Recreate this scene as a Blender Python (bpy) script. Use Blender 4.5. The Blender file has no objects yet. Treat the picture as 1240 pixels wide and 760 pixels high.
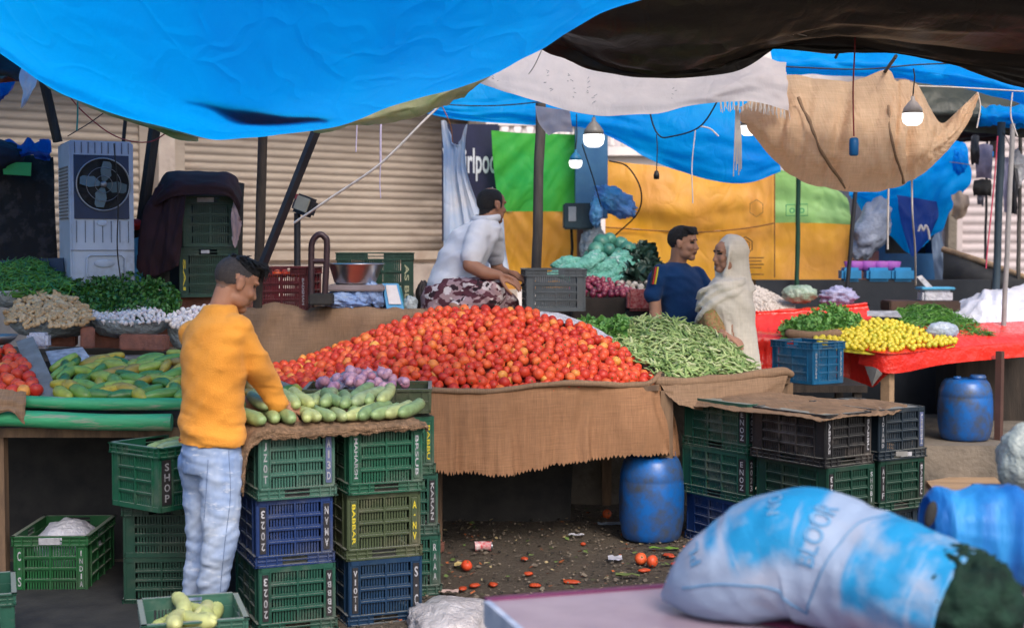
import bpy, bmesh, math, random
from mathutils import Vector, Matrix, Euler, noise
from math import radians, sin, cos, pi, sqrt, atan2
rng = random.Random(11)
scene = bpy.context.scene
COL = scene.collection
# ---------------------------------------------------------------- camera model (photo 1240x760)
FPX = 1722.0; PITCH = math.atan(80/FPX); CAMZ = 1.65
def P(px, py, Y):
    """world point seen at photo pixel (px,py), Y metres in front of the camera"""
    a = (px-620)/FPX; b = (380-py)/FPX
    fy = cos(PITCH)+b*sin(PITCH); fz = -sin(PITCH)+b*cos(PITCH)
    k = Y/fy
    return Vector((a*k, Y, CAMZ+fz*k))
def PZ(px, py, z=0.0):
    """world point at height z seen at photo pixel"""
    a = (px-620)/FPX; b = (380-py)/FPX
    fy = cos(PITCH)+b*sin(PITCH); fz = -sin(PITCH)+b*cos(PITCH)
    k = (z-CAMZ)/fz
    return Vector((a*k, fy*k, z))
def N3(v, s=1.0): return noise.noise(Vector(v)*s)
# ---------------------------------------------------------------- mesh builder
class MB:
    def __init__(s): s.v=[]; s.f=[]; s.m=[]; s.sm=[]
    def add(s, vs, fs, mat=0, smooth=False, M=None):
        o=len(s.v)
        s.v += [ (M @ Vector(v)) if M is not None else Vector(v) for v in vs]
        for f in fs:
            s.f.append([i+o for i in f]); s.m.append(mat); s.sm.append(smooth)
        return s
    def box(s, x0,x1,y0,y1,z0,z1, mat=0, M=None):
        vs=[(x0,y0,z0),(x1,y0,z0),(x1,y1,z0),(x0,y1,z0),(x0,y0,z1),(x1,y0,z1),(x1,y1,z1),(x0,y1,z1)]
        return s.add(vs,[(0,3,2,1),(4,5,6,7),(0,1,5,4),(1,2,6,5),(2,3,7,6),(3,0,4,7)],mat,False,M)
    def cbox(s, c, d, mat=0, M=None, bev=0.0):
        x,y,z=c; a,b,h=d[0]/2,d[1]/2,d[2]/2
        if not bev: return s.box(x-a,x+a,y-b,y+b,z-h,z+h,mat,M)
        bm=bmesh.new(); bmesh.ops.create_cube(bm,size=1)
        for v in bm.verts: v.co=Vector((x+v.co.x*2*a,y+v.co.y*2*b,z+v.co.z*2*h))
        bmesh.ops.bevel(bm,geom=bm.edges[:],offset=bev,segments=2,affect='EDGES')
        return s.bm(bm,mat,M)
    def bm(s,bm,mat=0,M=None,smooth=False):
        bm.verts.ensure_lookup_table(); bm.verts.index_update()
        s.add([v.co.copy() for v in bm.verts],[[v.index for v in f.verts] for f in bm.faces],mat,smooth,M); bm.free(); return s
    def tube(s, pts, rad, n=8, mat=0, cap=True, smooth=True, flat=1.0, M=None, roundcap=False):
        pts=[Vector(p) for p in pts]; L=len(pts)
        rads=list(rad) if hasattr(rad,'__len__') else [rad]*L
        if roundcap:
            d0=(pts[0]-pts[1]).normalized(); d1=(pts[-1]-pts[-2]).normalized()
            r0,r1=rads[0],rads[-1]
            pre=[pts[0]+d0*r0*sin(a) for a in (1.5,1.1,.6)]; pr=[r0*cos(a) for a in (1.5,1.1,.6)]
            post=[pts[-1]+d1*r1*sin(a) for a in (.6,1.1,1.5)]; po=[r1*cos(a) for a in (.6,1.1,1.5)]
            pts=pre+pts+post; rads=pr+rads+po; L=len(pts)
        vs=[]; up=None
        for i,p in enumerate(pts):
            t=(pts[min(i+1,L-1)]-pts[max(i-1,0)])
            t = t.normalized() if t.length>1e-9 else Vector((0,0,1))
            if up is None:
                up=Vector((0,0,1)) if abs(t.z)<.9 else Vector((0,1,0))
            b=t.cross(up)
            b=b.normalized() if b.length>1e-6 else Vector((1,0,0))
            up=b.cross(t).normalized()
            for k in range(n):
                a=2*pi*k/n
                vs.append(p+(b*cos(a)+up*sin(a)*flat)*rads[i])
        fs=[]
        for i in range(L-1):
            for k in range(n):
                fs.append((i*n+k,i*n+(k+1)%n,(i+1)*n+(k+1)%n,(i+1)*n+k))
        s.add(vs,fs,mat,smooth,M)
        if cap: s.add([vs[k] for k in range(n)]+[vs[(L-1)*n+k] for k in range(n)],[tuple(range(n-1,-1,-1)),tuple(range(n,2*n))],mat,False,M)
        return s
    def lathe(s, prof, n=24, c=(0,0,0), mat=0, smooth=True, M=None, wob=None):
        vs=[]; 
        for (r,z) in prof:
            for k in range(n):
                a=2*pi*k/n; rr=r*(wob(a,z) if wob else 1)
                vs.append((c[0]+rr*cos(a),c[1]+rr*sin(a),c[2]+z))
        fs=[]
        for i in range(len(prof)-1):
            for k in range(n):
                fs.append((i*n+k,i*n+(k+1)%n,(i+1)*n+(k+1)%n,(i+1)*n+k))
        if prof[0][0]>1e-4: fs.append(tuple(range(n-1,-1,-1)))
        if prof[-1][0]>1e-4: fs.append(tuple((len(prof)-1)*n+k for k in range(n)))
        return s.add(vs,fs,mat,smooth,M)
    def ell(s, c, r, nu=14, nv=9, mat=0, rot=None, wob=None, smooth=True):
        if not hasattr(r,'__len__'): r=(r,r,r)
        Rm=rot.to_matrix() if rot is not None else Matrix.Identity(3)
        vs=[]
        c=Vector(c)
        def pt(a,b):
            d=Vector((cos(b)*cos(a),cos(b)*sin(a),sin(b)))
            k=wob(d) if wob else 1
            return c+Rm@Vector((d.x*r[0]*k,d.y*r[1]*k,d.z*r[2]*k))
        vs.append(pt(0,-pi/2))
        for j in range(1,nv):
            for i in range(nu): vs.append(pt(2*pi*i/nu,-pi/2+pi*j/nv))
        vs.append(pt(0,pi/2)); top=len(vs)-1
        fs=[(0,1+(i+1)%nu,1+i) for i in range(nu)]
        for j in range(nv-2):
            for i in range(nu):
                a=1+j*nu+i; b=1+j*nu+(i+1)%nu
                fs.append((a,b,b+nu,a+nu))
        o=1+(nv-2)*nu
        fs+=[(o+i,o+(i+1)%nu,top) for i in range(nu)]
        return s.add(vs,fs,mat,smooth)
    def grid(s, rows, mat=0, smooth=True, closed=False):
        n=len(rows[0]); vs=[p for r in rows for p in r]; fs=[]
        for i in range(len(rows)-1):
            for k in range(n if closed else n-1):
                fs.append((i*n+k,i*n+(k+1)%n,(i+1)*n+(k+1)%n,(i+1)*n+k))
        return s.add(vs,fs,mat,smooth)
    def mesh(s, name, mats, off=None):
        me=bpy.data.meshes.new(name)
        vs=[tuple(v-off) for v in s.v] if off is not None else [tuple(v) for v in s.v]
        me.from_pydata(vs,[],s.f)
        me.polygons.foreach_set('material_index',s.m); me.polygons.foreach_set('use_smooth',s.sm)
        for m in (mats if isinstance(mats,(list,tuple)) else [mats]): me.materials.append(m)
        me.update(); return me
    def build(s, name, mats, parent=None, local=False, uv=False):
        """parent given and not local: vertices are world coordinates under an unrotated parent; top-level: origin to the base"""
        if parent is not None:
            off=None if local else WL[parent.name]
        else:
            xs=[v.x for v in s.v]; ys=[v.y for v in s.v]; zs=[v.z for v in s.v]
            off=Vector(((min(xs)+max(xs))/2,(min(ys)+max(ys))/2,min(zs)))
        o=bpy.data.objects.new(name,s.mesh(name,mats,off)); COL.objects.link(o)
        if parent is not None:
            o.parent=parent; WL[o.name]=WL[parent.name] if not local else Vector((0,0,0))
            if not local: pass
        else:
            o.location=off; WL[o.name]=off
        return o
WL={}
def tag(o, label, cat, group=None, kind=None):
    if label: o['label']=label
    if cat: o['category']=cat
    if group: o['group']=group
    if kind: o['kind']=kind
    return o
def thing(name, label, cat, loc=(0,0,0), rz=0.0, group=None):
    o=bpy.data.objects.new(name,None); COL.objects.link(o); o.empty_display_size=.1
    o.location=loc; o.rotation_euler=(0,0,rz); WL[o.name]=Vector(loc)
    return tag(o,label,cat,group)
def copy_mesh_obj(o, loc, rot=(0,0,0), sc=1.0, label=None):
    c=o.copy(); COL.objects.link(c); c.location=loc; c.rotation_euler=rot
    c.scale=(sc,sc,sc) if not hasattr(sc,'__len__') else sc
    if label: c['label']=label
    return c
def cat1(p0,p1,p2,p3,t):
    return 0.5*((2*p1)+(p2-p0)*t+(2*p0-5*p1+4*p2-p3)*t*t+(3*p1-p0-3*p2+p3)*t*t*t)
def spline(pts, n):
    pts=[Vector(p) for p in pts]; L=len(pts)-1; out=[]
    for i in range(n+1):
        u=i/n*L; k=min(int(u),L-1); t=u-k
        p1=pts[k]; p2=pts[k+1]
        p0=pts[k-1] if k>0 else p1*2-p2
        p3=pts[k+2] if k+2<=L else p2*2-p1
        out.append(cat1(p0,p1,p2,p3,t))
    return out
def sheet_rows(rows, nu, nv, px=True, fold=None):
    """smooth cloth through a grid of control points; fold(u,v) = displacement along the normal in metres"""
    R=[spline([P(*q) if px else q for q in r],nu) for r in rows]
    cols=[spline([r[i] for r in R],nv) for i in range(nu+1)]
    G=[[cols[i][j] for i in range(nu+1)] for j in range(nv+1)]
    if fold:
        out=[]
        for j in range(nv+1):
            row=[]
            for i in range(nu+1):
                du=G[j][min(i+1,nu)]-G[j][max(i-1,0)]; dv=G[min(j+1,nv)][i]-G[max(j-1,0)][i]
                n=du.cross(dv)
                n=n.normalized() if n.length>1e-9 else Vector((0,-1,0))
                row.append(G[j][i]+n*fold(i/nu,j/nv))
            out.append(row)
        G=out
    return G
def sheet(name, rows, mat, label, cat, nu=40, nv=24, fold=None, parent=None, px=True, group=None, thick=0.0, edge=None):
    G=sheet_rows(rows,nu,nv,px,fold)
    if edge: G=edge(G)
    mb=MB().grid(G)
    o=mb.build(name,mat,parent)
    if parent is None: tag(o,label,cat,group)
    elif label: o['label']=label
    if thick:
        m=o.modifiers.new('thickness','SOLIDIFY'); m.thickness=thick; m.offset=0
    return o
def wrinkle(amp, su, sv, seed=0.0, o2=0.45):
    def f(u,v):
        a=noise.noise(Vector((u*su,v*sv,seed))); b=noise.noise(Vector((u*su*2.7+5,v*sv*2.7,seed+3)))
        return amp*(a+o2*b)
    return f
def sag(a,b,d,n=14):
    a=Vector(a); b=Vector(b)
    return [a.lerp(b,i/n)-Vector((0,0,d*4*(i/n)*(1-i/n))) for i in range(n+1)]
# ---------------------------------------------------------------- materials
def lin(c):
    if isinstance(c,str):
        c=c.lstrip('#'); c=[int(c[i:i+2],16)/255 for i in (0,2,4)]
        return tuple((x/12.92 if x<=.04045 else ((x+.055)/1.055)**2.4) for x in c)
    return tuple(c)
def nt_new(name):
    m=bpy.data.materials.new(name); m.use_nodes=True; nt=m.node_tree; nt.nodes.clear()
    out=nt.nodes.new('ShaderNodeOutputMaterial'); return m,nt,out
def nd(nt,typ,**kw):
    n=nt.nodes.new(typ)
    for k,v in kw.items():
        if k.startswith('i_'):
            key=k[2:]; key=int(key) if key.isdigit() else key.replace('_',' ')
            n.inputs[key].default_value=v
        else: setattr(n,k,v)
    return n
def rgba(c): return (*lin(c),1.0)
def coords(nt, kind='Object', scale=(1,1,1), rot=(0,0,0)):
    t=nd(nt,'ShaderNodeTexCoord'); mp=nd(nt,'ShaderNodeMapping'); mp.inputs['Scale'].default_value=scale; mp.inputs['Rotation'].default_value=rot
    nt.links.new(t.outputs[kind],mp.inputs['Vector']); return mp.outputs['Vector']
def noise_fac(nt, vec, scale=8, detail=4, rough=.6, lo=.35, hi=.65):
    n=nd(nt,'ShaderNodeTexNoise'); n.inputs['Scale'].default_value=scale; n.inputs['Detail'].default_value=detail; n.inputs['Roughness'].default_value=rough
    if vec is not None: nt.links.new(vec,n.inputs['Vector'])
    r=nd(nt,'ShaderNodeMapRange'); r.inputs[1].default_value=lo; r.inputs[2].default_value=hi
    nt.links.new(n.outputs['Fac'],r.inputs[0]); return r.outputs[0]
def mixc(nt, fac, a, b, mode='MIX'):
    m=nd(nt,'ShaderNodeMix',data_type='RGBA',blend_type=mode)
    for sock,val in ((0,fac),(6,a),(7,b)):
        if isinstance(val,bpy.types.NodeSocket): nt.links.new(val,m.inputs[sock])
        elif sock==0: m.inputs[0].default_value=val
        else: m.inputs[sock].default_value=rgba(val)
    return m.outputs[2]
def finish(nt,out,color,rough=.6,metal=0,spec=.4,trans=0.0,bump=None,tcol=None,coat=0,alpha=None,sheen=0,sss=0):
    b=nd(nt,'ShaderNodeBsdfPrincipled')
    b.inputs['Roughness'].default_value=rough if not isinstance(rough,bpy.types.NodeSocket) else .5
    if isinstance(rough,bpy.types.NodeSocket): nt.links.new(rough,b.inputs['Roughness'])
    b.inputs['Metallic'].default_value=metal; b.inputs['Specular IOR Level'].default_value=spec
    b.inputs['Coat Weight'].default_value=coat
    if sheen: b.inputs['Sheen Weight'].default_value=sheen
    if sss: b.inputs['Subsurface Weight'].default_value=sss; b.inputs['Subsurface Radius'].default_value=(.012,.005,.003); b.inputs['Subsurface Scale'].default_value=1
    if isinstance(color,bpy.types.NodeSocket): nt.links.new(color,b.inputs['Base Color'])
    else: b.inputs['Base Color'].default_value=rgba(color)
    last=b.outputs[0]
    if bump:
        fac,st,dist=bump
        bp=nd(nt,'ShaderNodeBump'); bp.inputs['Strength'].default_value=st; bp.inputs['Distance'].default_value=dist
        nt.links.new(fac,bp.inputs['Height']); nt.links.new(bp.outputs[0],b.inputs['Normal'])
    if trans:
        t=nd(nt,'ShaderNodeBsdfTranslucent')
        c=tcol if tcol is not None else color
        if isinstance(c,bpy.types.NodeSocket): nt.links.new(c,t.inputs[0])
        else: t.inputs[0].default_value=rgba(c)
        if bump: nt.links.new(bp.outputs[0],t.inputs['Normal'])
        mx=nd(nt,'ShaderNodeMixShader'); mx.inputs[0].default_value=trans
        nt.links.new(last,mx.inputs[1]); nt.links.new(t.outputs[0],mx.inputs[2]); last=mx.outputs[0]
    if alpha is not None:
        tr=nd(nt,'ShaderNodeBsdfTransparent'); mx=nd(nt,'ShaderNodeMixShader')
        if isinstance(alpha,bpy.types.NodeSocket): nt.links.new(alpha,mx.inputs[0])
        else: mx.inputs[0].default_value=alpha
        nt.links.new(tr.outputs[0],mx.inputs[1]); nt.links.new(last,mx.inputs[2]); last=mx.outputs[0]
    nt.links.new(last,out.inputs[0])
def simple(name,col,col2=None,rough=.6,scale=6,bump=.15,bscale=60,bdist=.004,metal=0,spec=.35,trans=0,stretch=(1,1,1),lo=.35,hi=.65,coat=0,dirt=None,dscale=3,dlo=.5,dhi=.72,alpha=None,sheen=0,tcol=None,sss=0,kind='Object'):
    m,nt,out=nt_new(name)
    v=coords(nt,kind,stretch)
    c=mixc(nt,noise_fac(nt,v,scale,4,.6,lo,hi),col,col2 if col2 is not None else tuple(x*.72 for x in lin(col)))
    if dirt: c=mixc(nt,noise_fac(nt,v,dscale,6,.7,dlo,dhi),c,dirt)
    bp=(noise_fac(nt,v,bscale,3,.6,.3,.7),bump,bdist) if bump else None
    finish(nt,out,c,rough,metal,spec,trans,bp,coat=coat,alpha=alpha,sheen=sheen,tcol=tcol,sss=sss)
    return m
def perobj(name,stops,rough=.35,spec=.5,coat=0.0,island=False,spots=None,sss=0,mott=.25,bump=.05,bscale=60):
    """colour picked per object (or per piece of a heap) from a ramp of real fruit colours"""
    m,nt,out=nt_new(name)
    if island: s=nd(nt,'ShaderNodeNewGeometry').outputs['Random Per Island']
    else: s=nd(nt,'ShaderNodeObjectInfo').outputs['Random']
    r=nd(nt,'ShaderNodeValToRGB'); r.color_ramp.interpolation='LINEAR'
    e=r.color_ramp.elements
    while len(e)<len(stops): e.new(.5)
    for i,(p,c) in enumerate(stops): e[i].position=p; e[i].color=rgba(c)
    nt.links.new(s,r.inputs[0]); c=r.outputs[0]
    v=coords(nt,'Object')
    if mott:
        hs=nd(nt,'ShaderNodeMix',data_type='RGBA',blend_type='MULTIPLY'); hs.inputs[0].default_value=mott
        nt.links.new(c,hs.inputs[6])
        n=nd(nt,'ShaderNodeTexNoise'); n.inputs['Scale'].default_value=30; nt.links.new(v,n.inputs['Vector'])
        cr=nd(nt,'ShaderNodeValToRGB'); cr.color_ramp.elements[0].position=.35; cr.color_ramp.elements[1].position=.65; cr.color_ramp.elements[0].color=(.45,.4,.4,1)
        nt.links.new(n.outputs['Fac'],cr.inputs[0]); nt.links.new(cr.outputs[0],hs.inputs[7]); c=hs.outputs[2]
    if spots: c=mixc(nt,noise_fac(nt,v,spots[1],2,.5,spots[2],spots[2]+.12),c,spots[0])
    finish(nt,out,c,rough,0,spec,0,(noise_fac(nt,v,bscale,2,.5,.2,.8),bump,.003) if bump else None,coat=coat,sss=sss)
    return m
# ---------------------------------------------------------------- lettering
_TXT={}
def text_mesh(txt):
    if txt in _TXT: return _TXT[txt]
    cu=bpy.data.curves.new('lettering','FONT'); cu.body=txt; cu.size=1.0; cu.align_x='CENTER'; cu.resolution_u=3; cu.offset=0.018
    ob=bpy.data.objects.new('lettering',cu); COL.objects.link(ob)
    dg=bpy.context.evaluated_depsgraph_get(); ev=ob.evaluated_get(dg); me=ev.to_mesh()
    vs=[v.co.copy() for v in me.vertices]; fs=[list(p.vertices) for p in me.polygons]
    ev.to_mesh_clear(); bpy.data.objects.remove(ob); bpy.data.curves.remove(cu)
    _TXT[txt]=(vs,fs); return vs,fs
def put_text(mb, txt, M, mat=1):
    """letters in the local XY plane of M"""
    vs,fs=text_mesh(txt); mb.add(vs,fs,mat,False,M)
def stacked(mb, txt, w, h, mat, M, flip=False, rot90=False):
    """column of upright letters filling w x h centred on M's origin (local X right, Y up); flip = upside down; rot90 = running text turned on its side"""
    if flip: M = M @ Matrix.Rotation(pi,4,'Z')
    if rot90:
        vs,fs=text_mesh(txt); x0=min(v.x for v in vs); x1=max(v.x for v in vs); y0=min(v.y for v in vs); y1=max(v.y for v in vs)
        s=min(h/(x1-x0)*.95, 9); sy=w*.58/(y1-y0)
        T=M@Matrix.Rotation(-pi/2,4,'Z')@Matrix.Diagonal((s,sy,1,1))@Matrix.Translation((-(x0+x1)/2,-(y0+y1)/2,0))
        mb.add(vs,fs,mat,False,T); return
    n=len(txt); ch=h/n
    for i,c in enumerate(txt):
        if c==' ': continue
        vs,fs=text_mesh(c)
        if not vs: continue
        x0=min(v.x for v in vs); x1=max(v.x for v in vs); y0=min(v.y for v in vs); y1=max(v.y for v in vs)
        sy=min(ch*.74/max(y1-y0,.25),ch*1.0); sx=min(w*.62/max(x1-x0,.25),sy*1.15)
        T=M@Matrix.Translation((0,h/2-ch*(i+.5),0))@Matrix.Diagonal((sx,sy,1,1))@Matrix.Translation((-(x0+x1)/2,-(y0+y1)/2,0))
        mb.add(vs,fs,mat,False,T)
def frame(o, x, y):
    """matrix with origin o, X axis x, Y axis y"""
    x=Vector(x).normalized(); y=Vector(y); z=x.cross(y).normalized(); y=z.cross(x)
    return Matrix(((x.x,y.x,z.x,o[0]),(x.y,y.y,z.y,o[1]),(x.z,y.z,z.z,o[2]),(0,0,0,1)))
# ================================================================ MATERIALS
def weave(name,col,col2,trans=0.0,rough=.85,fine=260,stain=None,bump=.5,tcol=None,big=3.0):
    """woven cloth: two crossed fibre noises plus large uneven fading"""
    m,nt,out=nt_new(name)
    a=noise_fac(nt,coords(nt,'Object',(fine,6,12)),1,2,.6,.3,.7)
    b=noise_fac(nt,coords(nt,'Object',(7,7,fine)),1,2,.6,.3,.7)
    mx=nd(nt,'ShaderNodeMath',operation='ADD'); nt.links.new(a,mx.inputs[0]); nt.links.new(b,mx.inputs[1])
    hf=nd(nt,'ShaderNodeMath',operation='MULTIPLY'); nt.links.new(mx.outputs[0],hf.inputs[0]); hf.inputs[1].default_value=.5
    c=mixc(nt,hf.outputs[0],col2,col)
    f=noise_fac(nt,coords(nt,'Object',(1,1,1)),big,5,.65,.35,.7)
    dk=tuple(x*.62 for x in lin(col)); c=mixc(nt,f,c,mixc(nt,.55,c,dk))
    if stain: c=mixc(nt,noise_fac(nt,coords(nt,'Object'),1.8,6,.7,.56,.75),c,stain)
    finish(nt,out,c,rough,0,.15,trans,(hf.outputs[0],bump,.004),tcol=tcol)
    return m
def tarp(name,col,trans=.6,col2=None,rough=.45,tcol=None,tcol2=None,stretch=(1,1,1),scale=1.2,spec=.35,alpha=None):
    m,nt,out=nt_new(name)
    v=coords(nt,'Object',stretch)
    f=noise_fac(nt,v,scale,5,.6,.35,.68)
    c=mixc(nt,f,col,col2 if col2 is not None else tuple(x*.75 for x in lin(col)))
    tc=mixc(nt,f,tcol,tcol2 if tcol2 is not None else tuple(x*.8 for x in lin(tcol))) if tcol is not None else c
    # crumpled sheet: crease network over the weave
    vo=nd(nt,'ShaderNodeTexVoronoi',feature='DISTANCE_TO_EDGE'); vo.inputs['Scale'].default_value=3.2; nz=nd(nt,'ShaderNodeTexNoise'); nz.inputs['Scale'].default_value=2.5
    o_=coords(nt,'Object',(1,.7,.7)); nt.links.new(o_,nz.inputs['Vector']); va=nd(nt,'ShaderNodeVectorMath',operation='MULTIPLY_ADD'); nt.links.new(nz.outputs['Color'],va.inputs[0]); va.inputs[1].default_value=(.9,.9,.9); nt.links.new(o_,va.inputs[2]); nt.links.new(va.outputs[0],vo.inputs['Vector'])
    cr=nd(nt,'ShaderNodeMapRange'); cr.inputs[1].default_value=0; cr.inputs[2].default_value=.16; nt.links.new(vo.outputs['Distance'],cr.inputs[0])
    wk=noise_fac(nt,coords(nt,'Object',(1,.5,.5)),9,5,.7,.25,.75)
    ad=nd(nt,'ShaderNodeMath',operation='ADD'); nt.links.new(cr.outputs[0],ad.inputs[0]); nt.links.new(wk,ad.inputs[1])
    finish(nt,out,c,rough,0,spec,trans,(ad.outputs[0],.22,.016),tcol=tc,alpha=alpha)
    return m
BURLAP=weave('burlap',(.37,.195,.105),(.19,.098,.054),stain=(.15,.088,.05),trans=.0)
BURLAP_D=weave('burlap_worn',(.30,.19,.12),(.14,.09,.06),stain=(.10,.07,.05))
BURLAP_H=weave('burlap_hung',(.80,.58,.40),(.46,.31,.19),trans=.45,tcol=(.92,.64,.40),big=6.0,fine=110,bump=1.0,stain=(.40,.27,.17))
BURLAP_F=simple('burlap_fluff',(.33,.20,.12),(.16,.10,.06),rough=.95,scale=40,bump=.8,bscale=160,bdist=.01)
T_BLUE=tarp('blue_tarpaulin',(.002,.33,.94),.78,(.002,.27,.88),tcol=(.0,.43,.99),tcol2=(.0,.35,.96),scale=.9,stretch=(1,.4,.4))
T_BLUE2=tarp('blue_tarpaulin_far',(.001,.38,.95),.55,(.001,.26,.86),tcol=(.0,.50,.99),tcol2=(.0,.32,.92),spec=.12)
T_BLUE3=tarp('dark_blue_tarpaulin',(.006,.065,.36),.35,(.004,.035,.22),tcol=(.0,.09,.46))
T_BLACK=tarp('black_tarpaulin',(.010,.009,.009),.04,(.030,.024,.020),rough=.42,stretch=(.35,3.5,3.5),scale=2.6)
T_BLACKS=None
T_ORANGE=tarp('orange_tarpaulin',(.95,.47,.035),.45,(.92,.40,.13),tcol=(1.0,.54,.06),scale=1.4)
T_GREEN=tarp('green_tarpaulin',(.04,.46,.10),.45,(.12,.54,.04),tcol=(.06,.70,.09),scale=1.6)
T_LGREEN=tarp('pale_green_tarpaulin',(.38,.64,.26),.45,(.28,.58,.14),tcol=(.45,.82,.30))
T_OLIVE=tarp('olive_tarpaulin',(.40,.36,.22),.45,(.20,.26,.10),tcol=(.66,.58,.34),tcol2=(.30,.40,.14),scale=5)
T_OLIVE_D=tarp('dark_olive_tarpaulin',(.055,.06,.045),.15,(.03,.035,.03),scale=4)
WHITE_CLOTH=tarp('white_sacking',(.72,.68,.70),.5,(.60,.58,.62),rough=.8,tcol=(.85,.78,.80),scale=3,spec=.15)
PALE_CLOTH=tarp('pale_cloth',(.62,.62,.68),.3,(.34,.48,.72),rough=.8,scale=2.2,spec=.15)
MAROON=simple('maroon_cloth',(.024,.006,.010),(.013,.004,.007),rough=.85,scale=5,bump=.3,bscale=120)
DARKCLOTH=simple('dark_carpet',(.012,.010,.011),(.035,.028,.028),rough=.95,scale=9,lo=.5,hi=.6,bump=.4)
RED_PLASTIC=simple('red_plastic_sheet',(.80,.035,.022),(.64,.022,.016),rough=.22,spec=.6,scale=3,bump=.35,bscale=14,bdist=.02,trans=.0)
def plastic(name,col,dirt=(.16,.15,.12),amt=.74,rough=.45):
    m,nt,out=nt_new(name); v=coords(nt,'Object'); col=tuple(x*.72 for x in col)
    c=mixc(nt,noise_fac(nt,v,4,4,.6,.35,.65),col,tuple(x*.7 for x in lin(col)))
    c=mixc(nt,noise_fac(nt,v,5,6,.7,.5,amt),c,dirt)
    g=nd(nt,'ShaderNodeNewGeometry'); sp=nd(nt,'ShaderNodeSeparateXYZ'); nt.links.new(g.outputs['Normal'],sp.inputs[0])
    mr=nd(nt,'ShaderNodeMapRange'); mr.inputs[1].default_value=.5; mr.inputs[2].default_value=.95; mr.inputs[4].default_value=.62; nt.links.new(sp.outputs[2],mr.inputs[0])
    c=mixc(nt,mr.outputs[0],c,(.30,.30,.27))          # dust settled on the ledges
    finish(nt,out,c,rough,0,.4,0,(noise_fac(nt,v,70,3,.6,.3,.7),.12,.004)); return m
CR_GREEN=plastic('green_crate_plastic',(.016,.105,.073),dirt=(.10,.115,.10),amt=.78)
CR_GREEN2=plastic('bright_green_crate_plastic',(.014,.125,.070),dirt=(.11,.14,.11),amt=.82)
CR_LGREEN=plastic('faded_green_crate_plastic',(.05,.165,.125),dirt=(.16,.19,.16),amt=.9)
CR_DGREEN=plastic('dark_green_crate_plastic',(.010,.06,.04),dirt=(.06,.07,.055),amt=.85)
CR_BLUE=plastic('blue_crate_plastic',(.012,.045,.19),dirt=(.08,.09,.13),amt=.8)
CR_NAVY=plastic('navy_crate_plastic',(.007,.045,.12),dirt=(.03,.06,.09),amt=.9)
CR_OLIVE=plastic('olive_crate_plastic',(.075,.105,.05),dirt=(.15,.13,.09),amt=.85)
CR_BLACK=plastic('black_crate_plastic',(.022,.022,.026),dirt=(.13,.11,.10),amt=.78)
CR_SLATE=plastic('slate_crate_plastic',(.02,.035,.055),dirt=(.09,.09,.09),amt=.85)
CR_GREY=plastic('grey_crate_plastic',(.12,.145,.17),dirt=(.08,.08,.08),amt=.9)
CR_RED=plastic('maroon_crate_plastic',(.14,.010,.018),dirt=(.12,.05,.05),amt=.95)
CR_SKY=plastic('sky_blue_crate_plastic',(.012,.19,.42),dirt=(.20,.22,.22),amt=.92)
CR_EMER=plastic('emerald_crate_plastic',(.015,.13,.040),dirt=(.06,.09,.06),amt=.85)
WHITE_P=simple('white_lettering',(.42,.42,.46),(.20,.20,.22),rough=.6,bump=0,scale=20)
YELLOW_P=simple('yellow_lettering',(.62,.50,.03),(.45,.36,.03),rough=.6,bump=0,scale=20)
BLACK_P=simple('black_panel_paint',(.014,.013,.018),(.03,.028,.03),rough=.6,bump=.1)
PURPLE_P=simple('violet_panel_paint',(.11,.13,.26),(.07,.09,.17),rough=.6,bump=.1)
BARREL=simple('blue_barrel_plastic',(.005,.115,.42),(.004,.085,.34),rough=.35,spec=.5,scale=3,bump=.08,dirt=(.055,.062,.070),dscale=6,dlo=.42,dhi=.66)
WOODP=simple('old_wood',(.20,.125,.075),(.10,.065,.045),rough=.85,stretch=(3,3,.5),scale=6,bump=.4,bscale=30)
WOOD_D=simple('dark_wood_post',(.045,.034,.028),(.022,.018,.016),rough=.85,stretch=(4,4,.4),scale=6,bump=.5,bscale=30)
WOOD_L=simple('pale_wood_plank',(.42,.28,.17),(.27,.18,.11),rough=.85,stretch=(.6,5,5),scale=4,bump=.3,bscale=20)
STEEL_D=simple('dark_painted_steel',(.016,.018,.026),(.03,.03,.035),rough=.5,metal=.3,bump=.1)
STEEL=simple('galvanised_steel',(.30,.31,.33),(.2,.2,.22),rough=.4,metal=.7,bump=.1)
STAINLESS=simple('stainless_steel',(.72,.73,.75),(.6,.6,.62),rough=.28,metal=1,bump=0,scale=3)
CONCRETE=simple('concrete',(.20,.17,.14),(.11,.095,.08),rough=.9,scale=3,bump=.5,bscale=25,bdist=.01,dirt=(.05,.05,.035),dscale=2,dlo=.55,dhi=.75)
BRICK=simple('brick_red',(.25,.10,.07),(.15,.065,.05),rough=.9,scale=14,bump=.6,bscale=50)
LDPE=simple('clear_bag_plastic',(.62,.70,.80),(.40,.52,.70),rough=.25,spec=.6,scale=6,bump=.5,bscale=22,bdist=.02,trans=.4)
BLUEBAG=simple('pale_blue_bag_plastic',(.36,.50,.80),(.22,.36,.72),rough=.3,spec=.6,scale=8,bump=.6,bscale=24,bdist=.02,trans=.35)
SKYBAG=simple('sky_blue_bag_plastic',(.10,.42,.72),(.25,.45,.85),rough=.3,spec=.6,scale=6,bump=.6,bscale=24,bdist=.02,trans=.4)
GREYBAG=simple('grey_white_bag_plastic',(.42,.47,.50),(.26,.32,.36),rough=.35,spec=.5,scale=8,bump=.6,bscale=24,bdist=.02,trans=.2)
WHITEBAG=simple('white_bag_plastic',(.68,.68,.76),(.52,.52,.62),rough=.35,spec=.5,scale=6,bump=.5,bscale=20,bdist=.02,trans=.25)
BLACKSTUFF=simple('black_surface',(.017,.017,.019),(.034,.033,.032),rough=.8,bump=.2)
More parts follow.
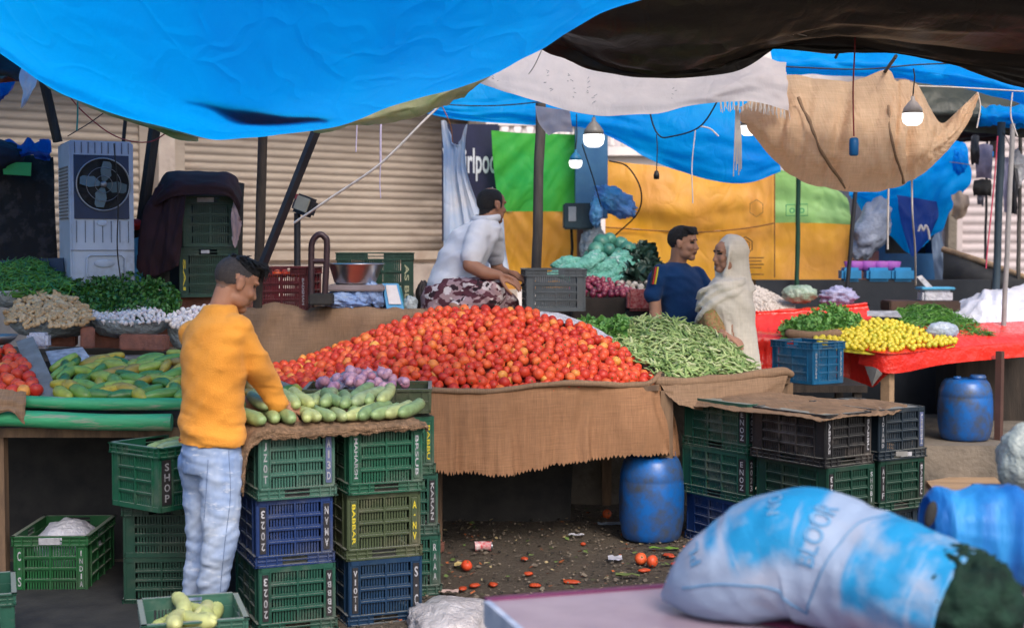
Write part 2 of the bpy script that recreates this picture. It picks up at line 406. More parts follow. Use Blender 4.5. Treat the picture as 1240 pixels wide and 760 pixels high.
ROPE_W=simple('white_rope',(.62,.58,.56),(.45,.42,.42),rough=.8,bump=.3,bscale=200)
ROPE_D=simple('dark_cable',(.012,.012,.014),rough=.5,bump=0)
ROPE_R=simple('red_cable',(.30,.03,.03),rough=.5,bump=0)
ROPE_T=simple('teal_cord',(.04,.28,.24),rough=.7,bump=0)
ROPE_L=simple('lilac_cord',(.55,.48,.66),rough=.7,bump=0)
GREENPAINT=simple('green_painted_wood',(.05,.34,.16),(.025,.22,.10),rough=.55,stretch=(.5,4,4),scale=5,bump=.25,bscale=30,dirt=(.24,.26,.20),dscale=7,dlo=.54,dhi=.66)
CARDBOARD=simple('grey_board',(.22,.22,.22),(.14,.13,.12),rough=.9,bump=.2)
TOM=[(0,(.46,.026,.016)),(.35,(.60,.052,.022)),(.75,(.68,.090,.030)),(.94,(.72,.16,.04)),(1,(.70,.34,.07))]
M_TOM=perobj('tomato_skin',TOM,rough=.42,spec=.36,mott=.35)
M_TOMS=perobj('tomato_heap_skin',TOM,rough=.42,spec=.36,island=True,mott=.35)
M_CALYX=simple('tomato_stalk_scar',(.10,.13,.03),(.05,.07,.02),rough=.8,bump=0)
M_LIME=perobj('lime_skin',[(0,(.54,.44,.02)),(.6,(.66,.52,.03)),(1,(.44,.44,.03))],rough=.35,mott=.2)
BEANC=[(0,(.10,.19,.045)),(.4,(.24,.35,.11)),(.75,(.38,.48,.20)),(1,(.48,.52,.29))]
M_BEAN=perobj('bean_pod',BEANC,rough=.5,mott=.35)
M_BEANS=perobj('bean_heap_pod',BEANC,rough=.5,island=True,mott=.35)
CHC=[(0,(.018,.085,.008)),(.5,(.045,.16,.014)),(1,(.10,.27,.03))]
M_CHIL=perobj('chilli_skin',CHC,rough=.3,mott=.2)
M_CHILS=perobj('chilli_heap_skin',CHC,rough=.3,island=True,mott=.2)
M_GING=perobj('ginger_skin',[(0,(.40,.25,.12)),(.5,(.56,.37,.19)),(1,(.64,.46,.27))],rough=.8,mott=.4)
M_GARL=perobj('garlic_skin',[(0,(.58,.52,.50)),(.6,(.70,.65,.63)),(1,(.52,.42,.44))],rough=.6,mott=.3)
M_GARLS=perobj('garlic_heap_skin',[(0,(.50,.44,.40)),(.6,(.62,.55,.50)),(1,(.40,.33,.28))],rough=.6,mott=.3,island=True)
M_ONIR=perobj('red_onion_skin',[(0,(.11,.010,.030)),(.6,(.20,.018,.050)),(1,(.28,.05,.08))],rough=.35,mott=.3)
M_ONIP=perobj('pink_onion_skin',[(0,(.48,.20,.28)),(.6,(.58,.34,.44)),(1,(.42,.22,.36))],rough=.35,mott=.35)
M_CUC=perobj('cucumber_skin',[(0,(.20,.31,.13)),(.4,(.32,.43,.18)),(.75,(.50,.54,.20)),(1,(.28,.37,.20))],rough=.45,mott=.5,bump=.15,bscale=90)
M_CUCY=perobj('ripe_cucumber_skin',[(0,(.35,.42,.10)),(.5,(.45,.50,.17)),(1,(.52,.52,.25))],rough=.45,mott=.35,bump=.15,bscale=90)
M_GHER=perobj('small_cucumber_skin',[(0,(.03,.13,.03)),(.4,(.11,.27,.05)),(.65,(.26,.36,.05)),(.85,(.48,.36,.03)),(1,(.22,.16,.05))],rough=.35,mott=.5,bump=.1)
M_POTATO=perobj('potato_skin',[(0,(.30,.26,.22)),(1,(.42,.40,.38))],rough=.8,mott=.4)
M_CABB=perobj('cabbage_leaf',[(0,(.03,.16,.12)),(1,(.08,.27,.20))],rough=.45,mott=.5)
M_LEAF=perobj('herb_leaf',[(0,(.012,.06,.010)),(.6,(.03,.13,.018)),(1,(.07,.20,.03))],rough=.5,island=True,mott=.3)
M_LEAF2=perobj('pale_herb_leaf',[(0,(.05,.17,.03)),(.6,(.10,.28,.05)),(1,(.18,.36,.09))],rough=.5,island=True,mott=.3)
M_DLEAF=perobj('dark_leaf',[(0,(.004,.018,.014)),(1,(.013,.045,.030))],rough=.5,island=True,mott=.3)
SKIN1=simple('brown_skin',(.38,.185,.115),(.30,.14,.085),rough=.55,scale=10,bump=.05,sss=.06)
SKIN2=simple('darker_brown_skin',(.31,.155,.098),(.26,.125,.08),rough=.5,scale=10,bump=.05,sss=.06)
SKIN3=simple('light_brown_skin',(.42,.225,.15),(.36,.185,.12),rough=.55,scale=10,bump=.05,sss=.06)
HAIR=simple('black_hair',(.010,.010,.012),(.030,.029,.032),rough=.6,stretch=(3,3,12),scale=30,bump=.8,bscale=120,bdist=.008)
STUBBLE=simple('cropped_hair',(.060,.050,.048),(.038,.033,.034),rough=.9,scale=150,bump=.3,bscale=300)
EYE=simple('eye_dark',(.015,.012,.012),rough=.3,bump=0)
STUBBLE2=simple('faded_hair',(.22,.125,.09),(.17,.105,.078),rough=.9,scale=150,bump=.2,bscale=300)
LIP=simple('lip',(.21,.095,.070),rough=.5,bump=0)
def cloth(name,col,col2,wr=.6,wd=.014,st=(1,1,1),rot=(.3,.5,.2),sc=6):
    m,nt,out=nt_new(name); v=coords(nt,'Object')
    c=mixc(nt,noise_fac(nt,v,5,4,.6,.35,.65),col,col2)
    n=nd(nt,'ShaderNodeTexNoise',noise_type='RIDGED_MULTIFRACTAL'); n.inputs['Scale'].default_value=sc; n.inputs['Detail'].default_value=2.5; n.inputs['Roughness'].default_value=.45; n.inputs['Distortion'].default_value=.6
    nt.links.new(coords(nt,'Object',st,rot),n.inputs['Vector'])
    f=noise_fac(nt,v,230,2,.5,.3,.7); m1=nd(nt,'ShaderNodeMath',operation='MULTIPLY_ADD'); nt.links.new(f,m1.inputs[0]); m1.inputs[1].default_value=.06; nt.links.new(n.outputs['Fac'],m1.inputs[2])
    finish(nt,out,c,.88,0,.15,0,(m1.outputs[0],wr,wd),sheen=.1); return m
ORANGE_SHIRT=cloth('orange_jersey',(.78,.325,.05),(.70,.275,.04),.9,.030,(1.2,1.2,2.6),(.25,.65,.2),3.2)
POLO=cloth('pale_polo_cotton',(.60,.62,.68),(.52,.54,.62),.9,.028,(1.2,1.2,2.4),(.3,-.6,.1),3.6)
NAVY_SHIRT=cloth('navy_jersey',(.007,.043,.145),(.005,.03,.11),.9,.028,(1.2,1.2,2.2),(.3,.6,.1),3.6)
SHAWL=weave('cream_shawl',(.80,.75,.66),(.66,.61,.53),fine=90,big=2,bump=.25)
KURTA=simple('patterned_kurta',(.33,.22,.10),(.20,.19,.06),rough=.8,scale=40,lo=.45,hi=.55,bump=.1,dirt=(.45,.10,.08),dscale=60,dlo=.55,dhi=.6)
def jeans():
    m,nt,out=nt_new('faded_denim'); v=coords(nt,'Object',(1,1,.55))
    c=mixc(nt,noise_fac(nt,v,5,5,.6,.38,.66),(.38,.45,.60),(.13,.22,.44))
    c=mixc(nt,noise_fac(nt,coords(nt,'Object',(1,1,3)),14,4,.7,.56,.70),c,(.52,.57,.68))
    n=nd(nt,'ShaderNodeTexNoise',noise_type='RIDGED_MULTIFRACTAL'); n.inputs['Scale'].default_value=5; n.inputs['Detail'].default_value=3; n.inputs['Distortion'].default_value=.8; nt.links.new(coords(nt,'Object',(1,1,2.4),(.2,.5,0)),n.inputs['Vector'])
    finish(nt,out,c,.85,0,.2,0,(n.outputs['Fac'],.55,.012)); return m
JEANS=jeans()
def camo():
    m,nt,out=nt_new('maroon_camouflage'); v=coords(nt,'Object',(1,1,1.6),(0.3,.5,.2))
    c=mixc(nt,noise_fac(nt,v,11,3,.5,.50,.53),(.085,.028,.040),(.34,.23,.25))
    c=mixc(nt,noise_fac(nt,v,16,3,.5,.58,.61),c,(.58,.52,.53))
    c=mixc(nt,noise_fac(nt,coords(nt,'Object',(1,1,1.3),(1,.2,.9)),13,3,.5,.60,.62),c,(.030,.016,.022))
    finish(nt,out,c,.85,0,.2,0,(noise_fac(nt,v,90,2,.5,.3,.7),.2,.004)); return m
CAMO=camo()
def emit(name,col,st):
    m,nt,out=nt_new(name); e=nd(nt,'ShaderNodeEmission'); e.inputs[0].default_value=rgba(col); e.inputs[1].default_value=st
    nt.links.new(e.outputs[0],out.inputs[0]); return m
BULB=emit('lit_bulb',(1,.98,.95),1.6)
def ground_mat():
    m,nt,out=nt_new('trodden_earth'); v=coords(nt,'Object')
    c=mixc(nt,noise_fac(nt,v,1.2,6,.65,.35,.65),(.165,.130,.096),(.080,.064,.050))
    c=mixc(nt,noise_fac(nt,v,45,3,.7,.52,.70),c,(.20,.165,.13))
    c=mixc(nt,noise_fac(nt,v,70,2,.6,.60,.66),c,(.03,.025,.02))
    c=mixc(nt,noise_fac(nt,v,7,5,.7,.62,.74),c,(.20,.075,.035))
    rg=nd(nt,'ShaderNodeMapRange'); rg.inputs[3].default_value=.55; rg.inputs[4].default_value=.95
    nt.links.new(noise_fac(nt,v,.9,4,.6,.4,.6),rg.inputs[0])
    finish(nt,out,c,rg.outputs[0],0,.35,0,(noise_fac(nt,v,38,6,.75,.25,.75),.9,.03)); return m
GROUND=ground_mat()
def shutter_mat(soot=False):
    m,nt,out=nt_new('sooty_shutter_paint' if soot else 'shutter_paint'); v=coords(nt,'Object')
    c=mixc(nt,noise_fac(nt,coords(nt,'Object',(.6,.6,3)),3,5,.65,.35,.68),(.37,.305,.25),(.285,.23,.185))
    c=mixc(nt,noise_fac(nt,v,1.3,5,.7,.55,.72),c,(.26,.19,.145))
    if soot:
        sp=nd(nt,'ShaderNodeSeparateXYZ'); nt.links.new(v,sp.inputs[0])
        mr=nd(nt,'ShaderNodeMapRange'); mr.inputs[1].default_value=.55; mr.inputs[2].default_value=1.15; nt.links.new(sp.outputs[0],mr.inputs[0])
        mm=nd(nt,'ShaderNodeMath',operation='MULTIPLY'); nt.links.new(mr.outputs[0],mm.inputs[0]); nt.links.new(noise_fac(nt,coords(nt,'Object',(.5,.5,2.2)),2.2,5,.65,.30,.52),mm.inputs[1])
        c=mixc(nt,mm.outputs[0],c,(.05,.036,.030))
    finish(nt,out,c,.6,.1,.3,0,(noise_fac(nt,v,40,3,.6,.3,.7),.1,.003)); return m
SHUTTER=shutter_mat(); SHUTTER_S=shutter_mat(True)
PLASTER=simple('grimy_plaster',(.50,.42,.36),(.36,.29,.25),rough=.9,scale=3,bump=.2,dirt=(.20,.17,.15),dscale=4,dlo=.58,dhi=.8)
PINKWALL=simple('pinkish_whitewash',(.52,.45,.46),(.42,.36,.37),rough=.85,scale=2,bump=.2,dirt=(.30,.25,.24),dscale=3,dlo=.55,dhi=.8)
WHITEWALL=simple('whitewashed_wall',(.74,.70,.70),(.62,.58,.60),rough=.85,scale=2,bump=.2,dirt=(.42,.38,.36),dscale=3,dlo=.6,dhi=.8)
# ================================================================ CRATES
def crate(label, loc, rz, W, L, H, mat, front=None, right=None, left=None, inverted=False, group=None, name='plastic_crate', dip=False, plate=None, slat=.0125, rimh=.048):
    """moulded vegetable crate. origin = front left bottom corner, front (short side) along local x.
    front/right/left = list of (side 'l'/'r', text, panel material, letter material, upside_down, turned)"""
    t=thing(name,label,'crate',loc,rz,group)
    mb=MB(); rim=MB(); pan=[]
    sides=[((0,0,0),(1,0,0),(0,1,0),W,front),((W,0,0),(0,1,0),(-1,0,0),L,right),((W,L,0),(-1,0,0),(0,-1,0),W,None),((0,L,0),(0,-1,0),(1,0,0),L,left)]
    fz=(lambda z:H-z) if inverted else (lambda z:z)
    for (o,x,inw,w,txt) in sides:
        x=Vector(x); iv=Vector(inw); o=Vector(o)
        M=Matrix(((x.x,iv.x,0,o.x),(x.y,iv.y,0,o.y),(x.z,iv.z,1,o.z),(0,0,0,1)))
        def bx(b,u0,u1,d0,d1,z0,z1):
            a,c=sorted((fz(z0),fz(z1))); b.box(u0,u1,d0,d1,a,c,0,M)
        Z1=H-rimh; ins=.012; cw=.062 if w<.45 else .085
        # corner panels, base band and recessed back wall ribs
        bx(mb,ins,cw,ins,ins+.006,0,Z1); bx(mb,w-cw,w-ins,ins,ins+.006,0,Z1)
        bx(mb,ins,ins+.008,ins-.004,ins,0,Z1); bx(mb,w-ins-.008,w-ins,ins-.004,ins,0,Z1)
        bx(mb,cw-.006,cw,ins-.006,ins,0.002,Z1); bx(mb,w-cw,w-cw+.006,ins-.006,ins,0.002,Z1)
        bx(mb,ins+.001,w-ins-.001,ins-.004,ins+.008,0,.022)
        rows=4; zz=[.022+(Z1-.022)*k/rows for k in range(1,rows)]
        for z in zz: bx(mb,cw,w-cw,ins-.007,ins+.005,z-.004,z+.004)
        mids=[w/2] if w<.45 else [cw+(w-2*cw)/3,cw+(w-2*cw)*2/3]
        for u in mids: bx(mb,u-.004,u+.004,ins-.0065,ins+.0045,.022,Z1)
        n=int((w-2*cw)/slat)
        for k in range(1,n):
            u=cw+(w-2*cw)*k/n
            if min(abs(u-q) for q in mids)<.006: continue
            bx(mb,u-.0040,u+.0040,ins+.003,ins+.0055,.022,Z1)
        # a little solid web between the rows, as moulded crates have
        for z in zz: bx(mb,cw,w-cw,ins+.001,ins+.0035,z-.013,z-.004)
        # rim: two flanges, a band with stiffeners and a hand slot
        top=H; hole=(w/2-.055,w/2+.055)
        bx(rim,0,w,0,ins+.004,Z1,Z1+.006); bx(rim,-.002,w+.002,-.002,ins+.006,top-.007,top)
        bx(rim,0.001,w-.001,.004,ins+.002,Z1+.021,Z1+.0255)
        bx(rim,ins,hole[0],ins-.002,ins+.004,Z1+.006,top-.007); bx(rim,hole[1],w-ins,ins-.002,ins+.004,Z1+.006,top-.007)
        k=0; step=.045
        u=.006
        while u<w-.004:
            if not(hole[0]-.002<u<hole[1]+.002): bx(rim,u-.003,u+.003,.002,ins,Z1+.006,top-.007)
            u+=step
        for txti in (txt or []):
            pan.append((M,txti,w,cw,Z1,ins))
    mb.box(.018,W-.018,.018,L-.018,*(sorted((fz(.004),fz(.012)))))
    b=mb.build('crate_wall',mat,t,local=True)
    rim.build('rim',mat,t,local=True)
    for (M,(sd,text,pm,lm,flip,turn),w,cw,Z1,ins) in pan:
        q=MB(); u0,u1=(ins+.012,cw-.012) if sd=='l' else (w-cw+.012,w-ins-.012)
        z0,z1=sorted((fz(.030),fz(Z1-.010)))
        q.box(u0,u1,ins-.0055,ins-.0005,z0,z1,0,M)
        c=M@Vector(((u0+u1)/2,ins-.0068,(z0+z1)/2)); xd=M.to_3x3()@Vector((1,0,0))
        stacked(q,text,(u1-u0),(z1-z0)*.93,1,frame(c,xd,(0,0,1)),flip,turn)
        q.build('name_panel',[pm or mat,lm],b,local=True)
    if plate:
        q=MB(); c,d,hh=plate
        q.cbox((W*c,-.004,fz(H-.024)),(d,.006,hh),0); q.build('label_plate',WHITE_P,b,local=True)
    return t
def at_rz(o, rz, dx, dy, dz=0):
    return (o[0]+dx*cos(rz)-dy*sin(rz), o[1]+dx*sin(rz)+dy*cos(rz), o[2]+dz)
# ---- the double stack the customer works on (upside-down crates)
RA=radians(22); WA,LA,HA=.352,.54,.288
A1=P(312,765,5.98); A1.z=0
BP=BLACK_P; WP=WHITE_P; YP=YELLOW_P
g='upturned crates stacked as a stand for cucumbers'
a=(A1.x,A1.y,0.0)
def jit(): return radians(rng.uniform(-2.3,2.3))
crate('dark green crate, bottom of the stack beside the customer, 2023 upside down on black',(a[0],a[1],0),RA+jit(),WA,LA,HA,CR_GREEN,front=[('l','2023',BP,WP,True,False),('r','SBBBA',BP,WP,True,False)],inverted=True,group=g)
crate('deep blue crate marked AMAN, middle of the stack beside the customer',at_rz(a,RA,-.008,.006,HA+.002),RA+jit(),WA,LA,HA,CR_BLUE,front=[('l','2023',BP,WP,True,False),('r','AMAN',BP,WP,True,False)],inverted=True,group=g)
crate('faded green crate with violet panel on top of the stack beside the customer',at_rz(a,RA,.002,-.008,2*HA+.004),RA+jit(),WA,LA,HA,CR_LGREEN,front=[('l','JZ0T',None,WP,False,False),('r','A13D',PURPLE_P,WP,False,False)],inverted=True,group=g,left=[('l','1201',None,WP,True,False)])
a2=at_rz(a,RA,.392,-.01)
crate('navy crate marked S.C at the foot of the stack nearest the littered ground',a2,RA+jit(),WA,LA,HA,CR_NAVY,front=[('l','V10T1',BP,WP,False,False),('r','S.C',BP,WP,False,False)],inverted=True,group=g)
crate('olive crate with yellow lettering, middle of the stack nearest the littered ground',at_rz(a2,RA,-.004,.006,HA+.002),RA+jit(),WA,LA,HA,CR_OLIVE,front=[('l','BABBAR',None,YP,False,True),('r','A.NV',None,YP,False,False)],inverted=True,group=g)
crate('bright green crate with turned white names on top of its stack below the cucumbers',at_rz(a2,RA,.004,-.006,2*HA+.004),RA+jit(),WA,LA,HA,CR_GREEN2,front=[('l','MAHARSH',None,WP,False,True),('r','BRSUB',None,WP,False,True)],inverted=True,group=g)
a3=at_rz(a,RA,.60,.50)
a3=(P(448,700,6.62).x,6.62,0)
crate('dark green crate half hidden at the bottom behind the navy crate',a3,RA*.75,WA,LA,HA,CR_GREEN,front=[('r','RAAA',None,WP,False,False)],inverted=True,group=g)
crate('dark green crate half hidden in the middle behind the olive crate',at_rz(a3,RA*.75,-.012,0,HA+.002),RA*.75,WA,LA,HA,CR_GREEN,front=[('r','KARAN',BP,WP,False,True)],inverted=True,group=g)
crate('green crate with yellow lettering half hidden behind the top bright green crate',at_rz(a3,RA*.75,-.03,0,2*HA+.004),RA*.75,WA,LA,HA-.015,CR_GREEN2,front=[('r','BABBU',None,YP,False,True)],inverted=True,group=g)
# ---- stack under the green poles, behind the customer
RB=radians(33); b0=P(192,747,6.35); b0.z=0; b0=tuple(b0)
g='crates stacked under the green poles'
b_=at_rz(b0,0,-.195,.135)
RB2=radians(4)
bb=(P(146,750,6.4).x,6.42,0)
crate('dark green crate at the foot of the stack behind the customer',bb,RB2,.36,.5,.238,CR_DGREEN,inverted=True,group=g)
crate('plain dark green crate with a tall rim under the tilted crate marked SHOP',(bb[0],bb[1],.240),RB2-.03,.36,.5,.238,CR_DGREEN,group=g)
RBT=radians(-38)
tx=P(193,622,6.22)
ct=at_rz((tx.x,tx.y,.481),RBT,-.36,0)
SHOPC=crate('green crate marked SHOP holding cucumbers behind the customer',ct,radians(-38),.36,.5,HA,CR_GREEN2,front=None,right=[('l','SHOP',BP,WP,False,False)],group=g)
# ---- crate with white sack, crate of ripe cucumbers, corner crate
CS=crate('emerald crate marked C S INDIA with a white sack inside',(P(14,725,6.68).x,6.68,0.0),radians(2),.365,.54,.285,CR_EMER,front=[('l','C.S',None,WP,False,False),('r','INDIA',None,WP,False,False)],plate=(.5,.10,.030),name='plastic_crate')
CUKE_L=(-1.345,5.11,0.0); CUKE_RZ=radians(17)
CUKE=crate('green crate of pale cucumbers on the ground at the customer\'s feet',CUKE_L,CUKE_RZ,.385,.42,.28,CR_LGREEN,name='plastic_crate')
CORN=crate('green crate corner cut off beside the emerald crate',(-2.262,5.49,0.0),radians(20),.31,.42,.28,CR_GREEN,name='plastic_crate')
# ---- right stacks (under the burlap sheet)
RC=radians(33.5); WC,LC,HC=.36,.54,.268
c2=P(999,698,7.12); c2.z=0; c2=tuple(c2)
g='crates stacked under the burlap sheet'
cols=[(c2,[('dirty dark green crate at the bottom of the corner stack',CR_DGREEN,None,None),('dark green crate numbered 2023 under the grey black crate of the corner stack',CR_DGREEN,[('l','2023',BP,WP,True,False),('r','SHOBI',None,WP,False,False)],None),('grey black crate with worn pale corner posts on top of the corner stack',CR_BLACK,[('l','ABBAS',BP,WP,False,True),('r','BABBU',BP,WP,False,True)],None)]),
 (at_rz(c2,RC,.41,.02),[('dark crate at the bottom of the stack nearest the concrete step',CR_SLATE,None,None),('green black crate with white turned names under the slate crate',CR_DGREEN,[('l','ATIF',BP,WP,False,False),('r','BABBU',BP,WP,False,True)],None),('slate crate with stacked pale letters on top of the stack nearest the concrete step',CR_SLATE,[('l','IDIAMD',None,WP,False,False),('r','UMESH',PURPLE_P,WP,False,True)],(.55,.08,.022))]),
 (at_rz(c2,RC,0.0,.575),[('blue crate at the bottom of the stack beside the blue barrel',CR_BLUE,None,None),('teal green crate in the middle of the stack beside the blue barrel',CR_GREEN,[('l','2023',BP,WP,False,False)],None),('dark green crate numbered 2023 on top of the stack beside the blue barrel',CR_GREEN,[('l','2023',BP,WP,False,False)],None)])]
for base,lst in cols:
    for k,(lab,mt,fr,pl) in enumerate(lst):
        left=None
        if base is cols[2][0]: left=[('r','ENOZ',BP,WP,False,False)] if k else None
        crate(lab,at_rz(base,RC,rng.uniform(-.006,.006),rng.uniform(-.006,.006),k*(HC+.002)),RC+jit(),WC,LC,HC,mt,front=fr,left=left,inverted=True,group=g,plate=pl)
# ================================================================ STALLS, GROUND, WALLS
def struct(o): o['kind']='structure'; return o
gm=MB()
n=90
rows=[]
ys=[-30,-6,0]+[2+.11*i for i in range(90)]+[13,16,20,30,60,150,400]
xs=[-300,-80,-25,-10]+[-5+.11*i for i in range(91)]+[6,8,12,30,90,300]
for y in ys:
    rows.append([Vector((x,y,(.018*noise.noise(Vector((x*1.3,y*1.3,0)))+.010*noise.noise(Vector((x*5,y*5,2))) if -6<x<6 and 1<y<13 else 0))) for x in xs])
gm.grid(rows); struct(gm.build('ground',GROUND))
# dark rubber mat under the left stall
mb=MB().cbox((P(60,740,6.2).x,6.35,.018),(1.5,1.9,.02),0,None,.004); o=mb.build('ground_mat',BLACKSTUFF); tag(o,'black rubber mat spread under the cucumber stall','mat')
# --- raised masonry platform behind the tomato stall, with burlap over its face
pf=thing('masonry_platform','raised brown masonry platform the seated seller sits on','platform',(0.1,9.6,0))
PX0=P(236,380,8.65).x; PX1=P(742,380,9.3).x
q=MB().box(PX0,P(600,380,8.7).x,8.72,12.6,0.0,1.245); q.build('platform_wall',CONCRETE,pf)
q=MB().box(P(600,380,8.7).x,P(842,500,9.4).x,9.05,12.6,0.0,.98); q.build('platform_step',CONCRETE,pf)
fr=[[(292,371,8.66),(360,373,8.66),(430,376,8.64),(500,378,8.64),(560,380,8.66),(640,384,8.7)],
    [(290,420,8.60),(360,424,8.62),(430,428,8.62),(500,430,8.62),(560,430,8.63),(640,432,8.66)],
    [(288,486,8.58),(360,490,8.60),(430,492,8.60),(500,495,8.60),(560,495,8.62),(640,495,8.64)]]
top=[[(292+i*58,366+i*2,8.95) for i in range(6)]]+fr
sheet('burlap_drape',top,BURLAP_D,'worn brown burlap hung over the platform face behind the tomato heap','burlap cloth',90,30,lambda u,v:.045*noise.noise(Vector((u*8,v*2,3)))+.02*noise.noise(Vector((u*19+v*4,v*4,5))))
# --- tomato stall: table, legs, hessian front
ts=thing('tomato_table','long wooden table under the tomato heap','table',(0,7.9,0))
TL=P(345,470,7.5); TR=P(797,462,7.95)
q=MB(); z=.885
vs=[Vector((TL.x,7.45,z)),Vector((P(512,470,7.4).x,7.40,z)),Vector((TR.x,7.90,z)),Vector((TR.x+.12,8.58,z)),Vector((TL.x-.05,8.58,z))]
q.add(vs+[v-Vector((0,0,.03)) for v in vs],[(0,1,2,3,4),(9,8,7,6,5),(0,5,6,1),(1,6,7,2),(2,7,8,3),(3,8,9,4),(4,9,5,0)]); q.build('tabletop',WOODP,ts)
for (px,py,Y) in ((528,660,7.9),(806,655,8.05),(345,650,7.9),(800,620,8.5),(360,630,8.5)):
    b=PZ(px,py,0) if py>=655 else Vector((P(px,py,Y).x,Y,0)); q=MB().box(b.x-.035,b.x+.035,b.y-.03,b.y+.03,0,.853); q.build('leg',WOODP,ts)
def hem(G):
    # ragged bottom edge
    last=G[-1]
    for i,p in enumerate(last):
        last[i]=p+Vector((0,0,(.012 if i%2 else -.006)+rng.uniform(-.006,.006)+.012*noise.noise(p*7)))
    return G
fr=[[(505,474,7.385),(560,474,7.47),(620,471,7.56),(680,467,7.66),(740,466,7.78),(790,466,7.90),(806,462,8.02)],
    [(505,496,7.37),(560,497,7.455),(620,494,7.54),(680,491,7.65),(740,489,7.77),(795,488,7.885),(812,485,8.03)],
    [(506,528,7.36),(560,530,7.45),(620,529,7.53),(680,523,7.65),(740,518,7.76),(802,514,7.88),(820,510,8.05)],
    [(507,570,7.35),(560,573,7.44),(620,575,7.52),(680,563,7.64),(740,555,7.76),(806,551,7.88),(826,552,8.07)]]
fold=lambda u,v:(.070*v+.006)*(1.0*noise.noise(Vector((u*9,v*.6,1)))+.6*noise.noise(Vector((u*30,v*1.2,4))))
sheet('burlap_skirt',fr,BURLAP,'brown hessian skirt with ragged hem hung along the front of the tomato table','burlap cloth',170,24,fold,edge=hem)
# rolled upper edge of the skirt
pts=[P(505,471,7.40),P(545,473,7.44),P(600,473,7.53),P(650,466,7.60),P(700,464,7.68),P(750,466,7.80),P(785,464,7.9),P(800,452,8.0)]
q=MB(); sp=spline(pts,60)
q.tube([p+Vector((0,0,.004*noise.noise(p*9))) for p in sp],[.017+.006*noise.noise(p*7) for p in sp],8)
o=q.build('burlap_roll',BURLAP_D); tag(o,'rolled burlap edge holding back the tomatoes along the skirt','burlap cloth')
# wooden side boards at the bean end
q=MB(); a0=P(748,428,8.35); a1=P(803,452,7.98)
d=(a1-a0); nrm=Vector((d.y,-d.x,0)).normalized()*.012
q.add([a0+nrm,a1+nrm,a1-nrm,a0-nrm]+[p+Vector((0,0,-.12)) for p in (a0+nrm,a1+nrm,a1-nrm,a0-nrm)],[(0,1,2,3),(7,6,5,4),(0,4,5,1),(1,5,6,2),(2,6,7,3),(3,7,4,0)])
o=q.build('divider_board',WOOD_D); tag(o,'dark wooden board dividing the tomatoes from the green beans','board')
sheet('black_sheet',[[(500,560,8.55),(560,560,8.6),(630,560,8.6),(694,560,8.65)],[(500,600,8.5),(560,600,8.55),(630,600,8.55),(692,600,8.6)],[(500,655,8.45),(560,652,8.5),(630,648,8.5),(690,640,8.55)]],BLACKSTUFF,'added black sheet standing in for the shade under the tomato table','plastic sheet',24,12,wrinkle(.02,5,2,17))  # added sheet: the shade under the table put into its black colour
sheet('black_sheet',[[(-60,505,7.55),(60,505,7.6),(180,505,7.6),(290,505,7.6)],[(-60,570,7.5),(60,570,7.55),(180,570,7.55),(290,570,7.55)],[(-60,690,7.45),(60,690,7.5),(180,690,7.5),(290,690,7.5)]],BLACKSTUFF,'added black sheet standing in for the shade under the cucumber stall','plastic sheet',24,12,wrinkle(.02,5,2,18))  # added likewise, its black paints the dark under this stall
# --- bean stall: table + burlap roll, skirt and sheet over crates
bs=thing('bean_table','low wooden table under the green bean heap','table',(1.2,8.6,0))
q=MB(); z=.875
vs=[Vector((P(803,460,8.02).x,8.04,z)),Vector((P(956,452,8.4).x,8.42,z)),Vector((P(956,452,8.4).x+.1,9.02,z)),Vector((P(803,460,8.02).x-.25,9.0,z))]
q.add(vs+[v-Vector((0,0,.03)) for v in vs],[(0,1,2,3),(7,6,5,4),(0,4,5,1),(1,5,6,2),(2,6,7,3),(3,7,4,0)]); q.build('tabletop',WOODP,bs)
for v in vs: 
    q=MB().box(v.x-.03,v.x+.03,v.y-.03+.05,v.y+.03+.05,0,.845); q.build('leg',WOODP,bs)
pts=spline([P(797,462,7.96),P(830,463,8.0),P(870,460,8.1),P(910,455,8.22),P(945,450,8.34),P(957,453,8.40)],50)
q=MB().tube([p+Vector((0,0,.006*noise.noise(p*8))) for p in pts],[.030+.008*noise.noise(p*6) for p in pts],10,roundcap=True)
o=q.build('burlap_roll',BURLAP_D); tag(o,'thick roll of burlap along the edge below the green beans','burlap cloth')
fr=[[(799,464,7.95),(840,465,7.99),(880,462,8.09),(920,457,8.22),(954,453,8.36)],
    [(808,478,7.90),(840,484,7.94),(880,480,8.03),(920,474,8.16),(950,468,8.33)],
    [(822,490,7.86),(845,495,7.90),(880,497,8.0),(915,490,8.14),(945,482,8.30)]]
sheet('burlap_flap',fr,BURLAP_D,'burlap flap hanging from the rolled edge below the green beans','burlap cloth',40,16,wrinkle(.014,5,3,8))
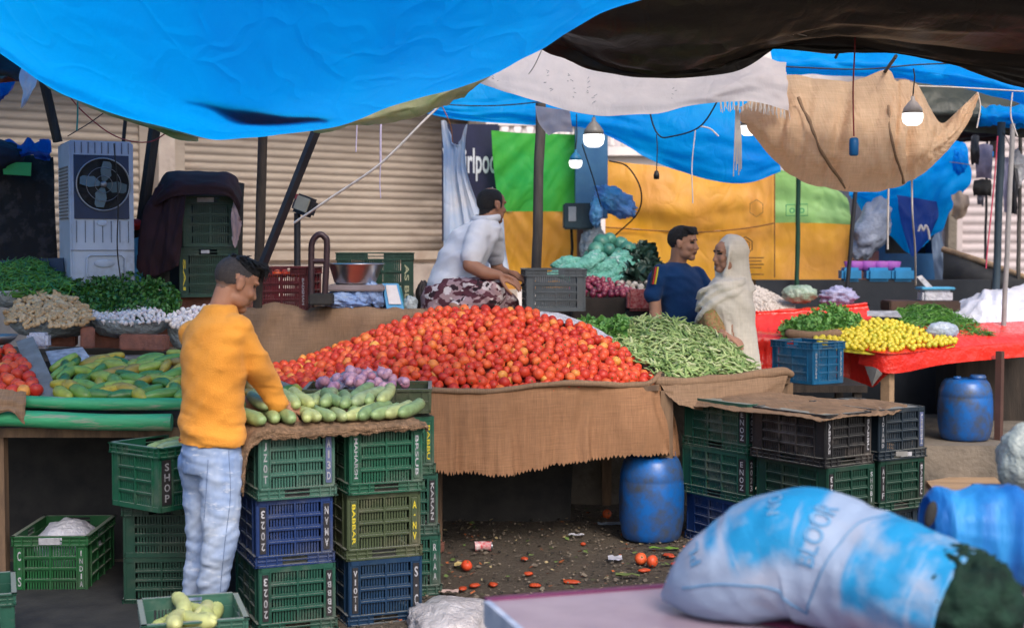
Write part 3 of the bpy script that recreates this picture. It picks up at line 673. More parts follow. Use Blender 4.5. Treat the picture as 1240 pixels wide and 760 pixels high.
# sheet over the crate tops
zt=3*(HC+.002)+.006
def cz(px,py,dz=0): return tuple(PZ(px,py,zt+dz))
C2=Vector(c2); ux=Vector((cos(RC),sin(RC),0)); uy=Vector((-sin(RC),cos(RC),0))
def ct(i,j,dz=0): return C2+ux*i+uy*j+Vector((0,0,zt+dz))
rows=[[ct(-.05,1.10,-.03),ct(.12,1.13,.012),ct(.35,1.12,.02),ct(.55,1.0,.01),ct(.62,.95,-.02)],
      [ct(-.055,.80,-.025),ct(.12,.82,.004),ct(.35,.82,.006),ct(.56,.74,.004),ct(.66,.68,-.01)],
      [ct(-.06,.45,-.02),ct(.12,.45,.004),ct(.35,.45,.005),ct(.56,.42,.004),ct(.74,.40,.004)],
      [ct(-.06,.12,-.015),ct(.12,.12,.004),ct(.35,.12,.005),ct(.55,.14,.004),ct(.72,.12,.003)],
      [ct(-.05,-.03,-.02),ct(.10,-.05,-.006),ct(.30,-.05,-.012),ct(.44,-.04,-.010),ct(.58,.02,-.012)]]
sheet('burlap_sheet',rows,BURLAP_D,'brown burlap sheet spread over the tops of the crate stacks','burlap cloth',60,60,lambda u,v:.006+.024*abs(noise.noise(Vector((u*6,v*4,2))))+.010*abs(noise.noise(Vector((u*15+v*5,v*12,2)))),px=False,thick=.004)
# --- burlap on the cucumber stand
zt2=3*(HA+.002)+.004
A=Vector(a); ax=Vector((cos(RA),sin(RA),0)); ay=Vector((-sin(RA),cos(RA),0))
def at_(i,j,dz=0): return A+ax*i+ay*j+Vector((0,0,zt2+dz))
rows=[[at_(-.09,.60,-.16),at_(-.03,.60,.0),at_(.2,.60,.012),at_(.5,.60,.012),at_(.74,.60,.0),at_(.80,.60,-.05)],
      [at_(-.09,.30,-.18),at_(-.03,.30,.006),at_(.2,.30,.016),at_(.5,.30,.016),at_(.74,.30,.006),at_(.79,.30,-.03)],
      [at_(-.09,.06,-.24),at_(-.03,.05,.01),at_(.2,.04,.022),at_(.5,.04,.026),at_(.72,.04,.012),at_(.76,.05,-.01)],
      [at_(-.075,-.03,-.24),at_(-.02,-.035,-.01),at_(.2,-.04,.0),at_(.5,-.045,.004),at_(.72,-.04,.002),at_(.755,-.03,-.02)],
      [at_(-.065,-.035,-.26),at_(-.02,-.045,-.05),at_(.2,-.045,-.028),at_(.5,-.05,-.022),at_(.72,-.045,-.014),at_(.75,-.035,-.03)]]
def ragged(G):
    for i,p in enumerate(G[-1]): G[-1][i]=p+Vector((0,0,rng.uniform(-.012,.006)))
    return G
sheet('burlap_sheet',rows,BURLAP_F,'fluffy ragged burlap folded over the crates below the cucumbers','burlap cloth',90,50,lambda u,v:.010*noise.noise(Vector((u*11,v*6,2)))+.006*noise.noise(Vector((u*30,v*25,2))),px=False,thick=.006,edge=ragged)
# --- cucumber stall: table, green poles, back boards
cs=thing('cucumber_table','wooden table of the cucumber stall with a dark hollow under it','table',(-2.2,7.2,0))
xl=P(-140,500,6.8).x; xr=P(262,500,6.8).x
q=MB(); q.add([Vector((xl,6.72,.84)),Vector((xr,6.72,.84)),Vector((xr,7.75,1.03)),Vector((xl,7.75,1.03)),Vector((xl,6.72,.80)),Vector((xr,6.72,.80)),Vector((xr,7.75,.99)),Vector((xl,7.75,.99))],[(0,1,2,3),(7,6,5,4),(0,4,5,1),(1,5,6,2),(2,6,7,3),(3,7,4,0)]); q.build('tabletop',WOOD_D,cs)
q=MB().box(xl,xr-.05,6.69,6.72,.755,.80); q.build('front_rail',WOODP,cs)
for xx,yy,zz in ((P(1,520,6.75).x,6.73,.755),(xr-.06,6.8,.80),(xr-.06,7.6,.95),(xl+.1,7.6,.95)):
    q=MB().box(xx-.035,xx+.03,yy-.03,yy+.03,0,zz); q.build('leg',WOODP,cs)
q=MB().box(xl-.4,P(286,500,7.8).x,7.78,8.7,0,1.045); o=q.build('masonry_ledge',CONCRETE); tag(o,'grimy brown masonry ledge behind the cucumber stall','ledge')
q=MB(); p=[P(28,486,6.66),P(120,489,6.66),P(222,489,6.68)]
sp=spline(p,24); q.tube(sp,[.030+.002*noise.noise(v*4) for v in sp],14); o=q.build('green_pole',GREENPAINT); tag(o,'smooth round green pole along the front of the cucumbers','pole')
sp=spline([P(-30,504,6.62),P(60,508,6.60),P(130,511,6.60),P(208,511,6.62)],40)
q=MB().tube(sp,[.044+.004*noise.noise(v*5) for v in sp],14,flat=.9); o=q.build('green_pole',GREENPAINT); tag(o,'thick chipped green pole under the smooth green pole','pole')
q=MB(); rows=[[(-12,470,6.60),(15,472,6.60),(32,474,6.62)],[(-12,486,6.55),(14,488,6.55),(31,492,6.58)],[(-12,505,6.54),(12,498,6.54),(30,514,6.56)]]
sheet('torn_rag',rows,BURLAP_D,'torn grey brown rag draped over the end of the green poles','rag',14,12,wrinkle(.02,4,4,7))
# grey board between tomatoes and cucumbers, white sheet, small white packet
def slab(name,quad,th,mat,label,cat,parent=None):
    q=MB(); v=[P(*c) if len(c)==3 and not isinstance(c,Vector) else c for c in quad]
    n=(v[1]-v[0]).cross(v[3]-v[0]).normalized()*th
    q.add(v+[p+n for p in v],[(3,2,1,0),(4,5,6,7),(0,1,5,4),(1,2,6,5),(2,3,7,6),(3,0,4,7)])
    o=q.build(name,mat,parent)
    if parent is None: tag(o,label,cat)
    return o
slab('grey_board',[(19,413,7.5),(40,407,7.52),(74,482,6.74),(46,484,6.72)],.012,CARDBOARD,'leaning grey board between the tomatoes and the small cucumbers','board')
slab('white_board',[(55,425,7.55),(100,420,7.6),(114,440,7.45),(66,452,7.3)],.010,WHITE_P,'white sheet of foam lying behind the small cucumbers','foam sheet')
q=MB().cbox(tuple(P(47,412,7.62)),(.115,.08,.085),0,None,.015); o=q.build('paper_packet',WHITEBAG); tag(o,'small crumpled white packet behind the grey board','packet')
# bricks under the bags
for (px,py,Y,d,rz,lab) in ((106,408,7.78,(.075,.11,.115),.3,'broken red brick standing on end beside the ginger bag'),(175,414,7.80,(.25,.11,.085),-.04,'red brick lying flat under the bag of garlic'),(75,408,7.95,(.16,.1,.10),.1,'dark red brick in the shade under the ginger bag'),(135,410,8.0,(.2,.1,.10),0,'dusty brick in the gap between the ginger and garlic bags')):
    b=P(px,py,Y); q=MB().cbox((0,0,0),d,0,Matrix.Translation(b)@Matrix.Rotation(rz,4,'Z')@Matrix.Rotation(.03,4,'Y'),.008)
    tag(q.build('brick',BRICK),lab,'brick',group='bricks propping the bags')
q=MB().box(P(92,430,7.7).x,P(262,430,7.7).x,7.66,7.77,1.047,1.065); tag(q.build('metal_ledge_strip',STEEL),'thin grey metal strip along the ledge under the bricks','strip')
# --- back wall with roller shutters
def wallpt(t,z): return Vector((-4.9+t*4.5,11.9+t*3.5,z))
wd=(wallpt(1,0)-wallpt(0,0)).normalized(); wn=Vector((wd.y,-wd.x,0))
WLEN=(wallpt(1,0)-wallpt(0,0)).length
def shutter(name,t0,t1,z0,z1,label,mt=None):
    s=thing(name,label,'shutter',wallpt((t0+t1)/2,z0))
    rows=[]; z=z0; pitch=.075
    mb=MB(); R=[]
    nseg=6
    while z<z1:
        for k in range(nseg):
            f=k/nseg; d=.022*(1-abs(2*f-1)**2.2)
            R.append([wallpt(t,z+f*pitch)+wn*(d+.03+.003*noise.noise(Vector((t*20,z*3,0)))) for t in (t0,t0*.67+t1*.33,t0*.33+t1*.67,t1)])
        z+=pitch
    mb.grid(R); mb.build('slat_curtain',mt or SHUTTER,s)
    for t,dt in ((t0,-.006),(t1,.006)):
        q=MB(); M=Matrix.Translation(wallpt(t,0))@Matrix.Rotation(atan2(wd.y,wd.x),4,'Z')
        q.box(-.05,.05,-.075,.0,z0,z1,0,M); q.build('guide_rail',SHUTTER,s)
    q=MB(); M=Matrix.Translation(wallpt(t0,0))@Matrix.Rotation(atan2(wd.y,wd.x),4,'Z')
    q.box(.06,(t1-t0)*WLEN-.06,-.07,-.001,z0-.09,z0,0,M); q.build('bottom_rail',SHUTTER,s)
    return s
shop=thing('shop_building','weathered cream shop front on a plinth behind the market','building',wallpt(.5,0))
M=Matrix.Translation(wallpt(0,0))@Matrix.Rotation(atan2(wd.y,wd.x),4,'Z')
q=MB().box(-2.5,WLEN+.15,0.0,3.0,0,4.6,0,M); q.build('wall',PLASTER,shop)
q=MB().box(-2.5,WLEN+.15,-.55,-.002,0,1.48,0,M); q.build('plinth',PLASTER,shop)
q=MB().box(-2.5,WLEN+.3,-.9,-.003,4.15,4.3,0,M); q.build('canopy_slab',PLASTER,shop)
shutter('roller_shutter',-.30,.335,1.62,4.1,'cream roller shutter behind the white air cooler')
shutter('roller_shutter',.395,.985,1.62,4.1,'cream roller shutter with soot stains between the wooden post and the navy signboard',SHUTTER_S)
q=MB().box(-2.5,WLEN+.1,-.75,-.004,3.42,3.47,0,M); q.build('unseen_shade_awning',STEEL_D,shop)  # awning out of view, added to shade the top of the shutters
q=MB().box(.352*WLEN,.380*WLEN,-.16,-.004,1.48,4.15,0,M); q.build('pillar',PLASTER,shop)
# far cream building closing the lane
fb=thing('far_building','pale whitewashed building with balusters and white shutters beyond the market','building',(4,19.5,0))
q=MB().box(-1.4,14,19.5,24,0,3.02); q.build('lower_wall',WHITEWALL,fb)
q=MB().box(-1.4,14,19.9,24,3.02,6.5); q.build('upper_wall',WHITEWALL,fb)
q=MB().box(-1.4,14,19.30,19.48,3.30,3.42); q.build('balcony_rail',WHITEWALL,fb)
for i in range(26):
    x=-1.2+i*.17
    if x>3.6: break
    q=MB().lathe([(.04,0),(.05,.03),(.028,.08),(.055,.17),(.028,.25),(.045,.28)],10,(x,19.39,3.02)); q.build('baluster',WHITEWALL,fb)
q=MB().box(-1.4,14,19.34,19.498,2.90,3.018); q.build('cornice',WHITEWALL,fb)
rb=thing('white_shutter_building','pinkish white shop with a white roller shutter beside the lane','building',(7,17,0))
q=MB().box(P(1128,300,17).x,12,17.2,22,0,5.5); q.build('wall',PINKWALL,rb)
x0=P(1168,300,17).x; R=[]; z=.6
while z<3.0:
    for k in range(5):
        f=k/5; R.append([Vector((x,17.12-.03*(1-abs(2*f-1)**2),z+f*.11)) for x in (x0,x0+1.5,x0+3.2)])
    z+=.11
MB().grid(R).build('shutter',PINKWALL,rb)
q=MB().box(x0-.14,x0-.02,17.02,17.198,.0,3.2); q.build('door_post',PINKWALL,rb)
q=MB().box(P(1152,300,17).x-.05,P(1152,300,17).x+.05,16.95,17.1,.0,3.6); q.build('drain_pipe',CONCRETE,rb)
# ================================================================ TARPAULINS AND HANGING CLOTH
W2=wrinkle
# big blue tarp over the cucumber stall: lower hem sags, upper part rises towards the lane
hem_=[(-260,-60,6.0),(-120,6,6.1),(0,62,6.15),(60,92,6.2),(120,122,6.2),(190,153,6.2),(255,171,6.2),(320,170,6.2),(400,152,6.2),(480,128,6.2),(560,105,6.2),(640,70,6.15),(710,32,6.1),(770,8,6.05),(860,-30,6.0)]
H=[P(*c) for c in hem_]
def lift(p,dy,dz): return Vector((p.x*(1-.04*dy),p.y-dy,p.z+dz))
def bulge(i): 
    t=i/(len(H)-1); return sin(pi*t)
def ext(i): return max(.12,min(1,(330-hem_[i][0])/230))
rows=[[lift(p,1.75,.62+.10*bulge(i)) for i,p in enumerate(H)],[lift(p,1.2,.40-.02*bulge(i)) for i,p in enumerate(H)],[lift(p,.6,.17-.07*bulge(i)) for i,p in enumerate(H)],[lift(p,.2,.05-.03*bulge(i)) for i,p in enumerate(H)],H,[Vector((p.x,p.y+.4*ext(i),p.z+.22*ext(i)+.02)) for i,p in enumerate(H)],[Vector((p.x,p.y+.95*ext(i),p.z+.62*ext(i)+.04)) for i,p in enumerate(H)],[Vector((p.x*1.04,p.y+1.7*ext(i),p.z+1.15*ext(i)+.06)) for i,p in enumerate(H)]]
def f_(u,v): return .030*noise.noise(Vector((u*9+v*2.0,v*1.2,3)))+.034*noise.noise(Vector((u*4.5-v*1.0,v*1.5,9)))+.008*noise.noise(Vector((u*26+v*4,v*3,5)))
BT=sheet('blue_tarpaulin',rows,T_BLUE,'large bright blue tarpaulin sagging over the cucumber stall','tarpaulin',110,50,f_,px=False)
sheet('unseen_shade_sheet',[[(-5.2,6.75,3.15),(-3.2,6.75,2.95),(-1.15,6.75,2.85)],[(-5.2,8.4,3.5),(-3.2,8.4,3.35),(-1.15,8.4,3.25)],[(-5.4,10.6,3.95),(-3.2,10.6,3.8),(-1.0,10.6,3.7)]],T_BLUE2,'added unseen blue sheet shading the cooler and the bag shelf','tarpaulin',30,20,wrinkle(.05,4,4,19),px=False)  # added above the view to shade the back stalls and tint them blue
# strip added on the blue tarp as its dark fold (its shade shows through)
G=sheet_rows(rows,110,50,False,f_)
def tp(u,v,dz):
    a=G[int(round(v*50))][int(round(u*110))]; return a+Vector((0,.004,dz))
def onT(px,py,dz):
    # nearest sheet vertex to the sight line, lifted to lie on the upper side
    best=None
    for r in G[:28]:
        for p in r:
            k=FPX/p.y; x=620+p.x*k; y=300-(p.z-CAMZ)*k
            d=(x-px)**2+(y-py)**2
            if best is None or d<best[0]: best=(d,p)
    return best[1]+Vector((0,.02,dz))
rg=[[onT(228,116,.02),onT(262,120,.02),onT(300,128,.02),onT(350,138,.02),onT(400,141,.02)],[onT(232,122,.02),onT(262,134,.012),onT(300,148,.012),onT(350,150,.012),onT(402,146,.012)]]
sheet('fold_shade_strip',rg,simple('dark_fold_blue',(.010,.06,.20),(.005,.035,.12),rough=.9),'long dark strip added as the dark fold of the big blue tarpaulin','rag',24,6,px=False,thick=.01)
# black tarp
rows=[[(600,-440,6.15),(760,-440,6.2),(900,-440,6.2),(1050,-440,6.2),(1200,-440,6.2),(1420,-440,6.2)],
      [(610,-170,6.6),(760,-160,6.7),(900,-160,6.7),(1050,-160,6.7),(1200,-160,6.7),(1420,-160,6.6)],
      [(630,0,7.3),(760,20,7.4),(880,20,7.5),(1010,12,7.5),(1180,20,7.4),(1420,40,7.3)],
      [(646,42,7.9),(740,78,8.0),(830,84,8.0),(925,52,8.0),(1060,50,8.0),(1420,90,7.9)],
      [(655,53,8.05),(725,88,8.1),(815,97,8.1),(905,82,8.1),(936,56,8.1),(958,45,8.1),(990,56,8.1),(1040,64,8.1),(1130,70,8.1),(1180,86,8.1),(1245,108,8.0),(1420,150,7.9)]]
# resample all rows to the same count
def resamp(rows,n=13): return [[tuple(v) for v in spline(r,n-1)] for r in rows]
rows=resamp(rows,13)
sheet('black_tarpaulin',rows,T_BLACK,'long sagging black tarpaulin streaked with brown above the middle stalls','tarpaulin',120,40,lambda u,v:.05*noise.noise(Vector((u*5,v*10,3)))+.030*noise.noise(Vector((u*8+v*3,v*26,6)))+.012*noise.noise(Vector((u*24,v*40,9))))
# white sacking
rows=[[(556,84,8.7),(600,62,8.7),(655,52,8.7),(725,70,8.7),(800,86,8.7),(870,84,8.7),(915,70,8.7),(952,76,8.7)],
      [(556,88,8.6),(600,86,8.55),(655,88,8.5),(725,104,8.5),(800,110,8.5),(870,106,8.5),(915,96,8.55),(953,100,8.6)],
      [(558,91,8.6),(600,107,8.5),(650,124,8.4),(725,139,8.4),(790,137,8.4),(850,126,8.45),(905,123,8.5),(955,134,8.55)]]
ws=thing('white_sacking','patched white sackcloth sheet with frayed end hung below the black tarpaulin','sackcloth',tuple(P(740,139,8.5)))
G2=sheet_rows(rows,70,20,True,wrinkle(.03,6,3,21)); MB().grid(G2).build('sheet',WHITE_CLOTH,ws)
q=MB()
for i in range(60):
    t=i/59; u=54+int(16*t); p=G2[-1][min(u,70)]+Vector((rng.uniform(-.004,.004),-.004,0)); 
    q.tube([p,p+Vector((rng.uniform(-.01,.01),0,-rng.uniform(.03,.065)))],.0022,4)
q.build('fringe',ROPE_W,ws)
INKG=simple('grey_print',(.36,.36,.41),bump=0)
for (u0,v0,n_,dx) in ((.30,.45,9,.008),(.36,.42,8,.008),(.40,.40,10,.008),(.13,.5,6,.006),(.60,.45,5,.006)):
    q=MB()
    for k in range(n_):
        if rng.random()<.25: continue
        uu=u0+k*.003*rng.uniform(.8,1.2); vv=min(.95,v0+k*.05); p=G2[int(vv*20)][int(uu*70)]+Vector((rng.uniform(-.01,.01),-.006,rng.uniform(-.01,.01)))
        q.tube([p,p+Vector((rng.uniform(.008,.02),0,rng.uniform(-.012,.012)))],.0018,4)
    q.build('lettering',INKG,ws)
sheet('sack_strip',[[(648,128,8.9),(668,131,8.9),(690,134,8.9)],[(652,148,8.9),(668,148,8.9),(692,150,8.9)],[(664,164,8.9),(675,160,8.9),(694,160,8.9)]],PALE_CLOTH,'small scrap of pale sacking hanging beside the top of the middle pole','sackcloth',12,10,wrinkle(.02,3,3,5))
# hanging burlap hammock
rows=[[(896,130,9.0),(925,112,9.0),(950,90,9.0),(990,95,9.0),(1035,97,9.0),(1074,84,9.0),(1084,97,9.02),(1098,96,9.02),(1112,104,9.02),(1126,130,9.0),(1141,149,9.0),(1162,132,9.0),(1184,111,9.0)],
      [(898,136,8.9),(925,140,8.75),(950,140,8.65),(990,142,8.6),(1035,142,8.58),(1070,140,8.6),(1088,138,8.62),(1104,140,8.65),(1120,146,8.7),(1132,156,8.75),(1145,162,8.8),(1164,144,8.9),(1184,113,8.98)],
      [(902,148,8.9),(925,168,8.72),(950,186,8.6),(990,192,8.52),(1035,194,8.5),(1066,192,8.5),(1086,190,8.52),(1104,188,8.56),(1120,184,8.62),(1134,178,8.7),(1148,170,8.8),(1166,150,8.9),(1184,115,8.98)],
      [(908,158,8.95),(930,186,8.85),(955,211,8.75),(990,226,8.7),(1030,232,8.68),(1060,232,8.68),(1085,227,8.7),(1104,219,8.72),(1121,208,8.76),(1136,194,8.8),(1152,177,8.85),(1168,154,8.92),(1185,117,8.98)]]
def fb_(u,v):
    k=sin(pi*v)*.9+.15
    s=0
    for c,w,d in ((.16,.016,.05),(.30,.014,.07),(.60,.018,.06),(.50,.012,.03),(.22,.01,.03)):
        s+=d*math.exp(-((u+.05*v-c-.02)/w)**2)
    return k*s*1.1+sin(pi*v)*(.045*noise.noise(Vector((u*15+v*2,v*3,2)))+.03*noise.noise(Vector((u*5,v*3,7)))-.030*abs(noise.noise(Vector((u*30,v*7,4)))))+.006*noise.noise(Vector((u*20,v*3,2)))
bcn=thing('burlap_canopy','tan burlap sheet slung like a hammock between ropes','burlap cloth',tuple(P(1040,232,8.7)))
sheet('sheet',rows,BURLAP_H,None,None,150,50,fb_,parent=bcn)
q=MB()
for (x0,y0,x1,y1) in ((968,118,1022,228),(1076,128,1095,222)):
    q=MB(); sp_=spline([P(x0,y0,8.62),P((x0+x1)/2-4,(y0+y1)/2,8.485),P(x1,y1,8.63)],40); q.tube([p+Vector((.012*noise.noise(p*9),0,0)) for p in sp_],[.009+.006*noise.noise(p*16) for p in sp_],7); q.build('seam',BURLAP_D,bcn)  # darker tubes drawn in for the shaded creases of the hung burlap
# blue tarp behind
rows=[[(470,108,11.2),(560,100,11.2),(660,95,11.2),(760,92,11.2),(860,92,11.2),(950,96,11.2)],
      [(472,118,11.1),(560,122,11.1),(660,122,11.1),(760,132,11.0),(860,150,10.9),(948,150,11.0)],
      [(476,124,11.1),(560,138,11.1),(660,142,11.1),(760,160,11.0),(860,188,10.9),(946,185,11.0)],
      [(480,128,11.1),(560,146,11.1),(655,152,11.1),(735,158,11.1),(760,178,11.0),(800,199,11.0),(850,216,10.95),(900,222,10.95),(945,208,11.0)]]
sheet('blue_tarpaulin',resamp(rows,10),T_BLUE2,'blue tarpaulin draped low in front of the orange curtain','tarpaulin',80,30,wrinkle(.05,5,4,31))
rows=[[(930,48,11.5),(1020,50,11.5),(1110,60,11.5),(1190,80,11.5),(1300,100,11.5)],[(935,72,11.3),(1020,76,11.3),(1110,84,11.3),(1190,96,11.3),(1300,120,11.3)],[(938,92,11.4),(1020,92,11.4),(1110,100,11.4),(1190,112,11.4),(1300,150,11.4)]]
sheet('blue_tarpaulin',rows,T_BLUE2,'strip of blue tarpaulin seen above the hammock of burlap','tarpaulin',50,16,wrinkle(.05,6,4,41))
rows=[[(1105,98,12.2),(1150,98,12.2),(1200,108,12.2),(1300,125,12.2)],[(1105,130,12.0),(1150,132,12.0),(1195,136,12.0),(1300,150,12.0)],[(1105,158,12.1),(1150,158,12.1),(1180,160,12.1),(1300,176,12.1)]]
sheet('olive_tarpaulin',rows,T_OLIVE_D,'dark olive tarpaulin sagging behind the tip of the burlap hammock','tarpaulin',30,14,wrinkle(.05,3,6,43))
rows=[[(1150,152,12.3),(1180,154,12.3),(1212,158,12.3)],[(1150,164,12.2),(1180,166,12.2),(1212,168,12.2)],[(1152,170,12.3),(1180,171,12.3),(1214,170,12.3)]]
sheet('maroon_awning',rows,MAROON,'strip of maroon awning below the dark olive tarpaulin','awning',14,8,wrinkle(.03,3,6,44))
rows=[[(1188,128,12.0),(1210,128,12.0),(1245,130,12.0)],[(1188,140,11.9),(1210,142,11.9),(1245,144,11.9)],[(1182,150,12.0),(1210,154,12.0),(1245,154,12.0)]]
sheet('blue_sheet',rows,T_BLUE2,'small blue plastic sheet bunched above the hanging clothes','plastic sheet',16,10,wrinkle(.06,4,6,45))
# olive strips under the big blue tarp
rows=[[(30,78,7.6),(70,92,7.6),(120,118,7.6),(180,146,7.6),(240,160,7.6)],[(46,88,7.5),(80,106,7.5),(128,130,7.5),(184,152,7.5),(240,166,7.5)],[(44,96,7.55),(84,120,7.55),(130,138,7.55),(186,158,7.55),(240,172,7.55)]]
sheet('olive_tarpaulin',rows,T_OLIVE,'green olive edge of a tarpaulin under the blue one above the air cooler','tarpaulin',30,10,wrinkle(.02,5,3,51))
rows=[[(360,150,7.6),(430,132,7.6),(500,112,7.6),(560,88,7.6),(600,70,7.6)],[(370,156,7.5),(430,146,7.5),(500,130,7.5),(556,106,7.5),(600,85,7.5)],[(380,160,7.6),(430,153,7.6),(480,147,7.6),(530,132,7.6),(562,118,7.6)]]
sheet('olive_tarpaulin',rows,T_OLIVE,'tan olive edge of a tarpaulin under the blue one above the shutter','tarpaulin',40,14,wrinkle(.03,6,3,52))
# corner bits
sheet('navy_sheet',[[(-20,64,8.2),(5,64,8.2),(30,84,8.2)],[(-20,84,8.1),(5,84,8.1),(29,92,8.1)],[(-20,98,8.1),(5,92,8.1),(28,100,8.1)]],BLACKSTUFF,'dark folded cloth bundled under the end of the big blue tarpaulin','cloth',12,8,wrinkle(.03,3,3,61))
sheet('orange_cloth',[[(-20,88,8.3),(10,86,8.3),(34,88,8.3)],[(-20,94,8.2),(10,94,8.2),(33,94,8.2)],[(-20,102,8.2),(10,100,8.2),(34,96,8.2)]],simple('rust_cloth',(.42,.12,.04),(.10,.02,.03),scale=12),'rust and maroon cloth bundled under the end of the big blue tarpaulin','cloth',14,8,wrinkle(.03,3,5,62))
sheet('blue_sheet',[[(-20,100,8.6),(0,100,8.6),(20,98,8.6)],[(-20,118,8.5),(0,116,8.5),(14,106,8.5)],[(-20,136,8.5),(-4,130,8.5),(4,120,8.5)]],T_BLUE3,'dark navy sheet hanging in the corner before the cream shutter','plastic sheet',12,8,wrinkle(.03,3,3,63))
sheet('pennant',[[(27,78,7.2),(37,80,7.2),(46,86,7.2)],[(23,95,7.15),(35,100,7.15),(44,101,7.15)],[(28,112,7.15),(33,114,7.15),(38,112,7.15)],[(25,131,7.2),(27,130,7.2),(28,129,7.2)]],WHITE_CLOTH,'white rag hanging in a point from the edge of the big blue tarpaulin','rag',10,16,wrinkle(.02,5,2,64))
# white cloth by the signboard
rows=[[(534,146,11.6),(541,148,11.6),(546,172,11.6),(555,176,11.6),(563,154,11.6),(566,150,11.6)],
      [(536,172,11.6),(545,178,11.6),(552,180,11.6),(556,178,11.6),(561,172,11.6),(564,170,11.6)],
      [(537,205,11.5),(545,205,11.5),(551,206,11.5),(556,206,11.5),(560,206,11.5),(565,206,11.5)],
      [(537,250,11.5),(547,250,11.5),(556,250,11.5),(564,250,11.5),(571,250,11.5),(579,248,11.5)],
      [(537,310,11.5),(550,310,11.5),(562,310,11.5),(574,310,11.5),(590,310,11.5),(604,306,11.5)],
      [(537,335,11.5),(552,335,11.5),(565,335,11.5),(580,335,11.5),(594,335,11.5),(610,333,11.5)]]
sheet('white_sheet',rows,PALE_CLOTH,'white cloth tied up by two corners in front of the navy signboard','cloth',40,50,lambda u,v:.035*noise.noise(Vector((u*7,v*2,2)))+.02*noise.noise(Vector((u*15,v*3,4))))
sheet('white_sheet',[[(596,226,11.45),(602,240,11.45),(607,256,11.45)],[(592,262,11.4),(600,266,11.4),(610,270,11.4)],[(592,300,11.4),(602,300,11.4),(612,300,11.4)],[(592,336,11.4),(606,336,11.4),(618,335,11.4)]],PALE_CLOTH,'narrow white cloth hanging between the seated man and the orange curtain','cloth',12,20,wrinkle(.03,3,3,65))
# navy signboard with white lettering
sg=thing('signboard','navy shop signboard reading Whirlpool half hidden by the white cloth','signboard',tuple(P(560,290,12.4)))
q=MB().cbox(tuple(P(570,222,12.4)),(.50,.06,1.02),0,None,.01); sgb=q.build('board',simple('navy_sign_paint',(.018,.018,.055),(.012,.012,.035),rough=.5,bump=0),sg)
q=MB(); c=P(571,209,12.36); put_text(q,'Whirlpool',frame(c,(1,0,0),(0,0,1))@Matrix.Diagonal((.118,.30,1,1)),0)
q.build('lettering',simple('sign_white',(.62,.62,.66),bump=0),sgb)
# green/orange curtain by the pole, orange curtain behind the couple
cu=thing('tarpaulin_curtain','green tarpaulin curtain with orange lower half behind the middle pole','curtain',tuple(P(650,340,12.2)))
sheet('green_panel',[[(595,158,12.2),(630,161,12.2),(665,162,12.2),(702,163,12.2)],[(598,205,12.2),(630,205,12.2),(665,206,12.2),(703,206,12.2)],[(605,256,12.2),(635,256,12.2),(668,256,12.2),(704,256,12.2)]],T_GREEN,None,None,50,24,lambda u,v:.04*noise.noise(Vector((u*5+v*5,v*2,1)))+.015*noise.noise(Vector((u*16+v*9,v*3,1))),parent=cu)
sheet('orange_panel',[[(605,256,12.195),(635,256,12.195),(668,256,12.195),(704,256,12.195)],[(606,300,12.2),(635,300,12.2),(668,300,12.2),(704,300,12.2)],[(606,350,12.2),(640,350,12.2),(668,350,12.2),(704,350,12.2)]],T_ORANGE,None,None,50,24,lambda u,v:.04*noise.noise(Vector((u*6-v*4,v*2,5)))+.015*noise.noise(Vector((u*16+v*5,v*3,1))),parent=cu)
cu=thing('tarpaulin_curtain','long orange tarpaulin curtain with a pale green upper corner behind the couple','curtain',tuple(P(880,345,13.0)))
sheet('orange_panel',[[(733,194,13),(790,200,13),(850,208,13),(905,206,13),(938,204,13)],[(733,235,13),(790,243,12.9),(850,250,12.9),(905,246,13),(938,240,13)],[(733,275,13),(790,279,13),(850,281,13),(905,276,13),(938,270,13)]],T_ORANGE,None,None,60,24,lambda u,v:.05*noise.noise(Vector((u*4,v*3,5)))+.014*noise.noise(Vector((u*20,v*4,1))),parent=cu)
sheet('lower_orange_panel',[[(733,275,12.99),(790,279,12.99),(850,281,12.99),(905,276,12.99),(938,270,12.99),(990,270,12.99),(1032,272,12.99)],[(733,320,13),(790,320,13),(850,320,13),(905,320,13),(938,320,13),(990,320,13),(1032,318,13)],[(733,400,13),(790,400,13),(850,400,13),(905,400,13),(938,400,13),(990,400,13),(1030,400,13)]],T_ORANGE,None,None,70,24,lambda u,v:.04*noise.noise(Vector((u*5,v*3,9)))+.014*noise.noise(Vector((u*26,v*6,1))),parent=cu)
sheet('green_panel',[[(938,204,13),(980,215,13),(1010,228,13),(1026,240,13)],[(938,240,13),(980,243,13),(1008,250,13),(1030,258,13)],[(938,270,13),(980,270,13),(1008,271,13),(1032,272,13)]],T_LGREEN,None,None,30,16,wrinkle(.04,3,3,71),parent=cu)
q=MB()
for pts in ([(733,275),(790,279),(850,281),(905,276),(938,270)],[(938,206),(938,240),(938,275),(938,336)]):
    q.tube([P(v.x,v.y,12.93) for v in spline([Vector((x,y,0)) for x,y in pts],20)],.006,5)
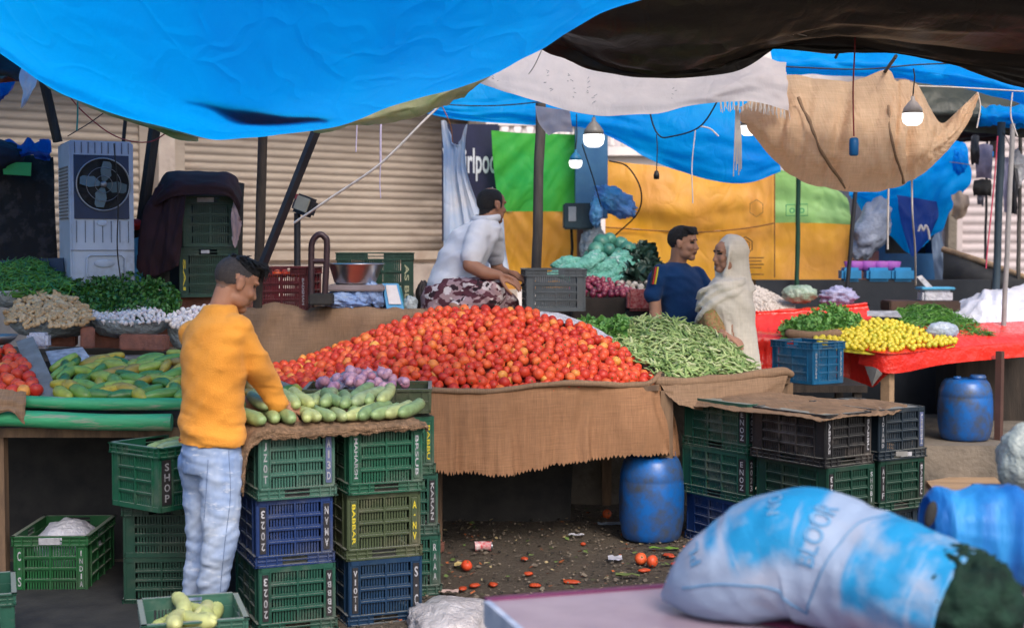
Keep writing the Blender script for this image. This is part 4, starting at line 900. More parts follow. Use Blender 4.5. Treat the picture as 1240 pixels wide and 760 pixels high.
# seams, stamped box and hexagon marks
LINE=simple('brown_seam',(.26,.12,.04),rough=.8,bump=0)
q.build('seam',LINE,cu)
MARKG=simple('green_stamp',(.10,.42,.16),rough=.8,bump=0)
def outline(mb,pts,Y,r):
    v=[P(x,y,Y) for x,y in pts]; mb.tube(v+[v[0]],r,4,cap=False)
q=MB(); outline(q,[(952,248),(978,247),(978,261),(952,261)],12.88,.005); q.build('stamped_frame',MARKG,cu); q=MB(); put_text(q,'o-o',frame(P(965,258,12.88),(1,0,0),(0,0,1))@Matrix.Scale(.10,4),0); q.build('stamped_mark',MARKG,cu)
q=MB()
def hexa(cx,cy,r): return [(cx+r*sin(pi/3*k),cy-r*1.15*cos(pi/3*k)) for k in range(6)]
outline(q,hexa(903,297,9),12.88,.006); q.build('printed_mark',LINE,cu); q=MB(); outline(q,hexa(903,297,5.5),12.88,.005); q.build('printed_mark',LINE,cu)
for i,y in enumerate((312,316,320,324,332)): q=MB(); q.tube([P(907,y,12.88),P(925-(i%2)*3,y,12.88)],.005,4); q.build('printed_line',LINE,cu)
q=MB(); outline(q,hexa(916,252,9),12.86,.003); q.build('printed_mark',LINE,cu)
# far right blue tarp + kiosk
rows=[[(1090,190,13.2),(1130,178,13.2),(1165,168,13.2)],[(1050,225,13.1),(1110,205,13.0),(1172,182,13.1)],[(1030,236,13.1),(1100,236,13.0),(1176,218,13.1)],[(1028,232,13.2),(1090,262,13.1),(1150,256,13.2)],[(1030,240,13.3),(1098,305,13.2),(1128,285,13.3)]]
sheet('blue_tarpaulin',rows,T_BLUE2,'crumpled blue tarpaulin hanging in a point over the blue kiosk','tarpaulin',40,40,wrinkle(.08,4,4,81))
sheet('navy_sheet',[[(1086,236,12.9),(1110,240,12.9),(1134,244,12.9)],[(1090,265,12.88),(1112,266,12.88),(1136,262,12.88)],[(1100,300,12.9),(1106,310,12.9),(1124,290,12.9)]],T_BLUE3,'deep navy sheet hanging in a point before the kiosk window','plastic sheet',14,14,wrinkle(.03,3,3,82))
# ================================================================ PRODUCE
def interp(pts,u):
    L=len(pts)-1; k=min(int(u*L),L-1); return pts[k].lerp(pts[k+1],u*L-k)
class Heap:
    def __init__(s,front,ridge,ease=.8,bump=.02,seed=0,n=40,back=.12):
        s.F=spline([P(*p) for p in front],n); s.B=spline([P(*p) for p in ridge],n); s.e=ease; s.b=bump; s.seed=seed; s.back=back
    def at(s,u,v):
        f=interp(s.F,u); b=interp(s.B,u); p=f.lerp(b,min(v,1)); p.z=f.z+(b.z-f.z)*(min(v,1)**s.e)
        if v>1: p.y+=(v-1)*.8; p.z-=(v-1)**2*2.0
        p.z+=s.b*noise.noise(Vector((p.x*6,p.y*6,s.seed)))*min(1,v*3); return p
    def nrm(s,u,v):
        a=s.at(min(u+.01,1),v)-s.at(max(u-.01,0),v); b=s.at(u,min(v+.02,1))-s.at(u,max(v-.02,0)); n=a.cross(b)
        n=n.normalized() if n.length>1e-9 else Vector((0,0,1)); return n if n.z>0 else -n
    def scatter(s,d,tries,r,vmax=1.0,exist=None):
        out=[] if exist is None else list(exist); start=len(out); cell={}
        key=lambda p:(int(p.x//d),int(p.y//d),int(p.z//d))
        for (p,u,v) in out: cell.setdefault(key(p),[]).append(p)
        for _ in range(tries):
            u=r.random(); v=r.random()*vmax; p=s.at(u,v); k=key(p); ok=True
            for a in (-1,0,1):
                for b in (-1,0,1):
                    for c in (-1,0,1):
                        for q in cell.get((k[0]+a,k[1]+b,k[2]+c),()):
                            if (q-p).length<d: ok=False;break
                        if not ok:break
                    if not ok:break
                if not ok:break
            if ok: out.append((p,u,v)); cell.setdefault(k,[]).append(p)
        return out[start:]
    def mound(s,mb,off=.02,nu=40,nv=14,mat=0,skirt=.02,drop=.04):
        rows=[]
        for j in range(nv+1):
            v=j/nv*1.15; rows.append([s.at(i/nu,v)-Vector((0,0,off)) for i in range(nu+1)])
        rows.append([p-Vector((0,-.05,drop)) for p in rows[-1]])
        mb.grid([[p-Vector((0,-.01,skirt)) for p in rows[0]]]+rows,mat)
HR=random.Random(5)
def rrot(r=HR): return Euler((r.uniform(0,6.28),r.uniform(0,6.28),r.uniform(0,6.28)))
class Kind:
    """one built individual per mesh variant, then plain copies"""
    def __init__(s,name,mbs,mats,label,cat,group):
        s.name=name; s.mats=mats; s.n=0; s.protos=[]
        for mb in mbs: s.protos.append(mb.mesh(name,mats))
        s.mbs=mbs; s.label=label; s.cat=cat; s.group=group; s.first=[None]*len(mbs)
    def put(s,loc,rot,sc=1.0,label=None,group='same',k=None):
        i=HR.randrange(len(s.protos)) if k is None else k
        if s.first[i] is None:
            o=bpy.data.objects.new(s.name,s.protos[i]); COL.objects.link(o); tag(o,s.label,s.cat,s.group); s.first[i]=o
        else: o=s.first[i].copy(); COL.objects.link(o); o['label']=s.label
        if label: o['label']=label
        g=s.group if group=='same' else group
        if g: o['group']=g
        elif 'group' in o: del o['group']
        o.location=loc; o.rotation_euler=rot; o.scale=(sc,)*3 if not hasattr(sc,'__len__') else sc
        return o
    def into(s,mb,loc,rot,sc=1.0,k=None):
        i=HR.randrange(len(s.mbs)) if k is None else k
        b=s.mbs[i]; M=Matrix.LocRotScale(Vector(loc),rot if isinstance(rot,Euler) else Euler(rot),Vector((sc,)*3))
        o=len(mb.v); mb.v+=[M@v for v in b.v]; mb.f+=[[x+o for x in f] for f in b.f]; mb.m+=b.m; mb.sm+=b.sm
# --- tomatoes
def tomato_mb(seed,nu=16,nv=10):
    r=.0295; mb=MB()
    def wob(d):
        k=1+.05*noise.noise(Vector((d.x*1.3+seed,d.y*1.3,d.z)))
        if d.z>.72: k-= .16*((d.z-.72)/.28)**1.5
        return k*(1+.02*cos(5*atan2(d.y,d.x))*max(0,d.z))
    mb.ell((0,0,0),(r,r,r*.90),nu,nv,0,None,wob); mb.ell((0,0,r*.745),(r*.20,r*.20,r*.06),7,4,1); return mb
TOMK=Kind('tomato',[tomato_mb(i) for i in range(3)],[M_TOM,M_CALYX],'ripe red tomato in the great heap on the skirted table','tomato','tomatoes heaped on the skirted table')
Hp=Heap([(336,464,7.56),(372,476,7.47),(440,476,7.44),(512,473,7.44),(600,473,7.57),(700,466,7.72),(792,461,7.96)],
        [(332,444,8.15),(385,430,8.45),(430,411,8.5),(470,396,8.52),(515,380,8.52),(555,376,8.55),(600,375,8.55),(645,378,8.55),(685,389,8.5),(730,408,8.4),(765,430,8.25),(796,458,8.04)],.72,.028,1)
base=Hp.scatter(.0490,9000,HR,1.04)
base.sort(key=lambda t:t[0].y)
ind=base[:262]; rest=base[262:]
for (p,u,v) in ind: TOMK.put(p+Vector((0,0,HR.uniform(-.006,.008))),rrot(),HR.uniform(.86,1.14))
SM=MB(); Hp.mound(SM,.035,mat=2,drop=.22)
TOML=Kind('tomato',[tomato_mb(9,10,7)],[M_TOM,M_CALYX],'x','tomato',None)
for (p,u,v) in rest: TOML.into(SM,p,rrot(),HR.uniform(.86,1.12))
for (p,u,v) in Hp.scatter(.040,3500,HR,1.0): TOML.into(SM,p-Vector((0,0,.022)),rrot(),.9)
o=SM.build('tomato_heap',[M_TOMS,M_CALYX,simple('tomato_gap_shade',(.09,.012,.008),bump=0)]); tag(o,'rest of the great tomato heap on the skirted table','tomatoes',None,'stuff')  # mound kept dark: shade between the tomatoes is put into its colour
# tomatoes of the cucumber stall
HL=Heap([(-30,474,6.74),(10,476,6.72),(46,474,6.74)],[(-30,430,7.35),(8,424,7.42),(24,432,7.3)],1,.01,4)
q=MB(); HL.mound(q,.03); o=q.build('tomato_heap',M_TOMS); tag(o,'tomatoes at the bottom of the small heap by the grey board','tomatoes',None,'stuff')
for (p,u,v) in HL.scatter(.052,900,HR): TOMK.put(p,rrot(),HR.uniform(1.0,1.2),'glossy red tomato in the small heap beside the grey board','tomatoes heaped beside the grey board')
# fallen tomatoes
for (px,py,rot,lab,sc) in ((565,684,(0.4,.3,0),'single whole tomato lying on the bare earth near the navy crate',1.0),(776,676,(1,.3,0),'upright fallen tomato, first of the pair before the blue barrel',1.1),(790,679,(1.5,.4,1),'split fallen tomato, second of the pair before the blue barrel',1.1),(826,682,(1,.8,0),'fallen tomato touching the tip of the white sack',1.0),(735,622,(1,.8,0),'fallen tomato in the shade beside the blue barrel',1.0)):
    p=PZ(px,py,.03); TOMK.put(p,rot,sc,lab,None)
for px,py,Y in ((396,375,8.75),(402,374,8.77),(411,375,8.78),(419,376,8.74)):
    TOMK.put(P(px,py,Y),rrot(),.85,'small tomato on the platform edge under the blue bags','tomatoes under the blue bags')
# --- beans
def bean_mb(seed):
    r=random.Random(seed); L=r.uniform(.10,.155); b=r.uniform(-.022,.022); w=r.uniform(.007,.0105)
    pts=[Vector((-L/2+L*i/8, b*(1-(2*i/8-1)**2), .003*sin(i*2.1))) for i in range(9)]
    return MB().tube(pts,[.0015,w*.7,w,w*1.05,w,w*1.05,w*.95,w*.6,.0012],6,flat=.6)
BEANK=Kind('green_bean',[bean_mb(i) for i in range(8)],[M_BEAN],'pale green bean pod on top of the bean heap','bean pod','beans piled on the bean table')
Hb=Heap([(798,455,7.99),(830,457,8.05),(870,454,8.15),(912,446,8.34)],[(704,400,8.75),(738,396,8.95),(772,387,9.0),(800,385,9.0),(830,391,9.0),(865,404,8.95),(890,420,8.85),(912,441,8.5)],.75,.03,2)
def lay(Hh,u,v,r,spread=.9,tilt=.25):
    n=Hh.nrm(u,v); a=r.gauss(pi/2*.55,spread)
    t=Vector((cos(a),-sin(a),0)); t=(t-n*t.dot(n)).normalized(); t=(t+n*r.gauss(0,tilt)).normalized()
    b=n.cross(t).normalized(); n2=t.cross(b)
    return Matrix((t,b,n2)).transposed().to_euler()
pts=Hb.scatter(.019,6000,HR,1.0); HR.shuffle(pts)
SB=MB(); Hb.mound(SB,.03,drop=.2)
for k,(p,u,v) in enumerate(pts):
    if k<290: BEANK.put(p+Vector((0,0,.010)),lay(Hb,u,v,HR),HR.uniform(.85,1.2))
    elif k<1500: BEANK.into(SB,p+Vector((0,0,HR.uniform(-.016,.006))),lay(Hb,u,v,HR,1.2,.35),HR.uniform(.8,1.1))
o=SB.build('bean_heap',M_BEANS); tag(o,'rest of the pale green bean heap in front of the couple','beans',None,'stuff')
# --- limes
LIMK=Kind('lime',[MB().ell((0,0,0),(.0185,.0185,.0205),12,8,0,None,lambda d:1+.05*max(0,abs(d.z)-.85)/.15)],[M_LIME],'yellow lime in the heap on the red covered stall','lime','limes heaped on the red covered stall')
Hl=Heap([(984,412,10.02),(1030,421,9.88),(1080,424,9.83),(1118,420,9.98),(1156,414,10.15)],[(992,404,10.35),(1020,396,10.5),(1048,389,10.55),(1066,386,10.55),(1092,391,10.5),(1122,403,10.4),(1157,411,10.25)],.85,.012,3)
for (p,u,v) in Hl.scatter(.036,4000,HR): LIMK.put(p,rrot(),HR.uniform(.9,1.12))
q=MB(); Hl.mound(q,.034,skirt=.0,drop=.0); o=q.build('lime_heap',M_LIME); tag(o,'limes at the bottom of the yellow heap on the red stall','limes',None,'stuff')
# --- chillies
def chil_mb(seed,L=.085,w=.0042):
    r=random.Random(seed); b=r.uniform(-.025,.025)
    pts=[Vector((-L/2+L*i/6,b*(1-(2*i/6-1)**2),0)) for i in range(7)]
    return MB().tube(pts,[.0012,w*.5,w*.85,w,w,w*.7,.0010],5)
CHK=Kind('green_chilli',[chil_mb(i) for i in range(6)],[M_CHIL],'green chilli on the chilli heap of the red covered stall','chilli','chillies heaped on the red covered stall')
def chilli_heap(H,n_ind,n_all,lab,grp,slab,sc=1.0,d=.012,name='chilli_heap'):
    pts=H.scatter(d,5000,HR); HR.shuffle(pts); sb=MB(); H.mound(sb,.02)
    for k,(p,u,v) in enumerate(pts):
        if k<n_ind: CHK.put(p+Vector((0,0,.008)),lay(H,u,v,HR,1.3,.3),sc*HR.uniform(.8,1.2),lab,grp)
        elif k<n_all: CHK.into(sb,p+Vector((0,0,HR.uniform(-.01,.006))),lay(H,u,v,HR,1.3,.4),sc)
    tag(sb.build(name,M_CHILS),slab,'chillies',None,'stuff')
chilli_heap(Heap([(1078,407,10.45),(1120,411,10.38),(1160,411,10.4),(1200,405,10.5)],[(1076,386,11.0),(1090,374,11.15),(1112,369,11.2),(1140,370,11.2),(1165,382,11.1),(1184,392,10.9),(1200,402,10.7)],.8,.015,5),150,1100,'green chilli on the chilli heap of the red covered stall','chillies heaped on the red covered stall','rest of the green chilli heap behind the limes',1.05)
chilli_heap(Heap([(-12,350,8.1),(30,352,8.05),(84,350,8.1)],[(-12,328,8.4),(22,315,8.5),(45,316,8.5),(66,328,8.5),(84,345,8.3)],.8,.02,6),150,1100,'dark green chilli on the bag heap beside the air cooler','chillies heaped on a bag beside the air cooler','rest of the dark green chilli heap beside the air cooler',1.25)
# --- ginger, garlic
def ginger_mb(seed):
    r=random.Random(seed); mb=MB(); x=-.035
    for i in range(r.randint(3,5)):
        mb.ell((x,r.uniform(-.01,.01),r.uniform(-.004,.004)),(r.uniform(.014,.022),r.uniform(.011,.016),r.uniform(.011,.014)),9,6,0,Euler((0,0,r.uniform(-.8,.8)))); x+=r.uniform(.014,.022)
    mb.ell((r.uniform(-.02,.02),.017,.002),(.010,.017,.010),8,5,0,Euler((0,0,.5))); return mb
GINK=Kind('ginger_root',[ginger_mb(i) for i in range(5)],[M_GING],'knobbly ginger root in the open bag beside the bricks','ginger','ginger roots in the open bag')
Hg=Heap([(12,388,7.74),(40,394,7.66),(75,396,7.66),(109,387,7.74)],[(10,378,7.95),(30,362,8.05),(45,354,8.1),(68,354,8.1),(92,363,8.05),(108,378,7.95)],.75,.012,7)
for (p,u,v) in Hg.scatter(.030,2500,HR): GINK.put(p,lay(Hg,u,v,HR,1.4,.3),HR.uniform(.8,1.15))
def garlic_mb(seed,s=1.0):
    r=random.Random(seed); mb=MB(); k=r.uniform(.8,1.1)
    prof=[(.002,-.012),(.011,-.010),(.0155,-.002),(.013,.008),(.006,.015),(.0022,.020),(.0015,.026)]
    mb.lathe([(a*k*s,z*s) for a,z in prof],9,wob=lambda a,z:1+.09*cos(5*a)); return mb
GARK=Kind('garlic_bulb',[garlic_mb(i) for i in range(3)],[M_GARL],'white garlic bulb in the open bag on the red brick','garlic','garlic bulbs in the bag on the brick')
Hw=Heap([(110,386,7.82),(150,392,7.76),(206,388,7.82)],[(112,378,8.0),(140,374,8.1),(165,372,8.12),(190,375,8.05),(206,383,7.95)],.8,.012,8)
for (p,u,v) in Hw.scatter(.020,1600,HR)[:170]: GARK.put(p,rrot(),HR.uniform(.6,.95))
Hw2=Heap([(204,392,7.9),(225,400,7.85),(252,398,7.85)],[(206,380,8.1),(225,374,8.15),(255,370,8.15)],.8,.012,9)
for (p,u,v) in Hw2.scatter(.026,900,HR)[:70]: GARK.put(p,rrot(),HR.uniform(.9,1.25),'large white garlic bulb in the bag just behind the customer','garlic bulbs in the bag behind the customer')
# open bags under them
def bagbowl(name,cx,cy,Y,rx,rz_,mat,label,depth=.8):
    c=P(cx,cy,Y); 
    def wob(a,z): return 1+.06*noise.noise(Vector((cos(a)*2.2,sin(a)*2.2,z*8+cx)))+.02*sin(9*a+cx)
    prof=[(rx*.35,-rz_),(rx*.75,-rz_*.8),(rx*.95,-rz_*.35),(rx*1.02,0),(rx*1.05,rz_*.12),(rx*.98,rz_*.10),(rx*.86,-rz_*.12),(rx*.3,-rz_*.25),(.0001,-rz_*.25)]
    mb=MB().lathe(prof,48,wob=wob)
    mb.v=[Vector((c.x+v.x,c.y+v.y*depth,c.z+v.z+.008*sin(3*atan2(v.y,v.x)+cx))) for v in mb.v]
    tag(mb.build(name,mat),label,'bag'); 
bagbowl('open_sack',60,388,7.90,.232,.095,GREYBAG,'rolled down grey white bag holding the ginger')
bagbowl('open_sack',158,388,7.96,.225,.090,GREYBAG,'rolled down grey white bag of garlic on the red brick')
bagbowl('open_sack',232,398,8.02,.135,.12,GREYBAG,'rolled down pale bag of garlic behind the customer')
bagbowl('open_sack',36,352,8.28,.27,.10,GREYBAG,'rolled down grey white bag under the dark green chillies')
# --- leaves
def leafheap(name,H,n,size,mat,label,cat,base=.03):
    sb=MB(); H.mound(sb,base)
    for _ in range(n):
        u,v=HR.random(),HR.random(); p=H.at(u,v)+Vector((HR.gauss(0,.008),HR.gauss(0,.008),HR.uniform(-.015,.032))); s=size*HR.uniform(.6,1.4)
        R_=Euler((HR.gauss(.5,.7),HR.gauss(0,.6),HR.uniform(0,6.28))).to_matrix()
        vs=[p+R_@Vector(c)*s for c in ((0,0,0),(.5,.45,.12),(.25,.95,.2),(0,1.15,.1),(-.25,.95,.2),(-.5,.45,.12))]
        sb.add(vs,[(0,1,2,3),(0,3,4,5)])
        if HR.random()<.12: sb.tube([p-Vector((0,0,.03)),p+R_@Vector((0,.6,.1))*s*1.5],.0015,4)
    tag(sb.build(name,mat),label,cat,None,'stuff')
leafheap('coriander_leaves',Heap([(84,376,8.05),(120,384,7.98),(170,386,8.0),(216,380,8.1)],[(84,350,8.35),(105,340,8.45),(140,337,8.5),(175,340,8.5),(200,344,8.45),(216,362,8.3)],.7,.05,11),3000,.020,M_LEAF,'heap of dark green coriander leaves in front of the air cooler','coriander')
leafheap('herb_leaves',Heap([(945,404,10.35),(985,404,10.3),(1042,398,10.4)],[(948,396,10.6),(975,384,10.85),(1003,373,11.0),(1022,376,11.0),(1040,388,10.8)],.8,.03,12),1700,.026,M_LEAF2,'heap of fresh green herb leaves on the red plastic sheet','herbs')
leafheap('coriander_leaves',Heap([(700,402,8.7),(730,404,8.6),(760,402,8.6)],[(700,394,8.9),(725,390,9.0),(760,388,9.0)],.8,.02,13),500,.03,M_LEAF2,'loose green bean leaves behind the tomato heap','leaves')
# --- grain-like peeled garlic pile behind the woman
HG=Heap([(898,376,11.3),(930,376,11.25),(962,373,11.3)],[(898,350,11.6),(910,345,11.65),(930,352,11.6),(962,370,11.4)],.8,.01,14)
sb=MB(); HG.mound(sb,.006)
for _ in range(1400):
    p=HG.at(HR.random(),HR.random()); sb.ell(p,(.011,.008,.008),5,4,0,rrot())
tag(sb.build('garlic_heap',M_GARLS),'pinkish heap of loose garlic cloves behind the shawled woman','garlic',None,'stuff')
# --- onions
def onion_mb(r,seed):
    prof=[(.002,-r*.95),(r*.55,-r*.82),(r*.95,-r*.3),(r,.0),(r*.9,r*.42),(r*.5,r*.82),(r*.16,r*1.05),(r*.08,r*1.3)]
    return MB().lathe(prof,12,wob=lambda a,z:1+.03*sin(3*a+seed))
ONR=Kind('red_onion',[onion_mb(.024,i) for i in range(2)],[M_ONIR],'dark red onion in the heap beside the grey crate','onion','red onions heaped beside the grey crate')
Ho=Heap([(690,357,10.2),(728,359,10.15),(768,356,10.2)],[(690,344,10.5),(710,335,10.6),(732,335,10.6),(750,341,10.55),(768,351,10.4)],.8,.01,15)
for (p,u,v) in Ho.scatter(.042,1500,HR): ONR.put(p,rrot(),HR.uniform(.85,1.1))
ONP=Kind('pink_onion',[onion_mb(.026,i) for i in range(2)],[M_ONIP],'pink skinned onion in the shallow tray before the tomatoes','onion','pink onions in the shallow tray')
# tray
TRL=P(419,508,6.66); TRZ=.872
tr=thing('shallow_crate','shallow green grey tray crate of pink onions on the crate stacks','crate',(TRL.x-.20,6.64,TRZ),radians(3))
q=MB(); w_,l_,h_=.60,.42,.115
for (o_,x_,w2) in (((0,0,0),(1,0),w_),((w_,0,0),(0,1),l_),((w_,l_,0),(-1,0),w_),((0,l_,0),(0,-1),l_)):
    X=Vector((x_[0],x_[1],0)); I=Vector((-x_[1],x_[0],0)); M=Matrix(((X.x,I.x,0,o_[0]),(X.y,I.y,0,o_[1]),(0,0,1,0),(0,0,0,1)))
    q.box(0,w2,0,.012,.0,.016,0,M); q.box(0.001,w2-.001,-.004,.014,h_-.012,h_,0,M); q.box(.002,w2-.002,.001,.010,.05,.058,0,M)
    k=0
    while k*.062<w2: u=k*.062; q.box(u,min(u+.006,w2),-.001,.011,.016,h_-.012,0,M); k+=1
    q.box(.004,w2-.004,.007,.010,.016,h_-.013,0,M)
q.box(.008,w_-.008,.012,l_-.012,.004,.010,0); q.build('tray_wall',CR_OLIVE,tr,local=True)
for i in range(46):
    px=HR.uniform(388,492); t=(px-388)/104; Y=HR.uniform(6.70,6.98)
    z=TRZ+.05+.055*sin(pi*min(1,max(0,(Y-6.66)/.4)))+(.05 if 420<px<470 else .015)+HR.uniform(0,.03)
    pp=P(px,480,Y); ONP.put((pp.x,Y,z),rrot(),HR.uniform(.8,1.1))
sheet('net_sack',[[(393,462,6.95),(420,450,7.0),(450,449,7.0),(480,462,6.95)],[(392,468,6.85),(420,458,6.88),(448,458,6.88),(470,466,6.85)],[(393,474,6.8),(415,470,6.8),(430,470,6.8),(445,470,6.8)]],simple('mauve_net',(.38,.32,.36),(.28,.22,.26),bump=.5,bscale=120),'folded mauve net sack lying on the pink onions','sack',24,14,wrinkle(.02,6,4,91),thick=.004)
for px,py,Y in ((428,374,8.76),(440,375,8.74),(447,374,8.76),(456,375,8.74)): ONP.put(P(px,py,Y),rrot(),.95,'pink onion on the platform edge under the blue bags','onions under the blue bags')
# dark edged tray beside the onions
sheet('black_sheet',[[(326,456,7.52),(352,466,7.44),(380,478,7.36),(420,488,7.2)],[(330,466,7.45),(354,476,7.38),(384,488,7.28),(420,500,7.1)],[(334,476,7.42),(356,486,7.36),(388,498,7.25),(420,510,7.1)]],CR_BLACK,'black plastic edge holding the near corner of the tomato heap','tray edge',16,8,thick=.01)
# --- cucumbers on the stand
def cuke_mb(seed,L=.24,r0=.029):
    r=random.Random(seed); b=r.uniform(-.02,.02); n=12
    pts=[Vector((0,L*i/n,b*(1-(2*i/n-1)**2))) for i in range(n+1)]
    pts=[Vector((b*.8*(1-(2*i/n-1)**2),L*i/n,0)) for i in range(n+1)]
    rad=[r0*(1-.06*abs(2*i/n-1)**3)*(1-.12*i/n)+.0008*sin(i*3+seed) for i in range(n+1)]
    rad[0]*=.80; rad[1]*=.98; rad[-1]*=.72
    mb=MB().tube(pts,rad,14,roundcap=True)
    c=pts[0]; 
    return mb
CUKK=Kind('cucumber',[cuke_mb(i) for i in range(5)],[M_CUC],'long pale green cucumber on the burlap topped crates','cucumber','cucumbers on the burlap topped crates')
def cuke(i,j,dz,ang,tilt=0,sc=1.0,label=None):
    p=at_(i,j,dz); return CUKK.put(p,Euler((tilt,0,RA+ang),'XYZ'),sc,label)
for k in range(11):
    cuke(.02+.062*k+HR.uniform(-.008,.008),-.015+HR.uniform(-.015,.02),.052,HR.uniform(-.22,.22)-(.6 if k>5 else 0),HR.uniform(.02,.10),HR.uniform(.92,1.12))
for k in range(9):
    cuke(.06+.066*k,.10+HR.uniform(-.02,.03),.10,HR.uniform(-.35,.15)-(.5 if k>5 else 0),HR.uniform(.05,.16),HR.uniform(.9,1.1))
for k in range(8):
    cuke(.0+.08*k,.25+HR.uniform(-.02,.03),.085,HR.uniform(-.7,.0),HR.uniform(.05,.18),HR.uniform(.95,1.2))
cuke(.375,-.02,.05,-.1,.03,1.0); cuke(.43,-.012,.052,-.35,.05,1.05); cuke(.40,.06,.095,-.25,.08,1.0)
for k in range(4): cuke(.10+.05*k,.40,.07,-1.35+HR.uniform(-.1,.1),.03,1.15)
CUKY=Kind('ripe_cucumber',[cuke_mb(i+20,.19,.031) for i in range(4)],[M_CUCY],'yellow green cucumber in the green crate at the customer\'s feet','cucumber','cucumbers in the crate at the customer\'s feet')
for k in range(26):
    lx=HR.uniform(.12,.27); ly=HR.uniform(.17,.25); RZC=CUKE_RZ; lz=.13+.14*HR.random()*(1-abs(lx/.185-1)*.4)
    q_=at_rz(CUKE_L,CUKE_RZ,lx,ly,lz); CUKY.put(q_,Euler((HR.uniform(-.08,.22),0,RZC+(HR.choice((.0,pi))+HR.uniform(-.45,.45)))),HR.uniform(.9,1.1))
for k,(i,j,dz) in enumerate(((.12,.08,.245),(.18,.10,.255),(.24,.07,.245),(.29,.12,.24))):
    p_=ct_shop=at_rz(SHOPC.location,radians(-38),i,j+.05,dz); CUKK.put(p_,Euler((.08,0,radians(-38)+.22-.14*k)),.95,'cucumber lying in the crate marked SHOP','cucumbers in the crate marked SHOP')
for px,py,Y in ((305,489,6.35),(318,503,6.2),(300,505,6.2)): pass
# small cucumbers on the left table
def gher_mb(seed):
    r=random.Random(seed+50); L=r.uniform(.085,.125); r0=r.uniform(.024,.032); b=r.uniform(-.012,.012); n=8
    pts=[Vector((b*(1-(2*i/n-1)**2),L*(i/n-.5),0)) for i in range(n+1)]
    return MB().tube(pts,[r0*(.6+.4*sin(pi*(i+1)/(n+2))) for i in range(n+1)],11,roundcap=True)
GHK=Kind('small_cucumber',[gher_mb(i) for i in range(6)],[M_GHER],'small green and yellow cucumber on the table behind the green poles','cucumber','small cucumbers behind the green poles')
Hq=Heap([(70,480,6.72),(120,483,6.72),(170,483,6.72),(226,483,6.72)],[(72,452,7.15),(82,438,7.3),(105,446,7.3),(130,436,7.35),(160,444,7.3),(185,436,7.35),(226,432,7.4)],1.0,.012,16)
for (p,u,v) in Hq.scatter(.072,2500,HR): GHK.put(p+Vector((0,0,.018)),lay(Hq,u,v,HR,1.6,.45),HR.uniform(.95,1.25))
for px,py,Y in ((330,481,6.9),(338,478,6.9),(350,480,6.9),(356,474,6.95),(366,481,6.9),(347,474,6.95),(312,480,6.9),(305,474,6.95)):
    GHK.put(P(px,py,Y),rrot(),1.0,'rounded green and yellow fruit beyond the cucumbers by the customer\'s arm','fruits by the customer\'s arm')
# --- back vegetables: cabbages, wrapped greens, potatoes
def cabb_mb(seed):
    mb=MB()
    mb.ell((0,0,0),.055,16,11,0,None,lambda d:1+.10*noise.noise(d*2.2+Vector((seed,0,0)))+.05*abs(noise.noise(d*6+Vector((seed,3,0)))))
    return mb
CABK=Kind('cabbage',[cabb_mb(i*3.1) for i in range(3)],[M_CABB],'dark green cabbage on top of the back heap of greens','cabbage','cabbages on the back heap of greens')
for (px,py,Y) in ((728,294,10.9),(738,290,11.0),(752,296,11.0),(722,303,10.8),(737,303,10.8),(748,308,10.8),(760,303,10.9),(768,312,10.9),(715,312,10.9),(728,314,10.7),(758,318,10.7)): CABK.put(P(px,py,Y),rrot(),HR.uniform(.85,1.25))
def bundle(px,py,Y,L,r,ang,mat,label):
    c=P(px,py,Y); d=Vector((cos(ang),.15,sin(ang)))
    pts=[c+d*(L*(t/8-.5)) for t in range(9)]
    mb=MB().tube(pts,[r*(.35+.65*sin(pi*(t+.8)/9.4)) for t in range(9)],14,roundcap=True)
    mb.v=[v+Vector((noise.noise(v*22),noise.noise(v*22+Vector((5,0,0))),noise.noise(v*22+Vector((0,7,0)))))*r*.45 for v in mb.v]
    tag(mb.build('wrapped_greens',mat),label,'greens',group='bundles of greens wrapped in bags')
TEALBAG=simple('teal_wrapped_greens',(.16,.42,.36),(.05,.24,.18),rough=.35,spec=.5,scale=22,bump=.6,bscale=60,bdist=.02,dirt=(.40,.52,.52),dscale=14,dlo=.55,dhi=.65)
for k,(px,py,L,r,a_) in enumerate(((690,327,.28,.055,.3),(708,322,.28,.06,.5),(722,326,.3,.06,.2),(738,322,.3,.065,.6),(700,336,.3,.05,-.1),(725,337,.32,.05,.1),(748,330,.3,.06,.5),(765,324,.28,.06,-.5),(752,340,.26,.05,.2),(686,318,.18,.05,.2),(772,334,.22,.055,-.4),(712,314,.2,.05,.6))):
    bundle(px,py,10.55+.03*(k%4),L,r,a_,TEALBAG,'bag wrapped bundle of blue green leaves behind the red onions')
leafheap('dark_greens',Heap([(752,342,10.5),(775,344,10.45),(800,346,10.5)],[(752,312,10.9),(770,300,11.0),(786,306,11.0),(802,330,10.9)],.8,.03,17),500,.06,M_DLEAF,'mound of dark greens under netting beside the blue shirted man','greens')
POTK=Kind('potato',[MB().ell((0,0,0),(.026,.022,.021),10,7,0,None,lambda d:1+.08*noise.noise(d*2))],[M_POTATO],'pale potato in the clear bag beside the blue shirted man','potato','potatoes beside the blue shirted man')
Hx=Heap([(746,355,10.3),(790,357,10.28)],[(752,342,10.5),(770,335,10.6),(790,338,10.6)],.9,.01,18)
for (p,u,v) in Hx.scatter(.044,500,HR): POTK.put(p,rrot(),HR.uniform(.9,1.15))
